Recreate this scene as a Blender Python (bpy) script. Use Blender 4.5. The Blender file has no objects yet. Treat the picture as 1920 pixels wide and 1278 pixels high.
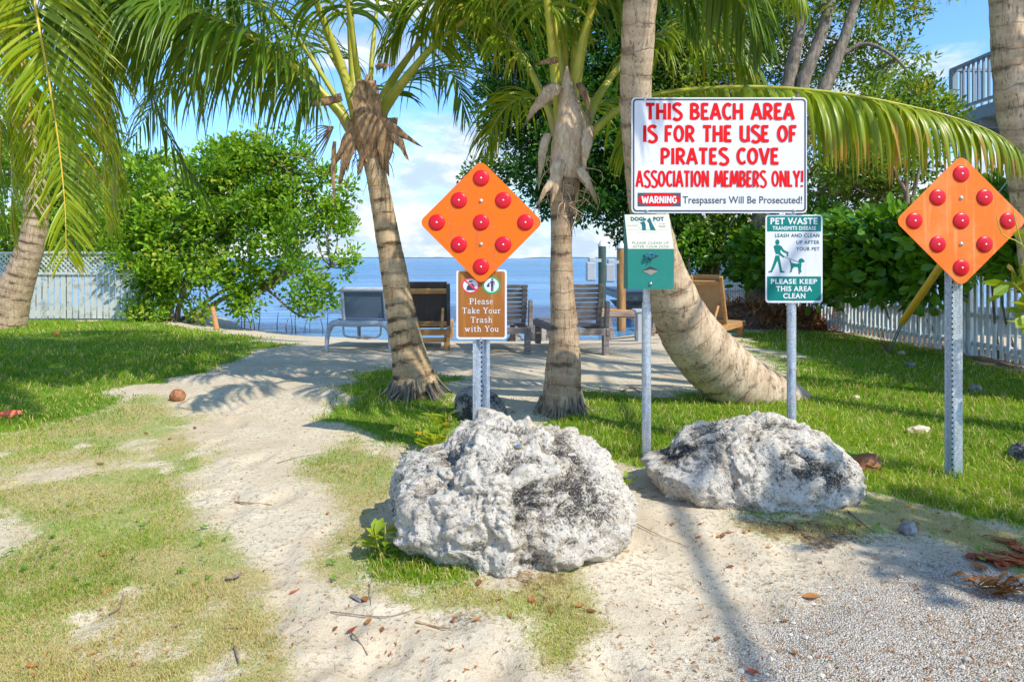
import bpy, bmesh, math, random
import numpy as np
from mathutils import Vector, Matrix

# ------------------------------------------------------------------ camera, sky, sun, exposure
SC = bpy.context.scene
COL = SC.collection
CAMZ = 1.065
FPX = 1280.0            # focal length in photo pixels (photo is 1920 x 1278)
HOR = 484.0             # photo row of the horizon
cam_d = bpy.data.cameras.new('camera')
cam_d.sensor_fit = 'HORIZONTAL'; cam_d.sensor_width = 36.0
cam_d.lens = 36.0 * FPX / 1920.0
cam_d.shift_y = -(639.0 - HOR) / 1920.0
cam_d.clip_start = 0.05; cam_d.clip_end = 20000
cam = bpy.data.objects.new('camera', cam_d)
cam.location = (0, 0, CAMZ); cam.rotation_euler = (math.radians(90), 0, 0)
COL.objects.link(cam); SC.camera = cam

SUN = Vector((0.86, -0.78, 1.247)).normalized()      # towards the sun
SUN_EL = math.asin(SUN.z)
SUN_ROT = math.atan2(SUN.x, SUN.y)
SKY_STRENGTH = 0.15
SUN_STRENGTH = 3.2
SC.view_settings.view_transform = 'Standard'
SC.view_settings.look = 'None'
SC.view_settings.gamma = 1.0
SC.view_settings.use_curve_mapping = False
SC.view_settings.exposure = 0.74
SC.cycles.max_bounces = 8
SC.cycles.transparent_max_bounces = 8

sun_d = bpy.data.lights.new('sun', 'SUN')
sun_d.energy = SUN_STRENGTH; sun_d.angle = math.radians(0.5); sun_d.color = (1.0, 0.95, 0.86)
sun = bpy.data.objects.new('sun', sun_d)
sun.location = SUN * 30
sun.rotation_euler = SUN.to_track_quat('Z', 'Y').to_euler()
COL.objects.link(sun)


class NT:
    """small helper to write node trees"""
    def __init__(self, tree):
        self.t = tree; self.n = tree.nodes; self.l = tree.links
        self.n.clear()

    def add(self, kind, props=None, **ins):
        nd = self.n.new(kind)
        for k, v in (props or {}).items(): setattr(nd, k, v)
        for k, v in ins.items():
            key = int(k[1:]) if k[0] == 'i' and k[1:].isdigit() else k.replace('_', ' ')
            self.put(nd.inputs[key], v)
        return nd

    def put(self, sock, v):
        if isinstance(v, bpy.types.NodeSocket): self.l.new(v, sock)
        elif isinstance(v, bpy.types.Node): self.l.new(v.outputs[0], sock)
        else:
            if isinstance(v, (tuple, list)) and len(v) == 3 and sock.type == 'RGBA': v = (*v, 1)
            sock.default_value = v

    def math(self, op, a, b=0.0, c=0.0, clamp=False):
        nd = self.n.new('ShaderNodeMath'); nd.operation = op; nd.use_clamp = clamp
        self.put(nd.inputs[0], a); self.put(nd.inputs[1], b); self.put(nd.inputs[2], c)
        return nd.outputs[0]

    def mix(self, fac, a, b, mode='MIX'):
        nd = self.n.new('ShaderNodeMix'); nd.data_type = 'RGBA'; nd.blend_type = mode
        self.put(nd.inputs['Factor'], fac)
        self.put(nd.inputs[6], a); self.put(nd.inputs[7], b)
        return nd.outputs[2]

    def ramp(self, fac, lo, hi, smooth=True):
        nd = self.n.new('ShaderNodeMapRange'); nd.interpolation_type = 'SMOOTHSTEP' if smooth else 'LINEAR'
        self.put(nd.inputs[0], fac); nd.inputs[1].default_value = lo; nd.inputs[2].default_value = hi
        return nd.outputs[0]

    def noise(self, vec, scale, detail=4.0, rough=0.55, dist=0.0):
        nd = self.n.new('ShaderNodeTexNoise')
        if vec is not None: self.put(nd.inputs['Vector'], vec)
        nd.inputs['Scale'].default_value = scale; nd.inputs['Detail'].default_value = detail
        nd.inputs['Roughness'].default_value = rough; nd.inputs['Distortion'].default_value = dist
        return nd.outputs[0]

    def voronoi(self, vec, scale, feature='F1', out=0):
        nd = self.n.new('ShaderNodeTexVoronoi'); nd.feature = feature
        self.put(nd.inputs['Vector'], vec); nd.inputs['Scale'].default_value = scale
        return nd.outputs[out]

    def scale(self, vec, s):
        nd = self.n.new('ShaderNodeMapping'); self.put(nd.inputs['Vector'], vec); nd.inputs['Scale'].default_value = s
        return nd.outputs[0]

    def attr(self, name, out='Fac'):
        nd = self.n.new('ShaderNodeAttribute'); nd.attribute_name = name
        return nd.outputs[out]


# world: daylight sky with cumulus in the direction space of the sky
W = bpy.data.worlds.new('World'); SC.world = W; W.use_nodes = True
w = NT(W.node_tree)
sky = w.add('ShaderNodeTexSky', dict(sky_type='NISHITA', sun_disc=False, sun_elevation=SUN_EL, sun_rotation=SUN_ROT,
                                     air_density=1.0, dust_density=0.6, ozone_density=2.0))
tc = w.add('ShaderNodeTexCoord').outputs['Generated']
sep = w.add('ShaderNodeSeparateXYZ'); w.put(sep.inputs[0], tc)
zz = sep.outputs[2]
cvec = w.scale(tc, (1.0, 1.0, 2.1))
cn = w.noise(cvec, 3.6, 9, 0.56, 0.25)
bias = w.math('MULTIPLY', w.ramp(zz, 0.27, 0.06), 0.15)
cm = w.ramp(w.math('ADD', cn, bias), 0.56, 0.68)
shade = w.noise(w.scale(tc, (1, 1, 2.5)), 9.0, 6, 0.6)
ccol = w.mix(w.ramp(shade, 0.40, 0.60), (2.6, 3.2, 4.2), (4.7, 4.8, 4.95))
skyb = w.mix(1.0, sky.outputs[0], (0.64, 0.93, 1.22), 'MULTIPLY')
skyh = w.mix(w.math('MULTIPLY', w.ramp(zz, 0.15, 0.0), 0.72), skyb, (2.5, 3.3, 4.4))
skyc = w.mix(w.math('MULTIPLY', cm, 0.92), skyh, ccol)
bg = w.add('ShaderNodeBackground', None, Color=skyc, Strength=SKY_STRENGTH)
w.add('ShaderNodeOutputWorld', None, Surface=bg)

# ------------------------------------------------------------------ geometry helpers
RNG = np.random.default_rng(7)


def P(px, py, Y):
    """the point at depth Y that the photo shows at (px, py)"""
    return np.array([(px - 960.0) / FPX * Y, Y, CAMZ - (py - HOR) / FPX * Y])


_h = np.random.default_rng(11).random(65536).astype(np.float64)


def vnoise(p, seed=0):
    p = np.asarray(p, float)
    i = np.floor(p).astype(np.int64); f = p - i; f = f * f * (3 - 2 * f)
    def hsh(ix, iy, iz): return _h[((ix * 73856093) ^ (iy * 19349663) ^ (iz * 83492791) ^ (seed * 2654435)) & 65535]
    r = 0
    for dx in (0, 1):
        for dy in (0, 1):
            for dz in (0, 1):
                wgt = (f[..., 0] if dx else 1 - f[..., 0]) * (f[..., 1] if dy else 1 - f[..., 1]) * (f[..., 2] if dz else 1 - f[..., 2])
                r = r + wgt * hsh(i[..., 0] + dx, i[..., 1] + dy, i[..., 2] + dz)
    return r


def fbm(p, oct=4, seed=0, gain=0.5):
    p = np.asarray(p, float); a = 1.0; s = 0; t = 0
    for k in range(oct):
        s = s + a * vnoise(p * (2.03 ** k), seed + k); t += a; a *= gain
    return s / t


def n2(x, y, sc, oct=3, seed=0):
    return fbm(np.stack([x * sc, y * sc, np.zeros_like(x) + seed * 3.3], -1), oct, seed)


def sstep(a, b, x):
    t = np.clip((x - a) / (b - a), 0, 1); return t * t * (3 - 2 * t)


_SX = [-80, -9, -6.5, -5, -3.6, -2, 0, 1.5, 2.6, 4, 8, 80]
_SY = [17, 17, 15.5, 13.0, 11.9, 11.35, 11.2, 11.5, 12.6, 16, 18, 18]


def ground_z(x, y):
    x = np.asarray(x, float); y = np.asarray(y, float)
    d = np.interp(x, _SX, _SY) + 0.25 * (n2(x, y * 0, 1.1, 2, 5) - 0.5) - y
    up = -0.30 * (1 - np.clip(d / 3.5, 0, 1)) ** 1.5
    dn = -0.30 + np.maximum(d, -25) * 0.15
    h = np.where(d > 0, up, dn)
    # low mounds where the palms stand, lawn slightly proud
    for cx, cy, r, a in ((-0.01, 2.55, 0.55, 0.045), (1.12, 3.10, 0.6, 0.04), (-0.85, 5.45, 0.8, 0.05), (0.35, 4.8, 0.6, 0.04), (1.75, 5.1, 1.0, 0.04)):
        h = h + a * np.exp(-((x - cx) ** 2 + (y - cy) ** 2) / (r * r))
    h = h + 0.035 * (n2(x, y, 0.8, 3, 2) - 0.5) * sstep(-40, 1, y)
    return h


def G(px, py):
    """where the ground is that the photo shows at (px, py)"""
    Y = CAMZ * FPX / max(py - HOR, 1)
    for _ in range(25):
        Y2 = (CAMZ - float(ground_z((px - 960) / FPX * Y, Y))) * FPX / (py - HOR)
        Y = 0.5 * Y + 0.5 * Y2
    return np.array([(px - 960) / FPX * Y, Y, float(ground_z((px - 960) / FPX * Y, Y))])


class MB:
    """collects shapes and links them as ONE mesh object"""
    def __init__(self):
        self.v = []; self.f = []; self.n = 0

    def add(self, v, f, m=0, t=0.0, u=0.0, smooth=False):
        """v (n,3); f (m,k) faces of one size; t, u: per-vertex attributes (scalar or array)"""
        v = np.asarray(v, float).reshape(-1, 3); f = np.asarray(f, np.int64)
        if f.ndim == 1: f = f[None]
        self.v.append((v, np.broadcast_to(np.asarray(t, float), (len(v),)), np.broadcast_to(np.asarray(u, float), (len(v),))))
        self.f.append((f + self.n, np.broadcast_to(np.asarray(m), (len(f),)), smooth)); self.n += len(v)
        return self

    def box(self, c, s, m=0, rot=None, t=0.0, bev=0.0):
        """box with centre c, size s; bev chamfers the four edges along the longest axis and the ends"""
        s = np.asarray(s, float) / 2
        if bev <= 0:
            v = np.array([[x, y, z] for x in (-1, 1) for y in (-1, 1) for z in (-1, 1)], float) * s
            f = [[0, 1, 3, 2], [4, 6, 7, 5], [0, 4, 5, 1], [2, 3, 7, 6], [0, 2, 6, 4], [1, 5, 7, 3]]
            if rot is not None: v = v @ np.asarray(rot).T
            return self.add(v + np.asarray(c, float), f, m, t)
        bm = bmesh.new(); bmesh.ops.create_cube(bm, size=2)
        for q in bm.verts: q.co = Vector((q.co.x * s[0], q.co.y * s[1], q.co.z * s[2]))
        bmesh.ops.bevel(bm, geom=bm.edges[:], offset=min(bev, 0.45 * min(s) * 2), segments=1, affect='EDGES', profile=0.5)
        return self.bm(bm, m, rot, c, t)

    def bm(self, bm, m=0, rot=None, c=(0, 0, 0), t=0.0, smooth=False):
        v = np.array([q.co[:] for q in bm.verts])
        if rot is not None: v = v @ np.asarray(rot).T
        v = v + np.asarray(c, float)
        bm.verts.index_update()
        groups = {}
        for fc in bm.faces: groups.setdefault(len(fc.verts), []).append([q.index for q in fc.verts])
        bm.free()
        first = True
        base = self.n
        self.v.append((v, np.zeros(len(v)) + t, np.zeros(len(v)))); self.n += len(v)
        for k, fs in groups.items():
            fs = np.array(fs); self.f.append((fs + base, np.zeros(len(fs), int) + m, smooth))
        return self

    def tube(self, pts, r, seg=10, m=0, t=0.0, u=None, cap=True, smooth=True, flat=None):
        """tube through pts; r scalar or list; u gets the length along the tube"""
        pts = np.asarray(pts, float); k = len(pts); r = np.broadcast_to(np.asarray(r, float), (k,))
        T = np.gradient(pts, axis=0); T /= np.linalg.norm(T, axis=1)[:, None] + 1e-12
        ref = np.array([0, 0, 1.0]) if abs(T[0][2]) < 0.9 else np.array([1.0, 0, 0])
        N = np.cross(T[0], ref); N /= np.linalg.norm(N)
        L = np.concatenate([[0], np.cumsum(np.linalg.norm(np.diff(pts, axis=0), axis=1))])
        ang = np.arange(seg) / seg * 2 * np.pi
        V = []
        for i in range(k):
            N = N - T[i] * np.dot(N, T[i]); N /= np.linalg.norm(N)
            B = np.cross(T[i], N)
            V.append(pts[i] + r[i] * (np.cos(ang)[:, None] * N + np.sin(ang)[:, None] * B * (flat or 1.0)))
        V = np.concatenate(V)
        a = np.arange(k - 1)[:, None] * seg + np.arange(seg)[None]
        b = np.arange(k - 1)[:, None] * seg + (np.arange(seg)[None] + 1) % seg
        F = np.stack([a, b, b + seg, a + seg], -1).reshape(-1, 4)
        self.add(V, F, m, np.repeat(np.broadcast_to(np.asarray(t, float), (k,)), seg), np.repeat(L if u is None else u, seg), smooth)
        if cap:
            self.add(V[:seg][::-1], np.arange(seg)[None], m, 0, 0)
            self.add(V[-seg:], np.arange(seg)[None], m, 0, L[-1])
        return self

    def prism(self, poly, o, ex, ey, d, m=0, t=0.0):
        """polygon (2D points, counter-clockwise seen against d) at o, axes ex, ey, extruded by vector d (0 = flat sheet)"""
        poly = np.asarray(poly, float); o = np.asarray(o, float); ex = np.asarray(ex, float); ey = np.asarray(ey, float)
        a = o + poly[:, :1] * ex + poly[:, 1:2] * ey
        k = len(a)
        if d is None: return self.add(a, np.arange(k)[None], m, t)
        d = np.asarray(d, float); b = a + d
        self.add(a, np.arange(k)[::-1][None], m, t); self.add(b, np.arange(k)[None], m, t)
        i = np.arange(k); j = (i + 1) % k
        return self.add(np.concatenate([a, b]), np.stack([i, j, j + k, i + k], -1), m, t)

    def lathe(self, prof, o, axis, seg=20, m=0, smooth=True):
        """profile [(radius, height)] turned about axis through o"""
        ax = Vector(axis).normalized(); q = np.array(ax.to_track_quat('Z', 'Y').to_matrix())
        prof = np.asarray(prof, float); k = len(prof); ang = np.arange(seg) / seg * 2 * np.pi
        V = np.stack([prof[:, :1] * np.cos(ang), prof[:, :1] * np.sin(ang), np.repeat(prof[:, 1:2], seg, 1)], -1).reshape(-1, 3) @ q.T + np.asarray(o, float)
        a = np.arange(k - 1)[:, None] * seg + np.arange(seg)[None]; b = np.arange(k - 1)[:, None] * seg + (np.arange(seg)[None] + 1) % seg
        return self.add(V, np.stack([a, b, b + seg, a + seg], -1).reshape(-1, 4), m, 0, 0, smooth)

    def build(self, name, mats, parent=None, origin=None):
        """origin: world point the mesh's origin is put at (verts given in world coordinates)"""
        if not isinstance(mats, (list, tuple)): mats = [mats]
        V = np.concatenate([a[0] for a in self.v]); tt = np.concatenate([a[1] for a in self.v]); uu = np.concatenate([a[2] for a in self.v])
        root = parent
        while root is not None and root.parent is not None: root = root.parent
        off = np.zeros(3)
        if origin is not None: off = np.asarray(origin, float)
        elif root is not None and not root.get('_local'): off = np.array(root.location)
        V = V - off
        me = bpy.data.meshes.new(name)
        tot = np.concatenate([np.full(len(f), f.shape[1]) for f, _, _ in self.f])
        loops = np.concatenate([f.ravel() for f, _, _ in self.f])
        mi = np.concatenate([m for _, m, _ in self.f]); sm = np.concatenate([np.full(len(f), s) for f, _, s in self.f])
        me.vertices.add(len(V)); me.vertices.foreach_set('co', V.astype(np.float32).ravel())
        me.loops.add(len(loops)); me.loops.foreach_set('vertex_index', loops.astype(np.int32))
        me.polygons.add(len(tot))
        me.polygons.foreach_set('loop_start', np.concatenate([[0], np.cumsum(tot)[:-1]]).astype(np.int32))
        me.polygons.foreach_set('loop_total', tot.astype(np.int32))
        me.polygons.foreach_set('material_index', mi.astype(np.int32))
        me.polygons.foreach_set('use_smooth', sm.astype(bool))
        for nm, arr in (('tint', tt), ('along', uu)):
            at = me.attributes.new(nm, 'FLOAT', 'POINT'); at.data.foreach_set('value', arr.astype(np.float32))
        for mt in mats: me.materials.append(mt)
        me.update(calc_edges=True); me.validate()
        o = bpy.data.objects.new(name, me); COL.objects.link(o)
        if parent is not None: o.parent = parent
        elif origin is not None: o.location = off
        return o


def tag(o, label=None, cat=None, group=None, kind=None):
    for k, v in (('label', label), ('category', cat), ('group', group), ('kind', kind)):
        if v: o[k] = v
    return o


def thing(name, label, cat, loc=(0, 0, 0), rz=0.0, group=None, local=False):
    """an Empty at the thing's base that parents its parts"""
    o = bpy.data.objects.new(name, None); o.empty_display_size = 0.1; COL.objects.link(o)
    o.location = tuple(float(a) for a in loc); o.rotation_euler = (0, 0, rz)
    if local: o['_local'] = 1
    return tag(o, label, cat, group)


def kids(o): return [c for c in bpy.data.objects if c.parent == o]


def copy_tree(o, parent=None):
    c = o.copy(); COL.objects.link(c)
    if parent: c.parent = parent
    for ch in kids(o): copy_tree(ch, c)
    return c


def spline(pts, n):
    """Catmull-Rom through pts, n samples"""
    pts = np.asarray(pts, float)
    p = np.concatenate([[2 * pts[0] - pts[1]], pts, [2 * pts[-1] - pts[-2]]])
    L = np.linalg.norm(np.diff(pts[:, :3], axis=0), axis=1); c = np.concatenate([[0], np.cumsum(L)])
    out = []
    for s in np.linspace(0, c[-1], n):
        i = min(int(np.searchsorted(c, s, 'right')) - 1, len(pts) - 2); i = max(i, 0)
        t = (s - c[i]) / max(L[i], 1e-9)
        a, b, d, e = p[i], p[i + 1], p[i + 2], p[i + 3]
        out.append(0.5 * ((2 * b) + (-a + d) * t + (2 * a - 5 * b + 4 * d - e) * t * t + (-a + 3 * b - 3 * d + e) * t ** 3))
    return np.array(out)


def unit(a): return a / (np.linalg.norm(a, axis=-1, keepdims=True) + 1e-12)


def rrect(x0, y0, x1, y1, r, n=5):
    out = []
    for cx, cy, a0 in ((x1 - r, y0 + r, -90), (x1 - r, y1 - r, 0), (x0 + r, y1 - r, 90), (x0 + r, y0 + r, 180)):
        for k in range(n + 1):
            a = math.radians(a0 + 90 * k / n); out.append((cx + r * math.cos(a), cy + r * math.sin(a)))
    return out


# ------------------------------------------------------------------ materials
def mat(name, build):
    m = bpy.data.materials.new(name); m.use_nodes = True
    t = NT(m.node_tree)
    s = build(t)
    t.add('ShaderNodeOutputMaterial', None, Surface=s)
    return m


def bsdf(t, col, rough=0.6, spec=0.4, metal=0.0, bump=None, bstr=0.3, bdist=0.01, **kw):
    b = t.add('ShaderNodeBsdfPrincipled')
    t.put(b.inputs['Base Color'], col); t.put(b.inputs['Roughness'], rough)
    t.put(b.inputs['Specular IOR Level'], spec); t.put(b.inputs['Metallic'], metal)
    for k, v in kw.items(): t.put(b.inputs[k.replace('_', ' ')], v)
    if bump is not None:
        bp = t.add('ShaderNodeBump', None, Height=bump, Strength=bstr, Distance=bdist)
        t.l.new(bp.outputs[0], b.inputs['Normal'])
    return b.outputs[0]


def gpos(t): return t.add('ShaderNodeNewGeometry').outputs['Position']
def opos(t): return t.add('ShaderNodeTexCoord').outputs['Object']


def paint(name, col, rough=0.45, dirt=0.25, dirtcol=None, spec=0.4, sc=14, streak=0.0):
    def f(t):
        n = t.noise(opos(t), sc, 6, 0.62)
        if streak:
            st = t.noise(t.scale(opos(t), (28, 28, 1.6)), 1.0, 4, 0.6); scr = t.noise(t.scale(opos(t), (6, 6, 60)), 3.0, 2, 0.5, 2.0)
            c0 = t.mix(t.math('MULTIPLY', t.ramp(st, 0.52, 0.72), streak), col, dirtcol)
            c0 = t.mix(t.math('MULTIPLY', t.ramp(scr, 0.72, 0.76), streak * 0.8), c0, tuple(min(1, x * 0.5 + 0.4) for x in col))
            d = t.mix(0.5, c0, dirtcol)
            return bsdf(t, t.mix(t.math('MULTIPLY', t.ramp(n, 0.45, 0.70), dirt * 2), c0, d), rough, spec, bump=n, bstr=0.06)
        d = dirtcol or tuple(c * 0.55 for c in col)
        c = t.mix(t.math('MULTIPLY', t.ramp(n, 0.48, 0.72), dirt * 2), col, d)
        return bsdf(t, c, rough, spec, bump=n, bstr=0.05)
    return mat(name, f)


def foliage(name, dark, light, trans=0.4, rough=0.45, spec=0.35, yellow=None, nsc=1.2):
    def f(t):
        tint = t.attr('tint')
        n = t.noise(gpos(t), nsc, 2, 0.5)
        fac = t.math('ADD', t.math('MULTIPLY', tint, 0.75), t.math('MULTIPLY', t.math('SUBTRACT', n, 0.35), 0.8), clamp=True)
        c = t.mix(fac, dark, light)
        if yellow is not None:
            c = t.mix(t.ramp(tint, 0.86, 1.0), c, yellow)
        b = bsdf(t, c, rough, spec)
        tr = t.add('ShaderNodeBsdfTranslucent', None, Color=t.mix(1.0, c, (1.5, 1.35, 0.5), 'MULTIPLY'))
        return t.add('ShaderNodeMixShader', None, i0=trans, i1=b, i2=tr.outputs[0]).outputs[0]
    return mat(name, f)


def wood(name, a, b, sc=(3, 40, 40), rough=0.7):
    def f(t):
        n = t.noise(t.scale(opos(t), sc), 1.0, 5, 0.6, 0.4)
        n2_ = t.noise(opos(t), 5, 3)
        c = t.mix(t.ramp(n, 0.35, 0.65), a, b)
        c = t.mix(t.math('MULTIPLY', t.ramp(n2_, 0.5, 0.75), 0.4), c, tuple(x * 0.5 for x in a))
        return bsdf(t, c, rough, 0.25, bump=n, bstr=0.25, bdist=0.004)
    return mat(name, f)


def metal_galv(name, tint=(0.50, 0.56, 0.62)):
    def f(t):
        v = t.voronoi(opos(t), 90)
        n = t.noise(t.scale(opos(t), (6, 6, 1.2)), 6, 5, 0.65)
        c = t.mix(v, tuple(x * 0.72 for x in tint), tuple(min(1, x * 1.25) for x in tint))
        c = t.mix(t.math('MULTIPLY', t.ramp(n, 0.55, 0.75), 0.6), c, (0.22, 0.20, 0.18))
        return bsdf(t, c, t.ramp(n, 0.2, 0.9), 0.5, 0.55)
    return mat(name, f)


def bark_palm(name, a, b, ring=(0.06, 0.05, 0.045), freq=9.0, dark=0.5, cracks=0.5):
    def f(t):
        al = t.attr('along'); p = opos(t)
        wob = t.noise(p, 3.0, 3); wob2 = t.noise(p, 18.0, 4)
        ph = t.math('ADD', t.math('MULTIPLY', al, freq), t.math('ADD', t.math('MULTIPLY', wob, 1.1), t.math('MULTIPLY', wob2, 0.30)))
        tri = t.math('ABSOLUTE', t.math('SUBTRACT', t.math('MULTIPLY', t.math('FRACT', ph), 2.0), 1.0))    # 1 at a leaf scar
        grain = t.noise(t.scale(p, (1, 1, 0.20)), 70, 5, 0.72, 0.8)
        crack = t.ramp(t.noise(t.scale(p, (1, 1, 0.14)), 42, 4, 0.75, 1.2), 0.55, 0.64)
        blot = t.noise(p, 6.5, 6, 0.68)
        c = t.mix(t.ramp(blot, 0.34, 0.66), a, b)
        c = t.mix(t.math('MULTIPLY', t.ramp(grain, 0.46, 0.70), 0.5), c, tuple(x * 0.55 for x in a))
        c = t.mix(t.math('MULTIPLY', crack, cracks), c, ring)
        patch = t.ramp(t.noise(t.scale(p, (0.7, 0.7, 2.0)), 7.0, 4, 0.6), 0.47, 0.60)
        scar = t.math('MULTIPLY', t.ramp(t.math('ADD', tri, t.math('MULTIPLY', t.math('SUBTRACT', blot, 0.5), 0.8)), 0.50, 0.80), patch)
        c = t.mix(t.math('MULTIPLY', scar, dark), c, ring)
        line = t.ramp(tri, 0.90, 0.99)
        c = t.mix(t.math('MULTIPLY', line, 0.35), c, ring)
        c = t.mix(t.math('MULTIPLY', t.ramp(tri, 0.25, 0.0), 0.25), c, tuple(min(1, x * 1.25) for x in b))
        h = t.math('SUBTRACT', t.math('ADD', t.math('MULTIPLY', line, -0.5), t.math('MULTIPLY', grain, 0.7)), t.math('MULTIPLY', crack, 0.5))
        return bsdf(t, c, 0.9, 0.1, bump=h, bstr=0.6, bdist=0.010)
    return mat(name, f)


def bark(name, a, b, sc=20):
    def f(t):
        p = opos(t)
        g = t.noise(t.scale(p, (1, 1, 0.3)), sc, 6, 0.7, 0.5); bl = t.noise(p, 4, 4)
        c = t.mix(t.ramp(g, 0.35, 0.65), a, b); c = t.mix(t.math('MULTIPLY', t.ramp(bl, 0.5, 0.7), 0.5), c, tuple(x * 0.45 for x in a))
        return bsdf(t, c, 0.9, 0.1, bump=g, bstr=0.7, bdist=0.02)
    return mat(name, f)


def rock_mat(name, white, grey, dark, tan, amt=0.5):
    def f(t):
        p = opos(t)
        cav = t.attr('tint')           # relief of the modelled surface: crests are scoured white, hollows keep lichen
        big = t.noise(p, 4.5, 5, 0.62, 1.2)
        med = t.noise(p, 38, 7, 0.74, 1.2)
        fine = t.noise(p, 130, 5, 0.8)
        jit = t.add('ShaderNodeVectorMath', dict(operation='MULTIPLY_ADD'), i0=t.add('ShaderNodeTexNoise', None, Vector=p, Scale=22.0).outputs['Color'], i1=(0.06, 0.06, 0.06), i2=p).outputs[0]
        vor = t.voronoi(jit, 48); vor2 = t.voronoi(jit, 120)
        lev = t.math('ADD', t.math('MULTIPLY', med, 0.60), t.math('ADD', t.math('MULTIPLY', fine, 0.40), t.math('ADD', t.math('MULTIPLY', t.math('SUBTRACT', big, 0.5), 0.50), t.math('MULTIPLY', t.math('SUBTRACT', 0.5, cav), 0.30))))
        c = t.mix(t.ramp(t.noise(p, 7, 5, 0.65), 0.46, 0.62), white, tan)
        c = t.mix(t.ramp(lev, 0.545 - 0.12 * amt, 0.585 - 0.12 * amt), c, grey)
        c = t.mix(t.math('MULTIPLY', t.ramp(lev, 0.60 - 0.12 * amt, 0.68 - 0.12 * amt), 0.9), c, dark)
        sc_ = t.math('ADD', t.noise(p, 11, 8, 0.78, 0.6), t.math('MULTIPLY', t.math('SUBTRACT', cav, 0.5), 0.16))
        c = t.mix(t.math('MULTIPLY', t.ramp(sc_, 0.495, 0.545), 0.85), c, white)
        c = t.mix(t.math('MULTIPLY', t.ramp(t.noise(p, 52, 6, 0.8, 0.5), 0.52, 0.60), 0.62), c, dark)
        c = t.mix(t.math('MULTIPLY', t.ramp(vor, 0.26, 0.08), 0.55), c, dark)
        c = t.mix(t.math('MULTIPLY', t.ramp(vor2, 0.24, 0.08), 0.3), c, dark)
        c = t.mix(t.math('MULTIPLY', t.ramp(fine, 0.58, 0.68), 0.55), c, dark)
        c = t.mix(t.math('MULTIPLY', t.ramp(fine, 0.47, 0.38), 0.7), c, white)
        h = t.math('ADD', t.math('ADD', t.math('MULTIPLY', med, 1.3), t.math('MULTIPLY', fine, 0.8)), t.math('ADD', t.math('MULTIPLY', t.ramp(vor, 0.0, 0.35), 0.7), t.math('MULTIPLY', t.ramp(vor2, 0.0, 0.3), 0.3)))
        return bsdf(t, c, 0.95, 0.05, bump=h, bstr=0.7, bdist=0.02)
    return mat(name, f)


M = {}
M['rock'] = rock_mat('rock_limestone', (0.74, 0.665, 0.545), (0.32, 0.275, 0.21), (0.05, 0.048, 0.044), (0.56, 0.46, 0.33), 0.25)
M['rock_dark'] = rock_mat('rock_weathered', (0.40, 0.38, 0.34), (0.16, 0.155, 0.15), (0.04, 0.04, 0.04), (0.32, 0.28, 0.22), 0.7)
M['white'] = paint('white_enamel', (0.70, 0.70, 0.71), 0.5, 0.12, (0.50, 0.47, 0.42), spec=0.2, sc=5, streak=0.25)
M['fence_white'] = paint('fence_white_paint', (0.70, 0.72, 0.70), 0.55, 0.24, (0.30, 0.31, 0.26), sc=7)
M['fence_grey'] = paint('fence_weathered_shaded', (0.56, 0.57, 0.52), 0.65, 0.45, (0.24, 0.26, 0.19), sc=6)  # weathered mottling, and the base white darkened to stand for dappled shade
M['orange'] = paint('orange_reflective_sheet', (0.82, 0.155, 0.006), 0.5, 0.5, (0.56, 0.13, 0.035), sc=4, spec=0.2, streak=0.9)
M['orange_pale'] = paint('orange_faded_sheet', (0.80, 0.175, 0.022), 0.5, 0.5, (0.84, 0.34, 0.13), sc=4, spec=0.2, streak=1.0)
M['redlens'] = mat('red_reflector', lambda t: bsdf(t, (0.62, 0.005, 0.018), 0.30, 0.4, bump=t.voronoi(opos(t), 260), bstr=0.12, bdist=0.002))
M['stud'] = mat('pale_stud', lambda t: bsdf(t, (0.75, 0.72, 0.70), 0.35, 0.5, 0.3))
M['bolt'] = metal_galv('bolt_zinc', (0.62, 0.60, 0.56))
M['galv'] = metal_galv('galvanised_steel')
M['hole'] = mat('dark_hole', lambda t: bsdf(t, (0.012, 0.012, 0.014), 0.9, 0.1))
M['brown_sign'] = paint('brown_sign_sheet', (0.34, 0.12, 0.022), 0.5, 0.3, (0.46, 0.20, 0.05), sc=5, spec=0.2, streak=0.7)
M['teal'] = paint('teal_sign_ink', (0.002, 0.185, 0.15), 0.5, 0.15, (0.005, 0.15, 0.13), spec=0.2)
M['teal_box'] = paint('teal_box_paint', (0.018, 0.20, 0.155), 0.5, 0.25, (0.04, 0.23, 0.18), spec=0.25)
M['teal_text'] = paint('teal_lettering', (0.008, 0.11, 0.13), 0.6, 0.1, spec=0.1)
M['faint_text'] = paint('faded_lettering', (0.17, 0.20, 0.18), 0.6, 0.2)
M['cream'] = paint('cream_label', (0.54, 0.53, 0.42), 0.55, 0.15, (0.52, 0.5, 0.38), spec=0.2)
M['redtext'] = paint('red_lettering', (0.70, 0.010, 0.012), 0.6, 0.08, (0.72, 0.03, 0.03), spec=0.1)
M['darkgrey'] = paint('dark_grey_ink', (0.075, 0.08, 0.09), 0.5, 0.1)
M['slot'] = mat('dark_slot', lambda t: bsdf(t, (0.04, 0.05, 0.055), 0.35, 0.5, 0.3))
M['rust'] = bark('rusty_bolt', (0.16, 0.07, 0.03), (0.30, 0.14, 0.06), 90)
M['steel'] = mat('polished_bag_guide', lambda t: bsdf(t, (0.45, 0.43, 0.43), 0.25, 0.5, 0.85))
M['greenring'] = paint('green_ring', (0.01, 0.33, 0.11), 0.4, 0.1)
M['redring'] = paint('red_ring', (0.68, 0.05, 0.08), 0.4, 0.1)
M['picto'] = paint('navy_pictogram', (0.035, 0.045, 0.09), 0.5, 0.05)
M['navy'] = M['picto']
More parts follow.
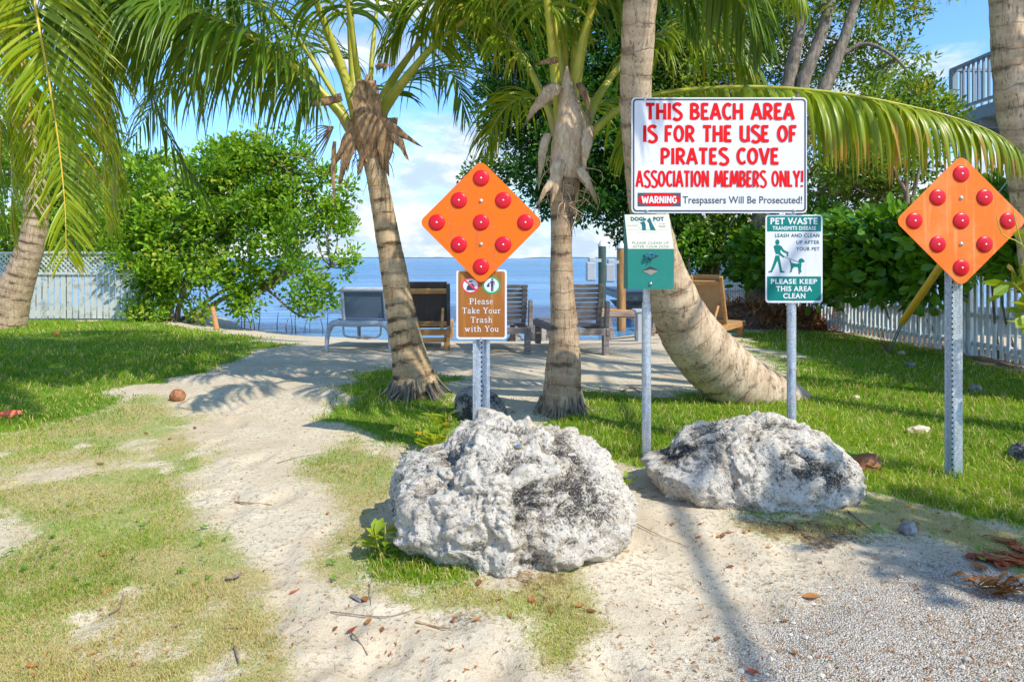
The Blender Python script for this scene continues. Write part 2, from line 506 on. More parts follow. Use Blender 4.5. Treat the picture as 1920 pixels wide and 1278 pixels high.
M['bark_pale'] = bark_palm('palm_bark_pale', (0.38, 0.25, 0.13), (0.56, 0.41, 0.24), (0.10, 0.06, 0.032), 9, 0.95, 0.5)
M['bark_grey'] = bark_palm('palm_bark_greyish', (0.34, 0.23, 0.14), (0.54, 0.40, 0.26), (0.09, 0.058, 0.036), 8.0, 0.8, 0.7)
M['bark_light'] = bark_palm('palm_bark_light', (0.46, 0.33, 0.215), (0.66, 0.51, 0.355), (0.12, 0.08, 0.055), 7.0, 0.6, 0.75)
M['bark_tree'] = bark('tree_bark_grey', (0.16, 0.125, 0.09), (0.34, 0.28, 0.21))
M['bark_red'] = bark('tree_bark_reddish', (0.24, 0.13, 0.07), (0.42, 0.29, 0.17))
M['fibre'] = bark('palm_fibre', (0.56, 0.36, 0.20), (0.84, 0.64, 0.43), 46)
M['fibre_dark'] = bark('palm_fibre_brown', (0.20, 0.115, 0.055), (0.44, 0.28, 0.15), 46)
M['husk'] = bark('dry_husk', (0.46, 0.31, 0.18), (0.72, 0.53, 0.34), 46)
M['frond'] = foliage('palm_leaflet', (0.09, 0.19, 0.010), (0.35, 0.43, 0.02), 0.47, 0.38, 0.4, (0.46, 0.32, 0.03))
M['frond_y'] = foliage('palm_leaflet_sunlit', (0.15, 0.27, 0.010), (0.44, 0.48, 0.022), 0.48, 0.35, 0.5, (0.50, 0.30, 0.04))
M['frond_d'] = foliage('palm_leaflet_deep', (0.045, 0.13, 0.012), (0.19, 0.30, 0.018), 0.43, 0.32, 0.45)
M['frond_dry'] = foliage('palm_leaflet_dry', (0.20, 0.12, 0.05), (0.36, 0.24, 0.11), 0.25, 0.6, 0.2)


def petiole_mat(name, a, b):
    def f(t):
        n = t.noise(opos(t), 9, 4); c = t.mix(t.ramp(n, 0.35, 0.7), a, b)
        c = t.mix(t.ramp(t.attr('tint'), 0.3, 1.0), c, (0.42, 0.32, 0.14))
        return bsdf(t, c, 0.4, 0.4, bump=n, bstr=0.08)
    return mat(name, f)


M['petiole'] = petiole_mat('palm_petiole', (0.36, 0.38, 0.035), (0.52, 0.46, 0.06))
M['petiole_y'] = petiole_mat('palm_rachis_yellow', (0.58, 0.40, 0.03), (0.70, 0.48, 0.05))
M['petiole_d'] = petiole_mat('palm_petiole_olive', (0.10, 0.13, 0.02), (0.22, 0.22, 0.04))
M['leaf_bright'] = foliage('mangrove_leaf', (0.06, 0.18, 0.010), (0.38, 0.60, 0.035), 0.45, 0.42, 0.35, (0.48, 0.50, 0.05))
M['leaf_dark'] = foliage('dark_tree_leaf', (0.018, 0.085, 0.012), (0.10, 0.24, 0.022), 0.35, 0.4, 0.35)
M['leaf_olive'] = foliage('light_tree_leaf', (0.06, 0.16, 0.014), (0.32, 0.42, 0.045), 0.45, 0.45, 0.35, (0.40, 0.32, 0.08))
M['leaf_hedge'] = foliage('hedge_leaf', (0.04, 0.15, 0.014), (0.23, 0.44, 0.03), 0.38, 0.34, 0.45)
M['leaf_young'] = foliage('seedling_leaf', (0.16, 0.30, 0.02), (0.42, 0.46, 0.03), 0.42, 0.4, 0.4, (0.60, 0.36, 0.03))
M['leaf_fallen'] = foliage('fallen_leaf_brown', (0.20, 0.075, 0.025), (0.50, 0.22, 0.06), 0.15, 0.5, 0.3)
M['leaf_red'] = foliage('fallen_leaf_red', (0.22, 0.03, 0.02), (0.55, 0.15, 0.05), 0.15, 0.5, 0.3)
M['twig'] = bark('dry_twig', (0.22, 0.155, 0.10), (0.42, 0.32, 0.22), 60)
M['grassblade'] = foliage('lawn_blade', (0.07, 0.22, 0.008), (0.38, 0.50, 0.022), 0.42, 0.55, 0.2, None, 0.9)
M['dryblade'] = foliage('dry_grass_blade', (0.42, 0.34, 0.10), (0.70, 0.58, 0.25), 0.25, 0.6, 0.15, None, 2.0)
M['teak'] = wood('teak', (0.40, 0.20, 0.07), (0.56, 0.31, 0.12))
M['greywood'] = wood('weathered_boards', (0.20, 0.165, 0.145), (0.36, 0.30, 0.27))
M['palewood'] = wood('pale_weathered_boards', (0.33, 0.31, 0.29), (0.50, 0.47, 0.44))
M['piling'] = wood('treated_piling', (0.34, 0.17, 0.06), (0.50, 0.29, 0.12), (14, 14, 2))
M['piling_g'] = wood('greenish_piling', (0.045, 0.085, 0.075), (0.10, 0.14, 0.12), (14, 14, 2))
M['resin'] = paint('white_resin_shaded', (0.44, 0.48, 0.52), 0.4, 0.15)  # white dulled to blue-grey, with the chaise frame's shade painted in
M['sling'] = paint('blue_grey_sling', (0.10, 0.145, 0.20), 0.6, 0.15)
M['tan_sling'] = paint('tan_sling', (0.40, 0.26, 0.13), 0.6, 0.2)


def weave(t):
    p = opos(t)
    s = t.add('ShaderNodeTexWave', dict(bands_direction='Z'), Vector=p, Scale=26.0, Distortion=0.3)
    s2 = t.add('ShaderNodeTexWave', dict(bands_direction='X'), Vector=p, Scale=22.0, Distortion=0.3)
    k = t.math('MULTIPLY', s.outputs[1], s2.outputs[1])
    return bsdf(t, t.mix(k, (0.05, 0.042, 0.04), (0.16, 0.13, 0.115)), 0.6, 0.3, bump=k, bstr=0.4)


M['weave'] = mat('dark_woven_sling', weave)
M['yellow'] = paint('yellow_guard', (0.70, 0.40, 0.02), 0.4, 0.3, (0.45, 0.27, 0.06), sc=10)
M['deckwhite'] = paint('deck_white_shaded', (0.26, 0.31, 0.35), 0.5, 0.1)  # white paint taken down to grey-blue: the balcony's shade is in the colour
M['siding'] = paint('house_siding', (0.52, 0.55, 0.56), 0.6, 0.1)


def coco(name, a, b):
    def f(t):
        n = t.noise(t.scale(opos(t), (1, 1, 0.4)), 28, 5, 0.65); bl = t.noise(opos(t), 10, 4)
        c = t.mix(t.ramp(n, 0.4, 0.65), a, b); c = t.mix(t.math('MULTIPLY', t.ramp(bl, 0.55, 0.7), 0.6), c, tuple(x * 0.4 for x in a))
        return bsdf(t, c, 0.7, 0.25, bump=n, bstr=0.4)
    return mat(name, f)


M['coco_brown'] = coco('coconut_brown', (0.24, 0.085, 0.035), (0.40, 0.19, 0.09))
M['coco_orange'] = coco('coconut_orange', (0.58, 0.20, 0.035), (0.70, 0.30, 0.06))
M['coco_pale'] = coco('coconut_husk_pale', (0.50, 0.38, 0.25), (0.70, 0.58, 0.44))
M['coco_grey'] = coco('coconut_husk_grey', (0.20, 0.17, 0.15), (0.40, 0.36, 0.32))
M['redstone'] = coco('red_clay', (0.55, 0.10, 0.05), (0.68, 0.18, 0.09))
M['mulch'] = bark('dry_seaweed', (0.07, 0.05, 0.04), (0.22, 0.14, 0.10), 45)
# ------------------------------------------------------------------ ground, lawn, water, far shore
def flat(px, py):
    Y = CAMZ * FPX / (py - HOR); return ((px - 960) / FPX * Y, Y)


def sdpoly(x, y, poly):
    """signed distance, positive inside"""
    d = np.full(x.shape, 1e9); ins = np.zeros(x.shape, bool)
    k = len(poly)
    for i in range(k):
        ax, ay = poly[i]; bx, by = poly[(i + 1) % k]
        ex, ey = bx - ax, by - ay
        t = np.clip(((x - ax) * ex + (y - ay) * ey) / (ex * ex + ey * ey + 1e-12), 0, 1)
        d = np.minimum(d, np.hypot(x - ax - t * ex, y - ay - t * ey))
        c = (ay > y) != (by > y)
        ins ^= c & (x < (bx - ax) * (y - ay) / (by - ay + 1e-12) + ax)
    return np.where(ins, d, -d)


def region(*pts): return [flat(*p) for p in pts]


LUSH = [region((-300, 600), (0, 600), (250, 600), (470, 622), (500, 640), (470, 668), (400, 690), (290, 722), (200, 752), (110, 788), (0, 812), (-300, 850)),
        region((625, 742), (660, 705), (735, 690), (800, 712), (900, 770), (880, 830), (830, 850), (760, 850), (690, 820), (640, 790)),
        region((985, 810), (1030, 772), (1085, 730), (1180, 752), (1300, 745), (1420, 735), (1490, 705), (1440, 650), (1380, 625), (1520, 612),
               (1700, 640), (1930, 690), (2300, 740), (2300, 1040), (1930, 1005), (1800, 975), (1690, 945), (1612, 915), (1500, 800), (1250, 850), (1200, 880), (1120, 850))]
LUSH += [region((728, 1035), (775, 1045), (830, 1075), (880, 1098), (800, 1092), (740, 1068)), region((1390, 972), (1470, 955), (1565, 945), (1600, 925), (1610, 950), (1560, 975), (1470, 985))]
THIN = [region((-500, 800), (0, 800), (140, 775), (280, 735), (330, 760), (370, 800), (395, 850), (385, 905), (400, 960), (470, 1000), (520, 1060), (530, 1130), (600, 1210), (640, 1290), (660, 1400), (-1200, 1400)),
        region((560, 890), (600, 850), (650, 800), (760, 850), (740, 900), (728, 1000), (800, 1085), (880, 1105), (950, 1130), (1040, 1085), (1080, 1110), (1010, 1160), (900, 1150), (800, 1140), (640, 1110), (560, 1070), (600, 1000), (620, 940)),
        region((1380, 985), (1500, 955), (1600, 920), (1700, 930), (1900, 990), (2300, 1010), (2300, 1100), (1930, 1075), (1800, 1030), (1690, 1025), (1560, 1030), (1440, 1020)),
        region((1000, 1120), (1080, 1060), (1170, 1180), (1040, 1240))]
BARE = [region((-60, 905), (60, 878), (150, 870), (205, 880), (150, 905), (20, 925)),
        region((-60, 990), (30, 965), (60, 1010), (-20, 1060)),
        region((500, 1115), (580, 1105), (680, 1150), (640, 1190), (560, 1160))]
GRAVEL = region((1180, 1400), (1310, 1230), (1420, 1120), (1560, 1040), (1700, 1005), (1850, 1035), (2300, 1080), (2600, 1400))
LITTER = [region((900, 1090), (1000, 1060), (1100, 1060), (1180, 1130), (1120, 1200), (1000, 1170)), region((1350, 975), (1520, 965), (1660, 985), (1800, 1010), (1700, 1040), (1560, 1060), (1400, 1050)), region((760, 1150), (900, 1140), (980, 1190), (820, 1190)), region((1140, 870), (1215, 900), (1240, 950), (1170, 940))]
MULCH = region((1490, 618), (1640, 632), (1780, 668), (1930, 705), (1930, 672), (1600, 605), (1480, 596))


def masks(x, y):
    jit = (n2(x, y, 2.2, 4, 21) - 0.5) * np.clip(y / 4.5, 0.35, 1.6)
    s = np.clip(y / 5.0, 0.25, 1.5)
    def m(polys, wdt): return np.max([sstep(-wdt, wdt, (sdpoly(x, y, p) + jit * 0.9) / s) for p in polys], 0)
    lush = m(LUSH, 0.22); thin = m(THIN, 0.22) * (1 - lush)
    patch = n2(x, y, 1.6, 4, 33); fine = n2(x, y, 6.5, 3, 41)
    bare = m(BARE, 0.25) * sstep(0.34, 0.58, 0.5 * patch + 0.5 * fine + .08)
    thin = thin * (1 - bare) * sstep(0.26, 0.50, 0.45 * patch + 0.55 * fine + 0.02)
    grav = sstep(-0.25, 0.45, sdpoly(x, y, GRAVEL) + 0.35 * (n2(x, y, 3, 3, 51) - 0.5))
    lit = np.max([sstep(-0.10, 0.16, sdpoly(x, y, p) + jit * 0.5) for p in LITTER], 0) * sstep(.36, .58, 0.5 * fine + 0.5 * patch)
    mul = 0.75 * lit + (1 - 0.75 * lit) * sstep(-0.10, 0.15, sdpoly(x, y, MULCH) + 0.5 * (n2(x, y, 3, 3, 61) - 0.5))
    lush = lush * (0.62 + 0.38 * sstep(0.34, 0.50, 0.6 * n2(x, y, 1.1, 4, 63) + 0.4 * fine))
    return lush * (1 - 0.8 * mul), thin, grav, mul


def rng_cat(*a): return np.unique(np.concatenate(a).round(4))


gx = rng_cat(np.arange(-80, -9, 6.0), np.arange(-9, -3.4, 0.08), np.arange(-3.4, 3.4, 0.026), np.arange(3.4, 9, 0.08), np.arange(9, 81, 6.0))
gy = rng_cat(np.arange(-60, 0, 5.0), np.arange(0, 1.4, 0.2), np.arange(1.4, 4.6, 0.022), np.arange(4.6, 9, 0.05), np.arange(9, 18.5, 0.1), np.arange(18.5, 62, 4.0))
X, Y = np.meshgrid(gx, gy)
Z = ground_z(X, Y)
lush, thin, grav, mul = masks(X, Y)
sand = np.clip(1 - lush - thin, 0, 1)
near = sstep(12, 3, Y)
# footprints and scuffs trodden into the path
rf = np.random.default_rng(17); dent = np.zeros_like(Z)
for i in range(150):
    fx, fy = ((rf.uniform(-2.4, -.2), rf.uniform(1.6, 7)) if i < 95 else (rf.uniform(-.6, 1.6), rf.uniform(1.6, 2.7))); a_ = rf.normal(0.15, .5); c_, s0 = math.cos(a_), math.sin(a_)
    j0, j1 = np.searchsorted(gy, (fy - .35, fy + .35)); i0, i1 = np.searchsorted(gx, (fx - .35, fx + .35))
    xs_, ys_ = X[j0:j1, i0:i1] - fx, Y[j0:j1, i0:i1] - fy; u_, v_ = xs_ * c_ + ys_ * s0, -xs_ * s0 + ys_ * c_
    e_ = (u_ / .055) ** 2 + (v_ / .13) ** 2; dent[j0:j1, i0:i1] += rf.uniform(.4, 1) * (-.016 * np.exp(-e_ ** 1.5) + .007 * np.exp(-((np.sqrt(e_) - 1.5) / .35) ** 2))
Z = Z + dent * (0.25 + 0.75 * sand) * (1 - 0.85 * grav)
Z = Z + 0.014 * (n2(X, Y, 4.0, 4, 71) - 0.5) * (0.35 + 0.65 * sand) * near + 0.008 * (n2(X, Y, 19.0, 3, 81) - 0.5) * near
nx, ny = len(gx), len(gy)
ii = (np.arange(ny - 1)[:, None] * nx + np.arange(nx - 1)[None]).ravel()
gb = MB().add(np.stack([X, Y, Z], -1).reshape(-1, 3), np.stack([ii, ii + 1, ii + nx + 1, ii + nx], -1), 0, lush.ravel(), thin.ravel(), True)


def ground_shader(t):
    p = gpos(t)
    lush_, thin_, grav_, mul_, wet_ = t.attr('tint'), t.attr('along'), t.attr('gravel'), t.attr('mulch'), t.attr('wet')
    brk = t.math('SUBTRACT', t.noise(p, 34, 6, 0.8), 0.5)
    thin_ = t.ramp(t.math('ADD', thin_, t.math('MULTIPLY', brk, 2.2)), 0.34, 0.86)
    lush_ = t.ramp(t.math('ADD', lush_, t.math('MULTIPLY', brk, 1.0)), 0.25, 0.6)
    mul_ = t.ramp(t.math('ADD', mul_, t.math('MULTIPLY', brk, 2.0)), 0.35, 0.75)
    grav_ = t.ramp(t.math('ADD', grav_, t.math('MULTIPLY', brk, 1.2)), 0.2, 0.7)
    n1 = t.noise(p, 2.4, 6, 0.6); n3 = t.noise(p, 24, 6, 0.7); n4 = t.noise(p, 150, 4, 0.7)
    v = t.voronoi(p, 190); vc = t.voronoi(p, 190, out=1)
    sand_c = t.mix(t.ramp(n1, 0.35, 0.66), (0.57, 0.46, 0.31), (0.70, 0.60, 0.43))
    sand_c = t.mix(t.math('MULTIPLY', t.ramp(n3, 0.52, 0.72), 0.45), sand_c, (0.40, 0.32, 0.21))
    sand_c = t.mix(t.math('MULTIPLY', t.ramp(n4, 0.58, 0.70), 0.40), sand_c, (0.22, 0.17, 0.11))
    sand_c = t.mix(t.math('MULTIPLY', t.ramp(n4, 0.42, 0.32), 0.5), sand_c, (0.78, 0.72, 0.62))
    # gravel: crushed shell and limestone chips
    g1 = t.mix(t.math('FRACT', t.math('MULTIPLY', vc, 7.3)), (0.46, 0.40, 0.32), (0.74, 0.67, 0.56))
    g1 = t.mix(t.math('MULTIPLY', t.ramp(v, 0.42, 0.7), 0.7), g1, (0.24, 0.205, 0.165))
    g1 = t.mix(t.math('MULTIPLY', t.ramp(t.noise(p, 40, 5, 0.7), 0.55, 0.68), 0.6), g1, (0.42, 0.28, 0.14))
    base = t.mix(t.math('MULTIPLY', grav_, t.ramp(n1, 0.2, 0.5)), sand_c, g1)
    litter = t.ramp(t.math('ADD', t.noise(t.scale(p, (1, 1, 1)), 48, 5, 0.75), t.math('MULTIPLY', n1, 0.25)), 0.66, 0.74)
    base = t.mix(t.math('MULTIPLY', litter, 0.6), base, (0.27, 0.17, 0.08))
    dry = t.mix(n3, (0.34, 0.27, 0.10), (0.50, 0.43, 0.20))
    dry = t.mix(t.math('MULTIPLY', t.ramp(n1, 0.45, 0.6), 0.75), dry, (0.20, 0.31, 0.05))
    soil = t.mix(n3, (0.10, 0.19, 0.015), (0.20, 0.30, 0.03))
    c = t.mix(t.math('MULTIPLY', thin_, 0.85), base, dry)
    c = t.mix(lush_, c, soil)
    mu = t.mix(t.ramp(n3, 0.35, 0.65), (0.07, 0.045, 0.028), (0.36, 0.23, 0.12))
    c = t.mix(mul_, c, mu)
    c = t.mix(t.math('MULTIPLY', wet_, 0.65), c, (0.17, 0.15, 0.13))
    h = t.math('ADD', t.math('ADD', t.math('MULTIPLY', n3, 1.0), t.math('MULTIPLY', n4, 0.35)), t.math('MULTIPLY', t.math('MULTIPLY', v, grav_), -0.7))
    return bsdf(t, c, 0.95, 0.1, bump=h, bstr=0.8, bdist=0.014)


M['ground'] = mat('sandy_ground', ground_shader)
ground = tag(gb.build('ground', M['ground']), kind='structure')
wet = sstep(0.0, 0.35, -Z - 0.13) * sstep(8, 9, Y)
for nm, arr in (('gravel', grav), ('mulch', mul), ('wet', wet)):
    at = ground.data.attributes.new(nm, 'FLOAT', 'POINT'); at.data.foreach_set('value', arr.astype(np.float32).ravel())


def ground_at(x, y):
    """height of the finished sheet"""
    x = np.asarray(x, float); y = np.asarray(y, float)
    i = np.clip(np.searchsorted(gx, x) - 1, 0, nx - 2); j = np.clip(np.searchsorted(gy, y) - 1, 0, ny - 2)
    u = np.clip((x - gx[i]) / (gx[i + 1] - gx[i]), 0, 1); v = np.clip((y - gy[j]) / (gy[j + 1] - gy[j]), 0, 1)
    return (Z[j, i] * (1 - u) + Z[j, i + 1] * u) * (1 - v) + (Z[j + 1, i] * (1 - u) + Z[j + 1, i + 1] * u) * v


def on(px, py):
    """3D point of the finished ground seen at a photo pixel"""
    g = G(px, py); return np.array([g[0], g[1], float(ground_at(g[0], g[1]))])


# --- grass blades
def blades(n, x0, x1, y0, y1, which, hgt, wid, seed, pw=1.0):
    r = np.random.default_rng(seed)
    # denser towards the camera
    yy = (y0 ** -1 + r.random(n) * (y1 ** -1 - y0 ** -1)) ** -1 if pw else y0 + r.random(n) * (y1 - y0)
    half = 0.80 * yy
    xx = np.clip(-half, x0, x1) + r.random(n) * (np.clip(half, x0, x1) - np.clip(-half, x0, x1))
    l, th, g_, mu_ = masks(xx, yy)
    mk = l if which == 'lush' else th
    if which == 'thin': mk = mk * ((0.25 + 0.75 * sstep(0.34, 0.60, n2(xx, yy, 1.3, 4, 57))) if seed == 3 else 1.0)
    keep = r.random(n) < mk
    xx, yy, mk = xx[keep], yy[keep], mk[keep]; k = len(xx)
    tall = 0.15 + 1.1 * n2(xx, yy, 1.4, 3, 91) + 0.7 * n2(xx, yy, 7.0, 2, 93) ** 2
    sc = np.clip(yy / 4.0, 0.6, 2.2)
    H = hgt * tall * (0.6 + 0.8 * r.random(k)) * (0.55 + 0.45 * mk) * sc ** 0.35
    Wd = wid * (0.7 + 0.6 * r.random(k)) * sc
    a = r.random(k) * 6.283; lean = 0.25 + 0.9 * r.random(k)
    side = np.stack([np.cos(a), np.sin(a), 0 * a], -1) * Wd[:, None] / 2
    b = r.random(k) * 6.283
    ln = np.stack([np.cos(b), np.sin(b), 0 * b], -1)
    base = np.stack([xx, yy, ground_at(xx, yy) - 0.004], -1)
    mid = base + ln * (H * lean * 0.35)[:, None] + np.array([0, 0, 1.0]) * (H * 0.6)[:, None]
    tip = base + ln * (H * lean)[:, None] + np.array([0, 0, 1.0]) * (H * (1.05 - 0.35 * lean))[:, None]
    V = np.stack([base - side, base + side, mid + side * 0.8, mid - side * 0.8, tip], 1).reshape(-1, 3)
    o = np.arange(k) * 5
    if which == 'thin':
        pass
    tint = np.clip(0.5 * r.random(k) + 1.5 * (n2(xx, yy, 1.3, 4, 95) - 0.34), 0, 1)
    return V, np.stack([o, o + 1, o + 2, o + 3], -1), np.stack([o + 3, o + 2, o + 4], -1), np.repeat(tint, 5)


def grass_obj(name, sets, mats):
    mb = MB()
    for (V, q, tr, ti), mi in sets:
        n0 = mb.n
        mb.add(V, q, mi, ti, 0, True)
        mb.f.append((tr + n0, np.zeros(len(tr), int) + mi, True))
    return tag(mb.build(name, mats), kind='stuff')


grass_obj('lawn_grass', [(blades(230000, -9, 8, 2.0, 12.6, 'lush', 0.043, 0.0048, 1), 0),
                         (blades(60000, -9, 8, 2.0, 11, 'lush', 0.05, 0.0045, 2), 1)], [M['grassblade'], M['dryblade']])
grass_obj('thin_grass', [(blades(300000, -4.4, 4, 1.5, 5.4, 'thin', 0.021, 0.0030, 3), 0),
                         (blades(280000, -4.4, 4, 1.5, 5.4, 'thin', 0.019, 0.0027, 4), 1)], [M['grassblade'], M['dryblade']])

# broad-leaved weeds in the lawn
rw_ = np.random.default_rng(61); nw = 1500
wy = (1 / 2.2 + rw_.random(nw) * (1 / 9.0 - 1 / 2.2)) ** -1; wx = rw_.uniform(-.8, .8, nw) * wy
lw_, tw_, _, _ = masks(wx, wy); kw = rw_.random(nw) < np.clip(lw_ * .9 + tw_ * .45, 0, 1) * (n2(wx, wy, 1.2, 3, 67) > .52); wx, wy = wx[kw], wy[kw]; kk = len(wx)
wp_ = np.repeat(np.stack([wx, wy, ground_at(wx, wy) + .012], -1), 6, 0); wa = np.tile(np.arange(6) * 1.047, kk) + np.repeat(rw_.random(kk) * 6, 6) + rw_.normal(0, .3, kk * 6); wl = np.repeat(rw_.uniform(.007, .018, kk), 6)[:, None] * rw_.uniform(.6, 1.2, (kk * 6, 1))
wd_ = np.stack([np.cos(wa), np.sin(wa), rw_.uniform(.1, .8, kk * 6)], -1); ws_ = np.stack([-np.sin(wa), np.cos(wa), 0 * wa], -1)
WV = np.stack([wp_, wp_ + wd_ * wl * .55 + ws_ * wl * .32, wp_ + wd_ * wl, wp_ + wd_ * wl * .55 - ws_ * wl * .32], 1).reshape(-1, 3)
tag(MB().add(WV, np.arange(kk * 6)[:, None] * 4 + np.arange(4)[None], 0, np.repeat(rw_.random(kk), 24), 0).build('lawn_weeds', M['leaf_hedge']), kind='stuff')

# --- sea
def sea_shader(t):
    p = gpos(t)
    d = t.math('MULTIPLY', t.add('ShaderNodeSeparateXYZ', None, Vector=p).outputs[1], 1.0)
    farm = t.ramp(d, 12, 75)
    w1 = t.noise(t.scale(p, (0.35, 1.2, 1)), 1.5, 5, 0.62, 0.4)
    w2 = t.noise(t.scale(p, (0.35, 1.5, 1)), 6.0, 4, 0.6, 0.3)
    w3 = t.noise(t.scale(p, (0.05, 0.22, 1)), 1.0, 7, 0.68)
    w4 = t.ramp(t.noise(t.scale(p, (0.55, 3.4, 1)), 1.0, 7, 0.75, 0.5), 0.49, 0.60)
    streak = t.ramp(w3, 0.40, 0.62)  # pale wave highlights painted into the water colour
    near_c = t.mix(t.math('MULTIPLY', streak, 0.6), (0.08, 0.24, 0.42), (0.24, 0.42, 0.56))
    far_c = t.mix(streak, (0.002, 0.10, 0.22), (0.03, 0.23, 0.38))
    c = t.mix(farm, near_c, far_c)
    c = t.mix(t.math('MULTIPLY', w4, 0.75), c, (0.015, 0.09, 0.23))
    h = t.math('ADD', w1, t.math('MULTIPLY', w2, 0.45))
    return bsdf(t, c, 0.22, 0.16, bump=h, bstr=1.0, bdist=0.2)


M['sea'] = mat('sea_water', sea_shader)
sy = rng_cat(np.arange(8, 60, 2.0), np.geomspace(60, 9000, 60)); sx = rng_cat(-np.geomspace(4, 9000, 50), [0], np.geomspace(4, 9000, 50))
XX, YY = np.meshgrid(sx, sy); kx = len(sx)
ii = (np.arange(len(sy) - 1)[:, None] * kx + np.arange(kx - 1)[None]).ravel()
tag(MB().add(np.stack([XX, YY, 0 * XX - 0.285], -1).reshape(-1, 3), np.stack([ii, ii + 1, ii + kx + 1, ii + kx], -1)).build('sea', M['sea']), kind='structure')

# --- low wooded shore on the horizon
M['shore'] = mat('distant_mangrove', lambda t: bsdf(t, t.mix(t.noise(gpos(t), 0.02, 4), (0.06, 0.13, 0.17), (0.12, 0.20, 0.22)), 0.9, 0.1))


def far_strip(x0, x1, yy, hh, seed):
    n = 90; mb = MB(); xs = np.linspace(x0, x1, n)
    env = np.clip(np.minimum(xs - x0, x1 - xs) / (0.12 * (x1 - x0)), 0, 1) ** 0.6
    top = hh * env * (0.55 + 0.75 * n2(xs, 0 * xs, 0.02, 4, seed))
    for dy, k in ((0, 1.0), (60, 0.6)):
        pass
    prof = [(0, 0.0), (15, 0.8), (60, 1.0), (140, 0.7), (200, 0.0)]
    V = np.concatenate([np.stack([xs, 0 * xs + yy + dy, top * k - 0.4], -1) for dy, k in prof])
    a = np.arange(n - 1)
    F = np.concatenate([np.stack([a + j * n, a + 1 + j * n, a + 1 + (j + 1) * n, a + (j + 1) * n], -1) for j in range(len(prof) - 1)])
    return mb.add(V, F, 0, 0, 0, True)


tag(far_strip(-1300, -120, 3600, 7.5, 3).build('far_shore', M['shore']), kind='structure')
tag(far_strip(40, 760, 3400, 7.0, 5).build('far_shore', M['shore']), kind='structure')
# ------------------------------------------------------------------ boulders
def boulder(name, label, outline, Yc, depth, base_py, mat_, seed, amp=1.0, sub=6, group=None, cat='rock', power=2.4, shrink=0.965):
    """silhouette in photo pixels at depth Yc becomes a solid of real depth, then broken up by noise"""
    ol = np.array(outline, float); mid_ = (ol.max(0) + ol.min(0)) / 2; ol = mid_ + (ol - mid_) * np.array([shrink, shrink - .035]) + np.array([0, 3 if shrink < 1 and len(outline) > 15 else 0])
    o = np.array([P(a, b, Yc) for a, b in ol])
    c2 = np.array([o[:, 0].mean() * 0 + 0.5 * (o[:, 0].min() + o[:, 0].max()), 0.5 * (o[:, 2].min() + o[:, 2].max())])
    ang = np.arctan2(o[:, 2] - c2[1], o[:, 0] - c2[0]); rad = np.hypot(o[:, 0] - c2[0], o[:, 2] - c2[1])
    s = np.argsort(ang); ang = ang[s]; rad = rad[s]
    bm = bmesh.new(); bmesh.ops.create_icosphere(bm, subdivisions=sub, radius=1)
    d = np.array([v.co[:] for v in bm.verts])
    rr = np.hypot(d[:, 0], d[:, 2])
    th = np.arctan2(d[:, 2], d[:, 0])
    R = np.interp(th, np.concatenate([ang - 2 * np.pi, ang, ang + 2 * np.pi]), np.tile(rad, 3))
    # superellipse in depth keeps the block full
    k = (rr ** power + np.abs(d[:, 1]) ** power) ** (-1 / power)
    size = 0.5 * (np.ptp(o[:, 0]))
    mix_ = np.clip(rr * 1.25, 0, 1) ** 0.8
    Rm = rad.mean() * (1 - mix_) + R * mix_
    v = np.stack([d[:, 0] * Rm * k, d[:, 1] * depth / 2 * k, d[:, 2] * Rm * k], -1)
    nrm = unit(d / np.array([1.0, 1.0, 1.0]))
    q = v / max(size, 1e-6)
    warp = np.stack([fbm(q * 1.6 + 7 * i, 3, seed + i) for i in range(3)], -1) - 0.5
    qq = q + 0.5 * warp
    r1 = 1 - np.abs(2 * fbm(qq * 2.1, 4, seed + 5) - 1)      # ridges
    pits = np.abs(2 * fbm(qq * 7.0, 4, seed + 9, 0.6) - 1)
    lump = fbm(qq * 3.6, 4, seed + 2)
    pock = sstep(0.16, 0.0, np.abs(fbm(qq * 5.0, 3, seed + 17) - 0.5)) * sstep(0.45, 0.6, fbm(q * 2.2, 2, seed + 19))
    def worley(pp, k, sd):
        rw = np.random.default_rng(sd); s_ = rw.normal(0, 1, (k, 3)); s_ = s_ / np.linalg.norm(s_, axis=1)[:, None] * rw.uniform(.55, 1.05, k)[:, None] * np.array([1, depth / 2 / size, np.ptp(o[:, 2]) / 2 / size])
        f1 = np.full(len(pp), 9.0); f2 = f1.copy()
        for c_ in s_:
            dd = np.linalg.norm(pp - c_, axis=1); f2 = np.minimum(f2, np.maximum(dd, f1)); f1 = np.minimum(f1, dd)
        return f1, f2
    a1, a2 = worley(q + 0.25 * warp, 42, seed + 31); b1, b2 = worley(q + 0.12 * warp, 420 if sub > 5 else 80, seed + 37)
    scal = np.clip(a1, 0, .5) - 0.22; crest = sstep(0.10, 0.0, a2 - a1); small = np.clip(b1, 0, .16) - 0.07
    disp = size * amp * (0.07 * (r1 - 0.7) + 0.13 * (lump - 0.5) + 0.22 * scal - 0.035 * crest * (lump > .5) + 0.42 * small + 0.075 * (pits - 0.3) - 0.04 * pock + 0.085 * (fbm(qq * 16, 4, seed + 3, 0.7) - 0.5))
    rel = disp / size; disp = disp - disp.mean() - size * 0.012
    v = v + nrm * disp[:, None]
    loc = np.array([c2[0], Yc, 0.0]); loc[2] = float(ground_at(loc[0], loc[1]))
    w_ = v + np.array([c2[0], Yc, c2[1]])
    for i, vv in enumerate(bm.verts): vv.co = w_[i]
    mb = MB(); mb.bm(bm, smooth=True)
    mb.v[-1] = (mb.v[-1][0], np.clip(0.5 + (rel - rel.mean()) / (4.0 * rel.std()), 0, 1), mb.v[-1][2])
    return tag(mb.build(name, mat_, origin=loc), label, cat, group)


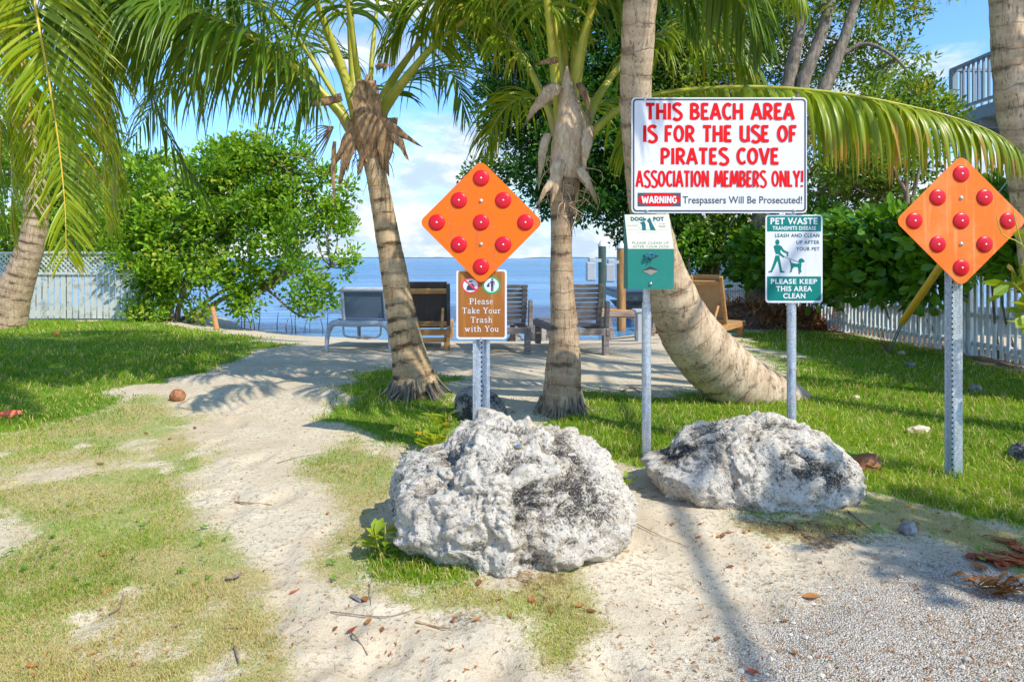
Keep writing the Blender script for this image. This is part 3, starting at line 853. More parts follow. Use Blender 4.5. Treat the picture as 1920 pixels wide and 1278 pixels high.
R1 = boulder('limestone_boulder', 'big pitted pale limestone boulder with a blue painted pebble on top', [(722, 925), (735, 878), (768, 850), (832, 832), (860, 800), (895, 779), (960, 782), (1035, 798),
     (1072, 796), (1100, 822), (1138, 840), (1160, 880), (1186, 930), (1180, 985), (1150, 1015), (1100, 1028), (1040, 1036), (985, 1055), (945, 1092), (880, 1078), (810, 1050), (770, 1005), (730, 965)],
     2.60, 0.74, 1095, M['rock'], 3, 1.0, 7)
R2 = boulder('limestone_boulder', 'rounded grey and cream limestone boulder in front of the pet waste sign post', [(1207, 862), (1240, 852), (1262, 822), (1300, 798), (1360, 785), (1430, 779), (1500, 783), (1530, 795), (1570, 822), (1600, 850),
     (1610, 885), (1604, 915), (1570, 938), (1555, 958), (1480, 962), (1400, 958), (1330, 966), (1270, 962), (1240, 925), (1215, 900)],
     3.12, 0.66, 965, M['rock'], 23, 0.8, 7)
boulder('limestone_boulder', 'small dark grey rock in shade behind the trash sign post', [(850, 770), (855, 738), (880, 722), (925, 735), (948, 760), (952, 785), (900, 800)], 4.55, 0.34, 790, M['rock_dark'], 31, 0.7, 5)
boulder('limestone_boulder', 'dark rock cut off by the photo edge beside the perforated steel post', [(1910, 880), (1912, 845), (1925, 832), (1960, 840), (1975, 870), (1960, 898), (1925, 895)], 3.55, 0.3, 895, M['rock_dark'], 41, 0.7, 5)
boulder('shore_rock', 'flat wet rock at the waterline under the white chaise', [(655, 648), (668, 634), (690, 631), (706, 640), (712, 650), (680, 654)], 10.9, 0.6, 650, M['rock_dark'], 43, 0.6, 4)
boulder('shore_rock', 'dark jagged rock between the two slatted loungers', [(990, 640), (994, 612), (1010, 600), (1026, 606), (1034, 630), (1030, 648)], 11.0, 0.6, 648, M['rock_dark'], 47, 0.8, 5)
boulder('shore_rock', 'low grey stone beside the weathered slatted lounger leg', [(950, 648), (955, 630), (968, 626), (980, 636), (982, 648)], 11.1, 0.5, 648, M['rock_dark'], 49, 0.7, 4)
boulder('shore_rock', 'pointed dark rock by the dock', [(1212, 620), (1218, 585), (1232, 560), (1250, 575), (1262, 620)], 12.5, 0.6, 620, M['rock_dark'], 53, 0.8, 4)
boulder('loose_stone', 'white pebble lying on the gravel', [(1805, 1240), (1808, 1233), (1818, 1231), (1824, 1238), (1818, 1245)], 1.82, 0.02, 1245, M['rock'], 55, 0.3, 3, cat='stone')
# painted pebble on the big boulder
def surf(obj, px, py):
    """first point of an object on the ray through a photo pixel"""
    dg = bpy.context.evaluated_depsgraph_get(); dg.update()
    o = Vector((0, 0, CAMZ)); d = Vector(P(px, py, 1.0)) - o
    ok, loc, nr, _ = obj.ray_cast(o - Vector(obj.location), d.normalized())
    return (loc + Vector(obj.location), nr) if ok else (Vector(P(px, py, 2.6)), Vector((0, 0, 1)))


ploc, pn = surf(R1, 975, 838)
peb = MB(); peb.lathe([(0.0, 0.006), (0.012, 0.0055), (0.020, 0.001), (0.021, -0.003)], (0, 0, 0), (0, 0, 1), 20, 0)
peb.lathe([(0.0, 0.0075), (0.009, 0.0065), (0.0125, 0.0055)], (0, 0, 0), (0, 0, 1), 20, 1)
peb.v = [(a[0] * np.array([1.25, 0.55, 1]), a[1], a[2]) for a in peb.v]
M['peb_tan'] = paint('pebble_tan_paint', (0.45, 0.33, 0.16), 0.4, 0.2); M['peb_blue'] = paint('pebble_blue_paint', (0.10, 0.28, 0.50), 0.35, 0.3, (0.3, 0.45, 0.5), sc=60)
po = tag(peb.build('painted_pebble', [M['peb_tan'], M['peb_blue']]), 'flat tan pebble painted blue lying on top of the big boulder', 'pebble')
q_ = pn.to_track_quat('Z', 'Y'); po.location = ploc + pn * 0.004; po.rotation_euler = q_.to_euler(); po.rotation_euler.rotate_axis('Z', 0.25)

# ------------------------------------------------------------------ lettering
def arc(cx, cy, rx, ry, a0, a1, n=9):
    return [(cx + rx * math.cos(math.radians(a0 + (a1 - a0) * i / n)), cy + ry * math.sin(math.radians(a0 + (a1 - a0) * i / n))) for i in range(n + 1)]


S_ = [(0.50, 0.86)] + arc(0.30, 0.76, 0.22, 0.20, 40, 200, 8) + arc(0.28, 0.23, 0.25, 0.24, 60, -150, 10)
HAND = {  # brush capitals, height 1
    'A': (0.62, [[(0.04, 0), (0.30, 1)], [(0.30, 1), (0.58, 0)], [(0.14, 0.32), (0.50, 0.32)]]),
    'B': (0.56, [[(0.09, 0), (0.09, 1)], [(0.09, 0.93), (0.25, 0.93)] + arc(0.25, 0.74, 0.19, 0.19, 90, -90, 7) + [(0.10, 0.55)],
                 [(0.12, 0.55), (0.28, 0.52)] + arc(0.27, 0.29, 0.22, 0.22, 80, -90, 8) + [(0.09, 0.07)]]),
    'C': (0.54, [[(0.50, 0.83)] + arc(0.33, 0.5, 0.25, 0.44, 50, 310, 14) + [(0.50, 0.16)]]),
    'E': (0.48, [[(0.09, 0), (0.09, 1)], [(0.09, 0.93), (0.44, 0.93)], [(0.09, 0.52), (0.38, 0.52)], [(0.09, 0.07), (0.46, 0.07)]]),
    'F': (0.46, [[(0.09, 0), (0.09, 1)], [(0.09, 0.93), (0.45, 0.93)], [(0.09, 0.50), (0.38, 0.50)]]),
    'H': (0.60, [[(0.09, 0), (0.09, 1)], [(0.51, 0), (0.51, 1)], [(0.09, 0.50), (0.51, 0.50)]]),
    'I': (0.20, [[(0.10, 0), (0.10, 1)]]),
    'L': (0.46, [[(0.09, 0), (0.09, 1)], [(0.09, 0.07), (0.44, 0.07)]]),
    'M': (0.76, [[(0.06, 0), (0.15, 1)], [(0.15, 1), (0.38, 0.18)], [(0.38, 0.18), (0.61, 1)], [(0.61, 1), (0.70, 0)]]),
    'N': (0.62, [[(0.09, 0), (0.09, 1)], [(0.09, 0.98), (0.53, 0.02)], [(0.53, 0), (0.53, 1)]]),
    'O': (0.64, [arc(0.32, 0.5, 0.235, 0.43, 0, 360, 20)]),
    'P': (0.54, [[(0.09, 0), (0.09, 1)], [(0.09, 0.93), (0.25, 0.93)] + arc(0.25, 0.69, 0.21, 0.24, 90, -90, 8) + [(0.09, 0.43)]]),
    'R': (0.56, [[(0.09, 0), (0.09, 1)], [(0.09, 0.93), (0.25, 0.93)] + arc(0.25, 0.70, 0.21, 0.23, 90, -90, 8) + [(0.10, 0.45)], [(0.22, 0.45), (0.50, 0)]]),
    'S': (0.55, [S_]),
    'T': (0.54, [[(0.27, 0), (0.27, 0.95)], [(0.02, 0.93), (0.52, 0.93)]]),
    'U': (0.60, [[(0.09, 1)] + arc(0.30, 0.28, 0.21, 0.22, 180, 360, 10) + [(0.51, 1)], [(0.51, 0.30), (0.52, 0.0)]]),
    'V': (0.58, [[(0.04, 1), (0.29, 0)], [(0.29, 0), (0.54, 1)]]),
    'W': (0.86, [[(0.04, 1), (0.22, 0)], [(0.22, 0), (0.43, 0.85)], [(0.43, 0.85), (0.62, 0)], [(0.62, 0), (0.82, 1)]]),
    'Y': (0.56, [[(0.03, 1), (0.28, 0.48)], [(0.53, 1), (0.28, 0.48)], [(0.28, 0), (0.28, 0.52)]]),
    'G': (0.60, [[(0.52, 0.83)] + arc(0.33, 0.5, 0.25, 0.44, 50, 330, 15) + [(0.55, 0.46), (0.34, 0.46)]]),
    '!': (0.22, [[(0.13, 0.30), (0.15, 1)], [(0.10, 0.0), (0.11, 0.12)]]),
}
_o = lambda cx, r=0.20, ry=0.26, cy=0.26: arc(cx, cy, r, ry, 0, 360, 16)
SERIF = {  # book face with slab serifs: (width, [(stroke width, polyline)])
    'P': (0.66, [(.15, [(.15, 0), (.15, 1)]), (.07, [(.0, .035), (.32, .035)]), (.07, [(.0, .965), (.3, .965)]), (.11, [(.15, .95), (.36, .95)] + arc(.36, .72, .2, .23, 90, -90, 8) + [(.15, .49)])]),
    'T': (0.70, [(.15, [(.35, 0), (.35, 1)]), (.08, [(.02, .95), (.68, .95)]), (.06, [(.04, .76), (.04, .96)]), (.06, [(.66, .76), (.66, .96)]), (.07, [(.20, .035), (.50, .035)])]),
    'Y': (0.74, [(.15, [(.14, .98), (.37, .45)]), (.10, [(.60, .98), (.37, .45)]), (.15, [(.37, 0), (.37, .5)]), (.07, [(.0, .965), (.28, .965)]), (.07, [(.48, .965), (.74, .965)]), (.07, [(.22, .035), (.52, .035)])]),
    'l': (0.34, [(.14, [(.16, 0), (.16, 1.03)]), (.07, [(.02, .035), (.31, .035)]), (.07, [(.02, .99), (.18, .99)])]),
    'e': (0.52, [(.10, [(.08, .38), (.44, .38)] + arc(.26, .36, .18, .30, 5, 190, 9) + arc(.28, .32, .2, .28, 185, 320, 8))]),
    'a': (0.56, [(.11, [(.08, .56)] + arc(.24, .48, .16, .18, 130, 0, 7) + [(.40, .04)]), (.10, arc(.22, .20, .16, .17, 60, 300, 10) + [(.38, .14)]), (.07, [(.38, .035), (.54, .035)])]),
    's': (0.46, [(.11, [(.38, .58)] + arc(.22, .50, .15, .15, 40, 210, 7) + arc(.22, .19, .17, .16, 60, -160, 9))]),
    'k': (0.60, [(.13, [(.15, 0), (.15, 1.03)]), (.10, [(.16, .28), (.48, .64)]), (.13, [(.26, .38), (.50, .02)]), (.07, [(.02, .035), (.30, .035)]), (.07, [(.38, .035), (.60, .035)]), (.07, [(.36, .63), (.58, .63)]), (.07, [(.02, .99), (.16, .99)])]),
    'r': (0.46, [(.13, [(.15, 0), (.15, .66)]), (.11, [(.15, .40)] + arc(.34, .42, .16, .22, 160, 50, 5)), (.07, [(.02, .035), (.32, .035)]), (.07, [(.02, .635), (.16, .635)])]),
    'h': (0.62, [(.13, [(.15, 0), (.15, 1.03)]), (.13, [(.15, .40)] + arc(.31, .42, .16, .22, 160, 0, 7) + [(.47, 0)]), (.07, [(.02, .035), (.28, .035)]), (.07, [(.36, .035), (.60, .035)]), (.07, [(.02, .99), (.16, .99)])]),
    'o': (0.54, [(.12, arc(.27, .32, .20, .29, 0, 360, 18))]),
    'u': (0.62, [(.13, [(.14, .66)] + arc(.30, .22, .16, .17, 180, 350, 8)), (.13, [(.47, .66), (.47, .0)]), (.07, [(.01, .63), (.15, .63)]), (.07, [(.34, .63), (.48, .63)]), (.07, [(.46, .035), (.60, .035)])]),
    'w': (0.84, [(.13, [(.14, .66), (.27, 0)]), (.10, [(.27, 0), (.42, .58)]), (.13, [(.42, .58), (.56, 0)]), (.10, [(.56, 0), (.70, .66)]), (.07, [(.02, .63), (.26, .63)]), (.07, [(.58, .63), (.82, .63)])]),
    'i': (0.34, [(.13, [(.17, 0), (.17, .66)]), (.07, [(.03, .035), (.32, .035)]), (.07, [(.03, .63), (.18, .63)]), (.13, [(.17, .84), (.17, .97)])]),
    't': (0.42, [(.13, [(.17, .86)] + arc(.31, .16, .14, .13, 180, 300, 6)), (.08, [(.02, .62), (.38, .62)])]),
    ' ': (0.34, []),
}
HAND[' '] = (0.34, [])


def ribbon(mb, pl, w0, to3, z, m, taper=1.0, closed=False):
    """flat brush stroke along a 2D polyline, mitred, with rounded ends; to3 maps 2D + lift to 3D"""
    p = np.asarray(pl, float)
    if closed: p = np.concatenate([p[-2:-1], p, p[1:2]])
    T = np.gradient(p, axis=0); T = T / (np.linalg.norm(T, axis=1)[:, None] + 1e-9)
    N = np.stack([-T[:, 1], T[:, 0]], -1)
    ws = w0 * np.linspace(1, taper, len(p)) / 2
    l, r = p + N * ws[:, None], p - N * ws[:, None]
    if closed: l, r = l[1:-1], r[1:-1]
    k = len(l)
    V = np.concatenate([l, r]); i = np.arange(k - 1)
    mb.add(to3(V, z), np.stack([i + k, i + k + 1, i + 1, i], -1), m)


def stroke_text(mb, s, font, x0, x1, ytop, ybase, Yd, m, w0=0.19, lift=0.0012, step=0.00006, gap=0.07):
    """letters made of brush strokes, fitted to a photo box on the plane at depth Yd, facing the camera side"""
    glyphs = [font[c] for c in s]
    tot = sum(g[0] for g in glyphs) + gap * (len(s) - 1)
    a = P(x0, ybase, Yd); b = P(x1, ytop, Yd)
    sx, sz = (b[0] - a[0]) / tot, (b[2] - a[2])
    cx = 0.0; z = 0
    for g in glyphs:
        for st in g[1]:
            wd, pl = (st if isinstance(st, tuple) and isinstance(st[0], float) else (w0, st))
            closed = np.allclose(pl[0], pl[-1]) and len(pl) > 3
            asp = sx / sz
            pl2 = [((q[0] + cx) * asp, q[1]) for q in pl]
            def to3(V, zz): return np.stack([a[0] + V[:, 0] * sz, np.full(len(V), Yd - lift - zz), a[2] + V[:, 1] * sz], -1)
            ribbon(mb, pl2, wd * max(0.55, min(1.05, asp + 0.12)), to3, z * step, m, 0.9, closed); z = (z + 1) % 40
        cx += g[0] + gap


def font_mesh(s, bold=0.0, spacing=1.0, shear=0.0):
    cu = bpy.data.curves.new('letters', 'FONT'); cu.body = s; cu.offset = bold; cu.space_character = spacing; cu.shear = shear; cu.resolution_u = 3
    o = bpy.data.objects.new('letters', cu); COL.objects.link(o)
    dg = bpy.context.evaluated_depsgraph_get(); dg.update()
    me = o.evaluated_get(dg).to_mesh()
    v = np.array([q.co[:] for q in me.vertices]); f = [list(q.vertices) for q in me.polygons]
    o.evaluated_get(dg).to_mesh_clear(); bpy.data.objects.remove(o); bpy.data.curves.remove(cu)
    return v, f


_cap = font_mesh('H'); CAP0, CAP1 = _cap[0][:, 1].min(), _cap[0][:, 1].max()


def text(mb, s, x0, x1, ytop, ybase, Yd, m, bold=0.02, lift=0.0012, spacing=1.0, shear=0.0):
    """plain lettering fitted to a photo box on the plane at depth Yd"""
    v, f = font_mesh(s, bold, spacing, shear)
    a = P(x0, ybase, Yd); b = P(x1, ytop, Yd)
    xx = (v[:, 0] - v[:, 0].min()) / np.ptp(v[:, 0]) * (b[0] - a[0]) + a[0]
    zz_ = (v[:, 1] - CAP0) / (CAP1 - CAP0) * (b[2] - a[2]) + a[2]
    W_ = np.stack([xx, np.full(len(v), Yd - lift), zz_], -1)
    by = {}
    for q in f: by.setdefault(len(q), []).append(q)
    base = mb.n
    mb.v.append((W_, np.zeros(len(W_)), np.zeros(len(W_)))); mb.n += len(W_)
    for k, q in by.items(): mb.f.append((np.array(q) + base, np.zeros(len(q), int) + m, False))


def ppoly(mb, pts, Yd, m, lift=0.001, d=0.0):
    """polygon given in photo pixels, flat on the plane at depth Yd (d > 0: thickness behind it)"""
    q = np.array([P(a, b, Yd) for a, b in pts])
    area = np.sum(q[:, 0] * np.roll(q[:, 2], -1) - np.roll(q[:, 0], -1) * q[:, 2])
    if area < 0: q = q[::-1]
    q[:, 1] -= lift
    k = len(q)
    if d <= 0: return mb.add(q, np.arange(k)[None], m)
    b = q + np.array([0, d, 0]); i = np.arange(k); j = (i + 1) % k
    mb.add(q, np.arange(k)[None], m); mb.add(b, np.arange(k)[::-1][None], m)
    return mb.add(np.concatenate([q, b]), np.stack([j, i, i + k, j + k], -1), m)


def ell(cx, cy, rx, ry, n=28): return [(cx + rx * math.cos(6.28318 * i / n), cy + ry * math.sin(6.28318 * i / n)) for i in range(n)]


def ring(mb, outer, inner, Yd, m, lift):
    """strip between two outlines of the same length"""
    a = np.array([P(x, y, Yd) for x, y in outer]); b = np.array([P(x, y, Yd) for x, y in inner]); a[:, 1] -= lift; b[:, 1] -= lift
    k = len(a); i = np.arange(k); j = (i + 1) % k
    mb.add(np.concatenate([a, b]), np.stack([i, j, j + k, i + k], -1), m)


def bolt(parent, p, r=0.009, name='bolt', m='bolt'):
    b = MB().lathe([(0.0, r * 0.75), (r * 0.55, r * 0.65), (r, r * 0.2), (r, 0)], p, (0, -1, 0), 12)
    return b.build(name, M[m], parent)


# ------------------------------------------------------------------ orange object markers
def u_post(mb, x, y, z0, z1, w_, dep, back=False, hole_x=0.0):
    """hat-section steel post with a column of holes"""
    s = -1 if back else 1
    fl = 0.0165; th = 0.003; wb = 0.013 if not back else w_ / 2 - 0.018
    sec = [(-w_ / 2, 0), (-w_ / 2 + fl, 0), (-wb, dep * s), (wb, dep * s), (w_ / 2 - fl, 0), (w_ / 2, 0)]
    sec = [(a, b + (dep if back else 0)) for a, b in sec]
    for (a0, b0), (a1, b1) in zip(sec[:-1], sec[1:]):
        d = np.array([a1 - a0, b1 - b0]); n = np.array([-d[1], d[0]]) / np.hypot(*d) * th / 2
        q = [(a0 - n[0], b0 - n[1]), (a1 - n[0], b1 - n[1]), (a1 + n[0], b1 + n[1]), (a0 + n[0], b0 + n[1])]
        mb.prism(q, (x, y, z0), (1, 0, 0), (0, 1, 0), (0, 0, z1 - z0), 0)
    fy = y + (0 if back else dep) - th / 2 - 0.0006
    for zc in np.arange(z0 + 0.06, z1 - 0.02, 0.0254):
        k = 8; a = np.arange(k) / k * 2 * np.pi
        mb.add(np.stack([x + hole_x + 0.0048 * np.cos(a), np.full(k, fy), zc + 0.0048 * np.sin(a)], -1), np.arange(k)[None], 1)


def marker(label, px, py, Yd, half_px, panel_mat, post_w, back, hole_x, base):
    c = P(px, py, Yd); z0 = float(ground_at(c[0], base)) - 0.05
    root = thing('object_marker', label, 'road sign', (c[0], base, z0 + 0.05), 0, 'orange object markers')
    pb = MB(); u_post(pb, c[0], base, z0, c[2] + 0.20, post_w, 0.026, back, hole_x); pb.build('post', [M['galv'], M['hole']], root)
    Yp = Yd; s = half_px / FPX * Yd
    sq = rrect(-s * 0.7071, -s * 0.7071, s * 0.7071, s * 0.7071, 0.036, 6)
    rot = [((a - b) * 0.7071 * 1.0, (a + b) * 0.7071) for a, b in sq]
    d = MB().prism(rot, c + np.array([0, 0.003, 0]), (1, 0, 0), (0, 0, 1), (0, -0.003, 0), 0)
    d.build('panel', panel_mat, root)
    g = 40.5 / 112.5 * s * 0.985; r = 0.0418 * (Yd / 3.53) * (half_px / 112.5) ** 0.3
    for u, v in ((0, 2), (-1, 1), (1, 1), (-2, 0), (0, 0), (2, 0), (-1, -1), (1, -1), (0, -2)):
        q = c + np.array([u * g, -0.0005, v * g])
        L = MB().lathe([(0.0, 0.011), (r * 0.35, 0.0104), (r * 0.65, 0.0086), (r * 0.86, 0.0060), (r * 0.97, 0.003), (r, 0.0)], q, (0, -1, 0), 28)
        ro = L.build('reflector', M['redlens'], root)
        MB().lathe([(0.0, 0.0036), (0.0035, 0.0030), (0.0052, 0.0)], q + np.array([0, -0.0105, 0]), (0, -1, 0), 10).build('stud', M['stud'], ro)
    for v in (0.98, -0.98): bolt(root, c + np.array([0, -0.0005, v * g]), 0.010)
    return root


marker('orange diamond sign with nine red reflectors above the brown trash sign', 902, 417, 3.53, 117, M['orange'], 0.089, False, 0.0, 3.565)
marker('faded orange diamond with nine red reflectors in front of the picket fence and hedge', 1802, 414, 3.30, 124, M['orange_pale'], 0.087, True, -0.024, 3.33)

# ------------------------------------------------------------------ brown trash sign on the same post
Yt = 3.548
tr = thing('trash_sign', 'brown white-bordered sign asking visitors to take their trash with them', 'sign', P(902, 636, Yt))
tp = lambda a, b: (830 + a / 7.1, 480 + b / 7.1)
tb = MB(); ppoly(tb, [tp(a, b) for a, b in rrect(182, 178, 855, 1105, 40)], Yt, 0, 0, 0.003); tb.build('panel', M['white'], tr)
tb = MB(); ppoly(tb, [tp(a, b) for a, b in rrect(207, 205, 828, 1078, 25)], Yt, 0, 0.0006); tb.build('brown_field', M['brown_sign'], tr)
tb = MB()
for s, a, b, c, d in (('Please', 355, 672, 562, 640), ('Take Your', 258, 772, 685, 763), ('Trash', 370, 665, 808, 885), ('with You', 290, 748, 928, 1005)):
    x0, y0 = tp(a, c); x1, y1 = tp(b, d); stroke_text(tb, s, SERIF, x0, x1, y0, y1, Yt, 0, gap=0.045)
tb.build('lettering', M['white'], tr)
tb = MB(); ring(tb, [tp(*q) for q in ell(370, 390, 116, 104)], [tp(*q) for q in ell(370, 390, 99, 88)], Yt, 0, 0.0013)
ppoly(tb, [tp(*q) for q in ell(370, 390, 101, 90)], Yt, 1, 0.0010)
ppoly(tb, [tp(*q) for q in ((315, 455), (325, 400), (355, 370), (395, 365), (420, 390), (428, 425), (428, 455))], Yt, 2, 0.0014)
ppoly(tb, [tp(*q) for q in ((345, 340), (365, 322), (372, 335), (395, 320), (398, 332), (380, 352), (358, 350))], Yt, 2, 0.0014)
ppoly(tb, [tp(*q) for q in ((288, 330), (305, 312), (452, 438), (436, 458))], Yt, 0, 0.0018)
tb.build('pictogram', [M['redring'], M['white'], M['picto']], tr)
tb = MB(); ring(tb, [tp(*q) for q in ell(650, 387, 121, 118)], [tp(*q) for q in ell(650, 387, 98, 95)], Yt, 0, 0.0013)
ppoly(tb, [tp(*q) for q in ell(650, 387, 100, 97)], Yt, 1, 0.0010)
ppoly(tb, [tp(*q) for q in ell(660, 312, 13, 14, 14)], Yt, 2, 0.0015)
ppoly(tb, [tp(*q) for q in ((632, 335), (640, 330), (680, 330), (690, 340), (692, 390), (684, 390), (682, 352), (676, 352), (676, 468), (662, 468), (661, 405), (658, 405), (657, 468), (643, 468), (643, 360), (618, 372), (614, 364), (640, 346))], Yt, 2, 0.0015)
ppoly(tb, [tp(*q) for q in ((585, 408), (590, 385), (604, 372), (600, 352), (612, 360), (622, 355), (616, 373), (626, 390), (624, 410))], Yt, 2, 0.0017)
tb.build('pictogram', [M['greenring'], M['white'], M['picto']], tr)
bolt(tr, P(*tp(510, 1125), Yt), 0.005); bolt(tr, P(*tp(512, 1092), Yt) - np.array([0, .001, 0]), 0.004)

# ------------------------------------------------------------------ the beach sign on two pipe posts
Yb = 3.56
bs = thing('beach_sign', 'large white sign with red capitals reserving the beach for members', 'sign', (P(1348, 400, Yb)[0], 3.6, 0))
for px, z1, low in ((1212, 1.90, 0.83), (1484, 1.90, None)):
    x = (px - 960) / FPX * 3.60; g0 = float(ground_at(x, 3.6)) - 0.05
    pm = MB()
    if low: pm.tube([(x, 3.6, g0), (x, 3.6, low)], 0.0245, 16); pm.tube([(x, 3.6, low - 0.02), (x, 3.6, z1)], 0.0200, 16)
    else: pm.tube([(x, 3.6, g0), (x, 3.6, z1)], 0.0235, 16)
    pm.build('post', M['galv'], bs)
# panel with a slight buckle near its free edge
nxp, nzp = 46, 26
o_ = [1184, 183, 1513, 399.5]
def panel_y(px):
    u = (px - o_[0]) / (o_[2] - o_[0]); return 0.006 * np.exp(-((u - 0.955) / 0.03) ** 2) - 0.010 * np.clip((u - 0.97) / 0.03, 0, 1)
bp_ = MB(); ppoly(bp_, rrect(1184, 183, 1513, 399.5, 8), Yb, 0, 0, 0.0035); bp_.build('panel', M['white'], bs)
bp_ = MB(); ring(bp_, rrect(1186.5, 185.5, 1511, 397, 7), rrect(1189.5, 188.5, 1508, 394, 5), Yb, 0, 0.0008); bp_.build('border', M['darkgrey'], bs)
lt = MB()
for s, x0, x1, y0, y1, wd in (('THIS BEACH AREA', 1210.4, 1489.0, 193.8, 224.5, .205), ('IS FOR THE USE OF', 1205.8, 1493.5, 235.4, 266.3, .205),
                              ('PIRATES COVE', 1238.5, 1460.4, 277.7, 308.3, .205), ('ASSOCIATION MEMBERS ONLY!', 1192.7, 1505.6, 320.0, 350.6, .20)):
    stroke_text(lt, s, HAND, x0, x1, y0, y1, Yb, 0, wd)
lt.build('lettering', M['redtext'], bs)
wb = MB()
ppoly(wb, [(1195.4, 361.5), (1276.5, 361.5), (1276.5, 387), (1195.4, 387)], Yb, 0, 0.0008)
ppoly(wb, ell(1236, 374.2, 40, 12.3), Yb, 1, 0.0012)
stroke_text(wb, 'WARNING', HAND, 1203.5, 1268.5, 368, 381, Yb, 2, .22, 0.0016)
wb.build('warning_badge', [M['darkgrey'], M['redtext'], M['white']], bs)
lt = MB(); text(lt, 'Trespassers Will Be Prosecuted!', 1279.8, 1504, 368.2, 381.3, Yb, 0, 0.012); lt.build('lettering', M['darkgrey'], bs)
for q in ((1209.5, 185.5), (1487, 184.5), (1212.5, 394.5), (1489, 394.5)): bolt(bs, P(*q, Yb) - np.array([0, 0.001, 0]), 0.009)

# ------------------------------------------------------------------ pet waste sign
Yw = 3.568
pw = thing('pet_waste_sign', 'white and teal pet waste sign with a man walking a dog', 'sign', P(1489, 568, Yw))
wp = lambda a, b: (1410 + a / 6.727, 390 + b / 6.727)
wb = MB(); ppoly(wb, [wp(*q) for q in rrect(170, 84, 890, 1194, 42)], Yw, 0, 0, 0.003); wb.build('panel', M['white'], pw)
wb = MB()
ppoly(wb, [wp(*q) for q in ((190, 130), (192, 112), (205, 102), (855, 102), (868, 112), (870, 130), (870, 295), (190, 295))], Yw, 0, 0.0008)
wb.build('teal_field', M['teal'], pw); wb = MB()
ppoly(wb, [wp(*q) for q in ((190, 862), (870, 862), (870, 1140), (866, 1158), (850, 1167), (210, 1167), (194, 1158), (190, 1140))], Yw, 0, 0.0008)
wb.build('teal_field', M['teal'], pw)
_wb = 0
for s, a, b, c, d, bo, m_ in (('PET WASTE', 232, 825, 127, 203, .035, 0), ('TRANSMITS DISEASE', 258, 805, 231, 276, .03, 0), ('PLEASE KEEP', 237, 820, 896, 954, .03, 0), ('THIS AREA', 303, 757, 986, 1047, .03, 0),
                             ('CLEAN', 392, 672, 1076, 1137, .03, 0), ('LEASH AND CLEAN', 290, 850, 324, 367, .012, 1), ('UP AFTER', 560, 850, 411, 453, .012, 1), ('YOUR PET', 557, 850, 493, 536, .012, 1)):
    x0, y0 = wp(a, c); x1, y1 = wp(b, d); wb = MB(); text(wb, s, x0, x1, y0, y1, Yw, m_, bo, 0.0013, 1.12)
    wb.build('lettering', [M['white'], M['teal_text']], pw)
wb = MB(); L_ = 0.001
ppoly(wb, [wp(*q) for q in ell(320, 430, 27, 34, 18)], Yw, 0, L_)
ppoly(wb, [wp(*q) for q in ((272, 482), (290, 468), (345, 466), (372, 482), (405, 530), (448, 552), (440, 574), (392, 556), (362, 520), (358, 560), (412, 612), (400, 628), (330, 582), (300, 578), (284, 530))], Yw, 0, L_)
ppoly(wb, [wp(*q) for q in ((296, 596), (345, 598), (352, 640), (368, 730), (378, 790), (410, 800), (408, 815), (352, 814), (350, 780), (322, 660), (268, 780), (250, 812), (202, 814), (206, 800), (236, 786), (270, 690))], Yw, 0, L_)
ppoly(wb, [wp(*q) for q in ((440, 556), (456, 548), (462, 578), (450, 588), (460, 606), (444, 612), (436, 598))], Yw, 0, L_ + .0002)
ppoly(wb, [wp(*q) for q in ((408, 618), (412, 612), (606, 684), (604, 690))], Yw, 0, L_ + .0002)
ppoly(wb, [wp(*q) for q in ((472, 655), (482, 650), (500, 692), (560, 702), (598, 694), (625, 705), (622, 735), (618, 770), (625, 812), (608, 814), (602, 790), (604, 832), (588, 832), (584, 772), (576, 745), (530, 742), (512, 765), (496, 810), (472, 812), (486, 782), (488, 745), (484, 700))], Yw, 0, L_)
ppoly(wb, [wp(*q) for q in ((584, 678), (592, 648), (615, 634), (640, 638), (652, 655), (664, 664), (658, 682), (632, 686), (612, 702), (598, 688))], Yw, 0, L_ + .0002)
wb.build('pictogram', M['teal'], pw)
bolt(pw, P(*wp(530, 148), Yw) - np.array([0, .001, 0]), 0.006, m='rust'); bolt(pw, P(*wp(532, 1155), Yw) - np.array([0, .001, 0]), 0.004, m='rust')

# ------------------------------------------------------------------ dog bag dispenser
Yf = 3.43
db = thing('bag_dispenser', 'teal dog waste bag dispenser with a sloping cream label', 'dispenser', (P(1225, 540, Yf)[0], 3.5, P(0, 543, Yf)[2]))
dp = lambda a, b: (1150 + a / 7.1, 380 + b / 7.1)
fl = P(*dp(192, 1150), Yf); fr = P(*dp(806, 1150), Yf); ft = P(*dp(192, 618), Yf)
xL, xR = fl[0], fr[0]; zb_, zm = fl[2], ft[2]
Yk = 3.555; yt_ = Yf + 0.105
zt_ = P(0, dp(0, 158)[1], yt_)[2]
prof = [(Yf, zb_), (Yk, zb_), (Yk, zt_), (yt_, zt_), (Yf, zm)]
bb = MB(); bb.prism(prof, (xL, 0, 0), (0, 1, 0), (0, 0, 1), (xR - xL, 0, 0), 0); bb.build('box', M['teal_box'], db)
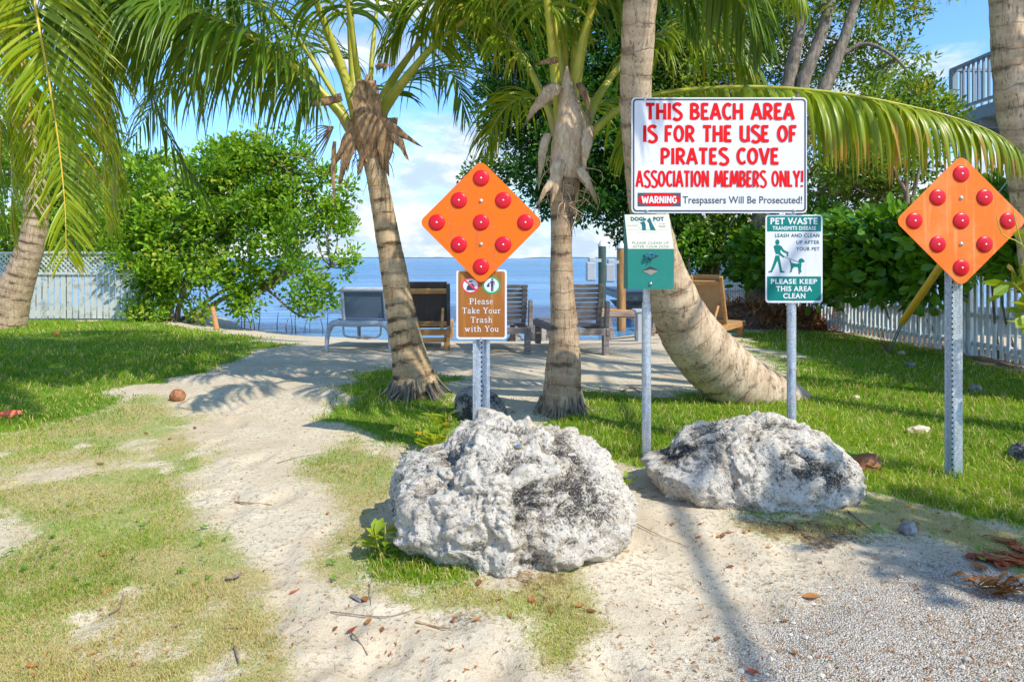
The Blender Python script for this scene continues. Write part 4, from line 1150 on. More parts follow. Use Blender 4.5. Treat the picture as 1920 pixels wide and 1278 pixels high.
# the label lies on the slope
e1 = np.array([1.0, 0, 0]); e2 = np.array([0, yt_ - Yf, zt_ - zm]); Ls = np.linalg.norm(e2); e2 /= Ls; nn = np.cross(e1, e2)
wL = xR - xL
def slope(u, v, lift=0.0): return np.array([xL, Yf, zm]) + e1 * (u * wL) + e2 * (v * Ls) + nn * lift
bb = MB(); bb.add([slope(0.004, 0.004, .0015), slope(.996, .004, .0015), slope(.996, .994, .0015), slope(.004, .994, .0015)], [[0, 1, 2, 3]], 0)
def slope_poly(pts, m, lift): bb.add([slope(u, v, lift) for u, v in pts], np.arange(len(pts))[None], m)
def slope_text(s, u0, u1, v0, v1, m, bold, shear=0.0):
    v, f = font_mesh(s, bold, 1.1, shear)
    uu = (v[:, 0] - v[:, 0].min()) / np.ptp(v[:, 0]) * (u1 - u0) + u0; vv = (v[:, 1] - CAP0) / (CAP1 - CAP0) * (v1 - v0) + v0
    W_ = np.array([slope(a, b, .0026) for a, b in zip(uu, vv)])
    by = {}
    for q in f: by.setdefault(len(q), []).append(q)
    base = bb.n; bb.v.append((W_, np.zeros(len(W_)), np.zeros(len(W_)))); bb.n += len(W_)
    for k, q in by.items(): bb.f.append((np.array(q) + base, np.zeros(len(q), int) + m, False))
slope_text('DOGI', .13, .43, .81, .915, 1, .06); slope_text('POT', .63, .87, .81, .915, 1, .06)
slope_text('PLEASE CLEAN UP', .10, .91, .135, .205, 2, .005, 0.25); slope_text('AFTER YOUR DOG!', .10, .91, .03, .10, 2, .005, 0.25)
slope_poly([(.0, .535), (.92, .535), (.92, .54), (.0, .54)], 2, .0022); slope_poly([(.22, .47), (.72, .47), (.72, .476), (.22, .476)], 2, .0022)
cir = lambda cx, cy, rx, ry, n=16: [(cx + rx * math.cos(6.2832 * i / n), cy + ry * math.sin(6.2832 * i / n)) for i in range(n)]
for a, b in zip(cir(.47, .69, .20, .165, 28), cir(.47, .69, .20, .165, 28)[1:]):
    slope_poly([a, b, (b[0] * .97 + .47 * .03, b[1] * .97 + .69 * .03), (a[0] * .97 + .47 * .03, a[1] * .97 + .69 * .03)], 2, .0022)
slope_poly([(.36, .53), (.36, .70), (.32, .74), (.37, .78), (.43, .80), (.45, .70), (.44, .53)], 1, .0023)
slope_poly([(.54, .53), (.52, .75), (.48, .80), (.52, .86), (.57, .84), (.62, .66), (.66, .53)], 1, .0023)
slope_poly(cir(.45, .85, .025, .04, 8), 1, .0025); slope_poly(cir(.55, .86, .025, .04, 8), 1, .0027)
slope_text('BAGS', .74, .88, .62, .67, 2, .01); slope_text('LITTER', .74, .88, .70, .735, 2, .0); slope_text('EVERYWHERE', .03, .25, .655, .685, 2, .0)
bb.build('label', [M['cream'], M['teal_text'], M['faint_text']], db)
for cyp, kind in ((708, 1), (905, 0)):
    cx_, cz_ = P(*dp(495, cyp), Yf)[[0, 2]]
    hw, hh = 112 / 7.1 / FPX * Yf, 60 / 7.1 / FPX * Yf
    sb = MB(); sb.add([(cx_ - hw, Yf - .0008, cz_), (cx_, Yf - .0008, cz_ - hh), (cx_ + hw, Yf - .0008, cz_), (cx_, Yf - .0008, cz_ + hh)], [[0, 1, 2, 3]], 0)
    if kind == 0:
        n = 9; us = np.linspace(-1, 1, n)
        V = []; 
        for u in us:
            zc = cz_ - hh * 0.05; top = hh * (1 - abs(u)) * 0.35 + 1e-4; bot = -hh * (1 - abs(u)) * 0.93
            V += [(cx_ + u * hw * .93, Yf - .0016 - 0.004 * (1 - abs(u)), zc + top), (cx_ + u * hw * .93, Yf - .0016, zc + bot)]
        V = np.array(V); i = np.arange(n - 1) * 2
        sb.add(V, np.stack([i + 1, i + 3, i + 2, i], -1), 1, 0, 0, True)
    else:
        # the torn end of a bag sticking out of the slot
        n = 7; V = []
        for j in range(4):
            for i in range(n):
                u = i / (n - 1) - 0.62
                V.append((cx_ + u * hw * 1.1, Yf - 0.002 - 0.012 * math.sin(j * 0.9 + i * 1.3) ** 2 - 0.004 * j, cz_ + hh * (0.40 - 0.30 * j) - 0.006 * math.sin(i * 2.1)))
        i = np.arange(n - 1); F = np.concatenate([np.stack([i + j * n, i + (j + 1) * n, i + 1 + (j + 1) * n, i + 1 + j * n], -1) for j in range(3)])
        sb.add(np.array(V), F, 2, 0, 0, True)
        sb.add([(cx_ - hw * .8, Yf - .0015, cz_ + hh * .05), (cx_, Yf - .0025, cz_ + hh * .62), (cx_ + hw * .85, Yf - .0015, cz_ + hh * .08), (cx_, Yf - .0025, cz_ + hh * .9)], [[0, 1, 2, 3]], 3)
    sb.build('slot', [M['slot'], M['steel'], M['teal_text'], M['peb_blue']], db)
bolt(db, P(*dp(497, 1078), Yf) - np.array([0, .001, 0]), 0.010, 'lock', 'steel')
# ------------------------------------------------------------------ palms
UP = np.array([0, 0, 1.0])


def frond(parent, ctrl, leaf_len=0.6, n=80, pet=0.22, w0=0.024, lw=0.028, droop=1.0, seed=0, leafm='frond', stemm='petiole', fold=0.25, roll=0.0, tipless=0.0, ang=(78, 28), dry_tips=0.14, label=None, ctrl_world=False):
    """one palm frond: a tapering midrib along ctrl [(px, py, depth)] with two rows of drooping leaflets"""
    r = np.random.default_rng(seed + 100)
    pts = np.asarray(ctrl, float) if ctrl_world else np.array([P(*c) for c in ctrl])
    C = spline(pts, 60)
    T = unit(np.gradient(C, axis=0))
    L = np.concatenate([[0], np.cumsum(np.linalg.norm(np.diff(C, axis=0), axis=1))]); tot = L[-1]
    S = np.cross(T, UP); bad = np.linalg.norm(S, axis=1) < 0.15; S[bad] = np.nan
    if bad.any():
        for k in range(3):
            idx = np.arange(60); ok = ~np.isnan(S[:, k]); S[:, k] = np.interp(idx, idx[ok], S[ok, k]) if ok.any() else (1.0 if k == 0 else 0.0)
    S = unit(S - T * np.sum(S * T, 1)[:, None])
    for i in range(1, 60):
        if np.dot(S[i], S[i - 1]) < 0: S[i] = -S[i]
    N = np.cross(S, T)
    if roll: S, N = S * math.cos(roll) + N * math.sin(roll), N * math.cos(roll) - S * math.sin(roll)
    mb = MB()
    rad = w0 * np.interp(np.linspace(0, 1, 60), [0, 0.06, 0.3, 0.7, 1], [1.9, 1.25, 0.72, 0.35, 0.08])
    mb.tube(C, rad, 7, 1, np.interp(np.linspace(0, 1, 60), [0, 0.05, 0.13], [1, 0.7, 0]), flat=0.75)
    # leaflets
    u = np.linspace(pet, 0.995, n); u = np.repeat(u, 2) + r.normal(0, 0.004, 2 * n); sg = np.tile([1, -1], n)
    keep = r.random(2 * n) > 0.05 + 0.22 * (n2(u * 14 + seed, sg * 3.0, 1.0, 2, seed) > 0.66); u, sg = np.clip(u[keep], 0, 1), sg[keep]; m_ = len(u)
    fi = u * 59; i0 = np.clip(fi.astype(int), 0, 58); fr = (fi - i0)[:, None]
    lerp = lambda A: A[i0] * (1 - fr) + A[i0 + 1] * fr
    B, Tt, Ss, Nn = lerp(C), unit(lerp(T)), unit(lerp(S)), unit(lerp(N))
    w_ = (u - pet) / (1 - pet)
    ln = leaf_len * np.interp(w_, [0, 0.12, 0.35, 0.6, 0.85, 1], [0.55, 0.85, 1.0, 0.92, 0.6, 0.34]) * r.uniform(0.85, 1.12, m_)
    al = np.radians(np.interp(w_, [0, 1], ang)) + r.normal(0, 0.09, m_) + 0.5 * (n2(u * 18, sg * 5.0, 1.0, 2, seed + 3) - 0.5)
    fo = fold + r.normal(0, 0.16, m_) + 0.8 * (n2(u * 15, sg * 7.0, 1.0, 2, seed + 9) - 0.5)
    d = Tt * np.cos(al)[:, None] + (Ss * (sg * np.cos(fo))[:, None] + Nn * np.sin(fo)[:, None]) * np.sin(al)[:, None]
    d = unit(d)
    K = 6; pos = B.copy(); PP = [pos.copy()]; DD = [d.copy()]
    g = droop * r.uniform(0.8, 1.25, m_)
    for k in range(K):
        d = unit(d + (-UP) * (g * 0.34 * (0.5 + k / K))[:, None] + r.normal(0, 0.02, (m_, 3)))
        pos = pos + d * (ln / K)[:, None]; PP.append(pos.copy()); DD.append(d.copy())
    PP = np.stack(PP, 1); DD = np.stack(DD, 1)
    Wv = unit(Tt[:, None] - DD * np.sum(Tt[:, None] * DD, -1, keepdims=True))
    tw = r.normal(0, 0.35, m_)[:, None, None]
    Bn = np.cross(DD, Wv); Wv = unit(Wv * np.cos(tw) + Bn * np.sin(tw))
    wid = lw * np.array([0.45, 0.95, 1.0, 0.9, 0.7, 0.42, 0.05])[None] * r.uniform(0.8, 1.15, m_)[:, None] * np.interp(w_, [0, 0.5, 1], [0.9, 1, 0.55])[:, None]
    fold_up = np.cross(Wv, DD) * (wid * 0.22)[..., None]
    A_ = PP - Wv * wid[..., None] / 2 + fold_up; B_ = PP + Wv * wid[..., None] / 2 + fold_up
    V = np.stack([A_, PP, B_], 2).reshape(-1, 3)            # (m, K+1, 3)
    base = np.arange(m_)[:, None] * (K + 1) * 3 + np.arange(K)[None] * 3
    F = np.concatenate([np.stack([base, base + 1, base + 4, base + 3], -1).reshape(-1, 4), np.stack([base + 1, base + 2, base + 5, base + 4], -1).reshape(-1, 4)])
    tint = np.clip(r.normal(0.42, 0.2, m_), 0, 0.85)[:, None] + np.linspace(0, 0.15, K + 1)[None]
    if dry_tips: tint = tint + (r.random(m_) < dry_tips)[:, None] * np.linspace(0, 0.9, K + 1)[None] ** 2
    mb.add(V, F, 0, np.repeat(np.clip(tint, 0, 1), 3, 1).ravel(), 0, True)
    o = mb.build('frond', [M[leafm], M[stemm]], parent)
    if label: o['label'] = label
    return o


def sheath(parent, a, b, Yd, wpx, seed, m='fibre', bulge=0.03, curl=0.8, name='leaf_sheath'):
    """hanging fibrous sheath between two photo points, a curved tapering sheet with thickness"""
    r = np.random.default_rng(seed); pa, pb = P(*a, Yd), P(*b, Yd)
    n, k = 10, 6; w_ = wpx / FPX * Yd; ax = unit(pb - pa); sd = unit(np.cross(ax, np.array([0, 1.0, 0])))
    V = []
    for lay in (0, 1):
        for i in range(n):
            t = i / (n - 1); ww = w_ * (0.75 + 0.35 * math.sin(min(1, t * 2.2) * 1.5)) * (1 - t ** 1.5 * 0.92) * 0.52
            c = pa + (pb - pa) * t + np.array([0, -bulge * math.sin(t * 3.0), 0]) + sd * (curl * w_ * 0.3 * math.sin(t * 2.6 + seed))
            for j in range(k):
                s = j / (k - 1) * 2 - 1
                V.append(c + sd * (s * ww * (1 + r.normal(0, 0.13))) + np.array([0, 0.35 * ww * s * s + lay * 0.008, 0]) + (ax * r.uniform(-0.3, 0.7) * w_ if i >= n - 2 else 0))
    V = np.array(V); F = []
    for lay in (0, 1):
        for i in range(n - 1):
            for j in range(k - 1):
                a0 = lay * n * k + i * k + j; q = [a0, a0 + 1, a0 + k + 1, a0 + k]; F.append(q if lay else q[::-1])
    for i in range(n - 1):
        for j in (0, k - 1): a0 = i * k + j; F.append([a0, a0 + k, a0 + k + n * k, a0 + n * k])
    for j in range(k - 1):
        for i in (0, n - 1): a0 = i * k + j; F.append([a0, a0 + 1, a0 + 1 + n * k, a0 + n * k])
    return MB().add(V, np.array(F), 0, 0, 0, True).build(name, M[m], parent)


def trunk(parent, ctrl, m, seg=26, nring=9.0, seed=0, rough=0.02, n=150, swell=0.04, name='trunk'):
    """ctrl [(px, py, depth, width in px)] -> ringed palm stem"""
    c4 = np.array([[*P(a, b, Y), w / 2 / FPX * Y] for a, b, Y, w in ctrl])
    S = spline(c4, n); L = np.concatenate([[0], np.cumsum(np.linalg.norm(np.diff(S[:, :3], axis=0), axis=1))])
    wob = n2(L, 0 * L, 1.5, 2, seed) - 0.5
    rad = S[:, 3] * (1 + swell * ((((L * nring + 1.2 * wob) % 1.0)) - 0.5) * 0.7 + 0.06 * (n2(L, 0 * L, 5, 3, seed) - 0.5))
    mb = MB().tube(S[:, :3], rad, seg, 0, 0, L)
    V, t, u = mb.v[0]
    cx = np.repeat(S[:, :3], seg, 0); d = V - cx
    V = cx + d * (1 + rough * 4 * (fbm(V * 9.0, 4, seed) - 0.5))[:, None]
    mb.v[0] = (V, t, u)
    return mb.build(name, M[m], parent)


def roots(parent, b, r0, seed, n=70, spread=1.0):
    """mat of thin roots round the foot of a palm"""
    r = np.random.default_rng(seed); mb = MB()
    for i in range(n):
        a = r.uniform(0, 6.283); d = np.array([math.cos(a), math.sin(a), 0]); l = r0 * r.uniform(.25, .9) * spread
        p0 = np.array([b[0], b[1], 0]) + d * r0 * r.uniform(.82, .98); p2 = p0 + d * l + r.normal(0, .02, 3); p1 = (p0 + p2) / 2
        p0[2] = float(ground_at(p0[0], p0[1])) + r.uniform(.03, .15); p1[2] = float(ground_at(p1[0], p1[1])) + r.uniform(.012, .05); p2[2] = float(ground_at(p2[0], p2[1])) - .015
        mb.tube(spline([p0, p1, p2], 7), np.linspace(.011, .005, 7) * r.uniform(.6, 1.2), 5)
    return mb.build('roots', M['bark_tree'], parent)


def core(parent, pts, m='fibre', name='crown_base', seed=0):
    c4 = np.array([[*P(a, b, Y), w / 2 / FPX * Y] for a, b, Y, w in pts]); S = spline(c4, 40)
    mb = MB().tube(S[:, :3], S[:, 3], 20)
    V, t, u = mb.v[0]; cx = np.repeat(S[:, :3], 20, 0); d = V - cx
    V = cx + d * (1 + 0.5 * (fbm(V * np.array([14, 14, 4.0]), 4, seed) - 0.5))[:, None]; mb.v[0] = (V, t, u)
    return mb.build(name, M[m], parent)


def auto_fronds(parent, c, azs, L, leaf_len, seed, el=(55, 20), **k):
    """fronds of a crown that hangs outside the picture: they rise, arch and droop"""
    r = np.random.default_rng(seed)
    for i, az in enumerate(azs):
        e = math.radians(r.uniform(*sorted(el))); a = math.radians(az); ln = L * r.uniform(0.85, 1.1)
        p = np.array(c, float); d = np.array([math.sin(a) * math.cos(e), math.cos(a) * math.cos(e), math.sin(e)]); q = [p.copy()]
        for j in range(6):
            p = p + d * ln / 6; q.append(p.copy()); d = unit(d + np.array([0, 0, -0.30 - 0.05 * j]))
        frond(parent, q, leaf_len=leaf_len, seed=seed * 10 + i, ctrl_world=True, **k)


# --- palm leaning up from the grass mound beside the path
b = on(778, 738); YL = b[1]
pl = thing('palm_tree', 'slender coconut palm leaning from the sand path towards the open water', 'palm', b, 0, 'coconut palms')
trunk(pl, [(783, 765, YL, 96), (778, 725, YL, 86), (766, 660, YL, 65), (749, 570, YL, 53), (735, 490, YL, 47), (719, 400, YL, 42), (706, 330, YL, 38), (697, 285, YL, 42)], 'bark_pale', nring=13, seed=1)
roots(pl, on(778, 740), 86 / 2 / FPX * YL, 3)
core(pl, [(698, 300, YL, 40), (694, 265, YL, 62), (690, 225, YL, 58), (690, 180, YL, 34), (690, 140, YL, 5)], 'fibre_dark', seed=2)
fr = lambda p, c, **k: frond(p, c, **k)
fr(pl, [(676, 250, 5.45), (668, 215, 5.42), (640, 125, 5.4), (592, 0, 5.2), (540, -150, 5.0), (430, -260, 4.8), (300, -260, 4.7), (200, -160, 4.6)], leaf_len=0.75, seed=1, w0=0.050, droop=1.1, pet=.30)
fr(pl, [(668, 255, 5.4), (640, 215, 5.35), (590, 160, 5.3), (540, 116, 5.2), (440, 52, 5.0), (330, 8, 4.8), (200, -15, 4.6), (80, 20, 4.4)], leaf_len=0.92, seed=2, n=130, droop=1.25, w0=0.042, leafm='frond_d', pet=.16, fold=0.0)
fr(pl, [(655, 245, 5.6), (620, 195, 5.7), (555, 150, 5.9), (470, 118, 6.2), (380, 125, 6.5), (300, 180, 6.8), (250, 260, 7.0)], leaf_len=0.8, seed=3, n=70, droop=1.2, leafm='frond', pet=.2)
fr(pl, [(672, 230, 5.6), (664, 150, 5.7), (656, 10, 5.8), (645, -150, 6.0), (590, -300, 6.3), (480, -330, 6.6), (380, -220, 6.8)], leaf_len=0.75, seed=4, w0=0.046, pet=.28)
fr(pl, [(706, 235, 5.45), (722, 200, 5.4), (775, 130, 5.3), (835, 65, 5.2), (920, 10, 5.1), (1010, 0, 5.0), (1090, 50, 4.95)], leaf_len=0.62, seed=5, w0=0.046, droop=1.2, pet=.35, ang=(70, 25))
fr(pl, [(700, 225, 5.6), (730, 160, 5.65), (785, 80, 5.7), (840, 0, 5.7), (910, -90, 5.7), (1000, -110, 5.7), (1080, -50, 5.7)], leaf_len=0.85, seed=6, w0=0.042, droop=1.2, pet=.30)
fr(pl, [(708, 235, 5.7), (728, 180, 5.9), (770, 140, 6.1), (820, 128, 6.3), (855, 150, 6.5), (872, 215, 6.6)], leaf_len=0.62, seed=7, n=55, w0=0.022, droop=0.55, leafm='frond_d', stemm='petiole_d', pet=.22, fold=0.1)
fr(pl, [(692, 200, 5.6), (702, 60, 5.7), (725, -90, 5.9), (790, -190, 6.2), (880, -180, 6.5), (950, -80, 6.7)], leaf_len=0.8, seed=8, pet=.25)
fr(pl, [(672, 220, 5.8), (630, 120, 6.1), (570, 40, 6.5), (490, 5, 6.9), (400, 30, 7.3), (330, 110, 7.6)], leaf_len=0.8, seed=9, n=60, droop=1.1, pet=.2)
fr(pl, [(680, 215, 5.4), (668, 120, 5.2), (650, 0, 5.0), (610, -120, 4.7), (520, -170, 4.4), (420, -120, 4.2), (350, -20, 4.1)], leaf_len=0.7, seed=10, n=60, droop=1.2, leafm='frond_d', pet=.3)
for i, (a, b_, w_, mm) in enumerate((((668, 225), (618, 315), 22, 'fibre_dark'), ((655, 245), (640, 335), 26, 'fibre'), ((722, 222), (734, 318), 34, 'fibre'), ((715, 222), (786, 268), 18, 'fibre_dark'), ((684, 150), (670, 250), 26, 'fibre'), ((700, 150), (712, 250), 26, 'fibre_dark'), ((692, 215), (668, 318), 26, 'fibre_dark'), ((705, 225), (716, 305), 24, 'fibre'), ((660, 240), (655, 318), 18, 'fibre_dark'),
                                     ((690, 250), (700, 300), 36, 'fibre'), ((628, 265), (628, 385), 9, 'fibre_dark'), ((740, 240), (758, 290), 22, 'fibre'), ((680, 250), (672, 305), 26, 'fibre'), ((640, 180), (562, 200), 16, 'fibre_dark'), ((705, 130), (735, 120), 12, 'fibre_dark'))):
    sheath(pl, a, b_, YL - 0.05 - 0.015 * (i % 4), w_, i, 'fibre_dark' if i % 3 else mm)
tw = MB()
for i in range(14):
    a0 = P(625, 238, YL); e = P(560 + 8 * (i % 5), 262 + 5 * i, YL - 0.1 + 0.02 * i)
    tw.tube(spline([a0, (a0 * 0.5 + e * 0.5) + np.array([0, 0, 0.05 - 0.006 * i]), e], 8), np.linspace(0.006, 0.0012, 8), 5)
tw.build('dry_flower_stalk', M['twig'], pl)

def fibres(parent, ctr, Yd, seed, n=60, m='fibre_dark'):
    r = np.random.default_rng(seed); mb = MB()
    for i in range(n):
        p0 = P(ctr[0] + r.normal(0, 22), ctr[1] + r.normal(0, 28), Yd - .10 + r.uniform(0, .18)); e = p0 + np.array([r.normal(0, .06), r.normal(-.02, .03), -r.uniform(.06, .26)])
        mb.tube(spline([p0, (p0 + e) / 2 + np.array([r.normal(0, .03), -.02, .02]), e], 7), np.linspace(.0045, .0012, 7), 5)
    return mb.build('fibres', M[m], parent)


fibres(pl, (690, 262), YL, 7)
# --- stout palm between the trash sign and the beach sign
b = on(1052, 772); YC = b[1]
pc = thing('palm_tree', 'stout coconut palm with shaggy fibre crown between the trash sign and beach sign', 'palm', b, 0, 'coconut palms')
trunk(pc, [(1049, 800, YC, 82), (1052, 760, YC, 74), (1056, 690, YC, 66), (1058, 620, YC, 53), (1053, 520, YC, 43), (1053, 440, YC, 40), (1055, 380, YC, 47), (1060, 335, YC, 58)], 'bark_grey', nring=10, seed=5)
roots(pc, on(1051, 772), 76 / 2 / FPX * YC, 4, 50, .7)
core(pc, [(1057, 380, YC, 46), (1061, 330, YC, 58), (1068, 272, YC, 64), (1069, 230, YC, 60), (1066, 195, YC, 40), (1064, 160, YC, 22), (1063, 125, YC, 4)], 'fibre', seed=6)
fr(pc, [(1058, 285, 4.72), (1050, 220, 4.68), (1038, 120, 4.62), (1025, 0, 4.5), (1005, -160, 4.3), (950, -330, 4.1), (840, -400, 3.9), (720, -330, 3.8)], leaf_len=0.7, seed=21, w0=0.046, pet=.34)
fr(pc, [(1070, 215, 4.70), (1080, 150, 4.66), (1100, 50, 4.6), (1135, -60, 4.5), (1200, -180, 4.4), (1310, -220, 4.2), (1420, -150, 4.1), (1500, -20, 4.0)], leaf_len=0.75, seed=22, w0=0.044, pet=.32, droop=1.2)
fr(pc, [(1045, 250, 4.85), (1015, 175, 4.9), (968, 90, 5.0), (905, 25, 5.1), (830, 0, 5.2), (760, 30, 5.3), (720, 100, 5.35)], leaf_len=0.62, seed=23, w0=0.034, droop=1.2, pet=.25)
fr(pc, [(1095, 235, 4.9), (1125, 175, 5.0), (1172, 115, 5.1), (1240, 65, 5.2), (1320, 60, 5.3), (1390, 105, 5.35), (1430, 170, 5.4)], leaf_len=0.6, seed=24, w0=0.036, droop=1.2, pet=.3)
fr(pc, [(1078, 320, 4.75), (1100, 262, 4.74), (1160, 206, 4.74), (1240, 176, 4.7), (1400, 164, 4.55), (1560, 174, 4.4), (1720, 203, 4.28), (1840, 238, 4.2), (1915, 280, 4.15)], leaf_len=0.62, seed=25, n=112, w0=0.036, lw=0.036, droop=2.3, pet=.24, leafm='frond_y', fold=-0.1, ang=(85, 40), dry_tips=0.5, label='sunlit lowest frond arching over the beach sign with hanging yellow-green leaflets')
fr(pc, [(1050, 240, 5.0), (1015, 190, 5.2), (970, 185, 5.4), (930, 225, 5.5), (905, 290, 5.6)], leaf_len=0.5, seed=26, n=44, w0=0.018, droop=0.8, pet=.2)
fr(pc, [(1085, 240, 5.0), (1115, 195, 5.2), (1155, 195, 5.4), (1180, 240, 5.5), (1190, 310, 5.6)], leaf_len=0.5, seed=27, n=44, w0=0.018, droop=0.8, pet=.2)
fr(pc, [(1062, 180, 4.95), (1055, 20, 5.1), (1020, -150, 5.3), (940, -260, 5.5), (850, -230, 5.7), (780, -110, 5.8), (750, 20, 5.85)], leaf_len=0.8, seed=28, w0=0.026, droop=1.2, pet=.28)
fr(pc, [(1068, 180, 4.95), (1090, 0, 5.1), (1150, -150, 5.3), (1250, -220, 5.5), (1350, -150, 5.7), (1420, -20, 5.8)], leaf_len=0.8, seed=29, w0=0.026, droop=1.2, pet=.28)
fr(pc, [(1058, 170, 4.9), (1035, 20, 4.9), (985, -90, 4.9), (910, -120, 4.9), (850, -60, 4.9), (820, 50, 4.9)], leaf_len=0.62, seed=30, w0=0.024, droop=1.2, pet=.3)
fr(pc, [(1072, 170, 4.8), (1110, 20, 4.7), (1150, -60, 4.6), (1200, -90, 4.5), (1260, -50, 4.4), (1300, 40, 4.35)], leaf_len=0.6, seed=31, w0=0.024, droop=1.2, pet=.3, leafm='frond_d')
for i, (a, b_, w_, mm) in enumerate((((1042, 155), (998, 225), 30, 'husk'), ((1027, 250), (1013, 342), 18, 'husk'), ((1058, 300), (1034, 374), 28, 'fibre'), ((1090, 312), (1113, 380), 20, 'fibre'), ((1086, 155), (1104, 222), 15, 'fibre_dark'),
                                     ((1045, 108), (1006, 122), 14, 'fibre_dark'), ((1098, 236), (1102, 318), 24, 'fibre'), ((1042, 330), (1010, 385), 14, 'fibre'))):
    sheath(pc, a, b_, YC - 0.09 - 0.012 * (i % 4), w_, 40 + i, mm)

fibres(pc, (1066, 330), YC, 8, 45, 'fibre')
# --- heavy leaning palm behind the beach sign
b = on(1440, 752)
pr = thing('palm_tree', 'thick palm trunk sweeping up from a sprawling base behind the beach sign', 'palm', b, 0, 'coconut palms')
trunk(pr, [(1550, 786, 5.25, 30), (1510, 768, 5.2, 60), (1470, 752, 5.14, 84), (1412, 732, 5.05, 104), (1350, 690, 4.95, 118), (1292, 622, 4.8, 108), (1252, 535, 4.65, 88), (1224, 440, 4.5, 76), (1204, 320, 4.35, 64), (1192, 190, 4.2, 59), (1196, 70, 4.05, 62), (1202, -40, 3.95, 64), (1205, -250, 3.8, 60)], 'bark_light', nring=7, seed=9, seg=34, n=200)
core(pr, [(1205, -240, 3.8, 60), (1205, -300, 3.8, 85), (1205, -380, 3.8, 60)], 'fibre', seed=8)
cr = P(1205, -330, 3.8)
fr(pr, [(1205, -330, 3.8), (1240, -260, 3.85), (1290, -150, 3.95), (1350, -50, 4.05), (1400, 20, 4.15), (1430, 90, 4.2)], leaf_len=0.55, seed=41, w0=0.03, droop=1.25, pet=.2, leafm='frond_d')
fr(pr, [(1205, -330, 3.85), (1260, -420, 4.1), (1380, -430, 4.5), (1520, -320, 4.9), (1620, -160, 5.2), (1660, 20, 5.4)], leaf_len=0.75, seed=42, droop=1.2)
fr(pr, [(1205, -330, 3.75), (1150, -420, 3.6), (1020, -430, 3.4), (880, -320, 3.3), (800, -180, 3.25)], leaf_len=0.7, seed=43, droop=1.2)
fr(pr, [(1205, -330, 3.85), (1215, -460, 4.2), (1230, -420, 4.9), (1240, -220, 5.6), (1245, -20, 6.0)], leaf_len=0.8, seed=44, droop=1.2, leafm='frond_d')
fr(pr, [(1205, -330, 3.85), (1120, -440, 4.1), (1010, -380, 4.6), (940, -220, 5.0), (905, -40, 5.3), (890, 60, 5.4)], leaf_len=0.72, seed=45, droop=1.2, leafm='frond_d')
fr(pr, [(1205, -330, 3.75), (1300, -460, 3.4), (1480, -520, 3.0), (1640, -460, 2.7)], leaf_len=0.7, seed=46, droop=1.2)

# --- palm at the edge by the balcony
b = on(1985, 765)
pe = thing('palm_tree', 'pale ringed palm trunk standing in front of the white balcony', 'palm', b, 0, 'coconut palms')
trunk(pe, [(2000, 790, 5.0, 80), (1975, 700, 5.0, 72), (1948, 500, 4.95, 60), (1915, 290, 4.9, 56), (1896, 160, 4.85, 57), (1887, 0, 4.8, 56), (1883, -200, 4.75, 54), (1882, -420, 4.7, 52)], 'bark_light', nring=7, seed=13, seg=30)
ce = P(1882, -440, 4.7)
rr = np.random.default_rng(77)


auto_fronds(pe, ce, (-70, -20, 25, 80, 130, 190, 235, 300), 2.5, 0.7, 5, n=52)
auto_fronds(pe, ce, (0, 90), 2.2, 0.7, 25, el=(60, 75), n=46)
core(pe, [(1882, -400, 4.7, 54), (1882, -450, 4.7, 80), (1882, -520, 4.7, 50)], 'fibre', seed=3)

# --- sapling tree beside the camera, outside the photo: dapples the gravel edge
def stray_tree(label, x, y, zc, rad, n, seed, m='leaf_olive'):
    o_ = np.array([x, y, float(ground_at(x, y))]); ot = thing('leafy_tree', label, 'tree', o_); r_ = np.random.default_rng(seed)
    m_ = MB(); m_.tube(spline([o_, o_ + [.05, .1, zc * .4], o_ + [0, .05, zc]], 14), np.linspace(.09, .02, 14), 9)
    for i in range(6):
        e = np.array([x, y, zc]) + unit(r_.normal(0, 1, 3)) * rad * .8; m_.tube(spline([o_ + [.03, .1, zc * .55], (o_ + [0, 0, zc] + e) / 2, e], 9), np.linspace(.035, .008, 9), 6)
    m_.build('trunk', M['bark_tree'], ot)
    d_ = unit(r_.normal(0, 1, (n, 3))); q_ = np.array([x, y, zc]) + d_ * np.array(rad) * (r_.random(n) ** .45)[:, None]; k_ = fbm(q_ * 1.7, 3, seed) > .45
    m_ = MB(); leaf_cloud(m_, q_[k_], 26, .2, .12, .06, seed, out=d_[k_]); m_.build('crown', M[m], ot)


def leaf_cloud(*a, **k): return _leaf_cloud(*a, **k)


# --- palm by the lattice fence
b = on(8, 614); YF = b[1]
pf = thing('palm_tree', 'grey curved palm trunk standing against the lattice topped picket fence', 'palm', b, 0, 'coconut palms')
trunk(pf, [(0, 632, YF, 84), (8, 605, YF, 74), (25, 550, YF, 60), (48, 490, YF, 48), (66, 420, YF, 42), (66, 300, YF, 38), (40, 140, YF, 36), (-20, -20, YF, 35), (-70, -120, YF, 34)], 'bark_grey', nring=8, seed=15)
core(pf, [(-70, -110, YF, 34), (-90, -150, YF, 50), (-105, -190, YF, 36)], 'fibre_dark', seed=16)
auto_fronds(pf, P(-100, -160, YF), (60, 95, 130, 185, 230, 275, 320, 15), 3.6, 0.75, 7, n=56, droop=1.2, leafm='frond')

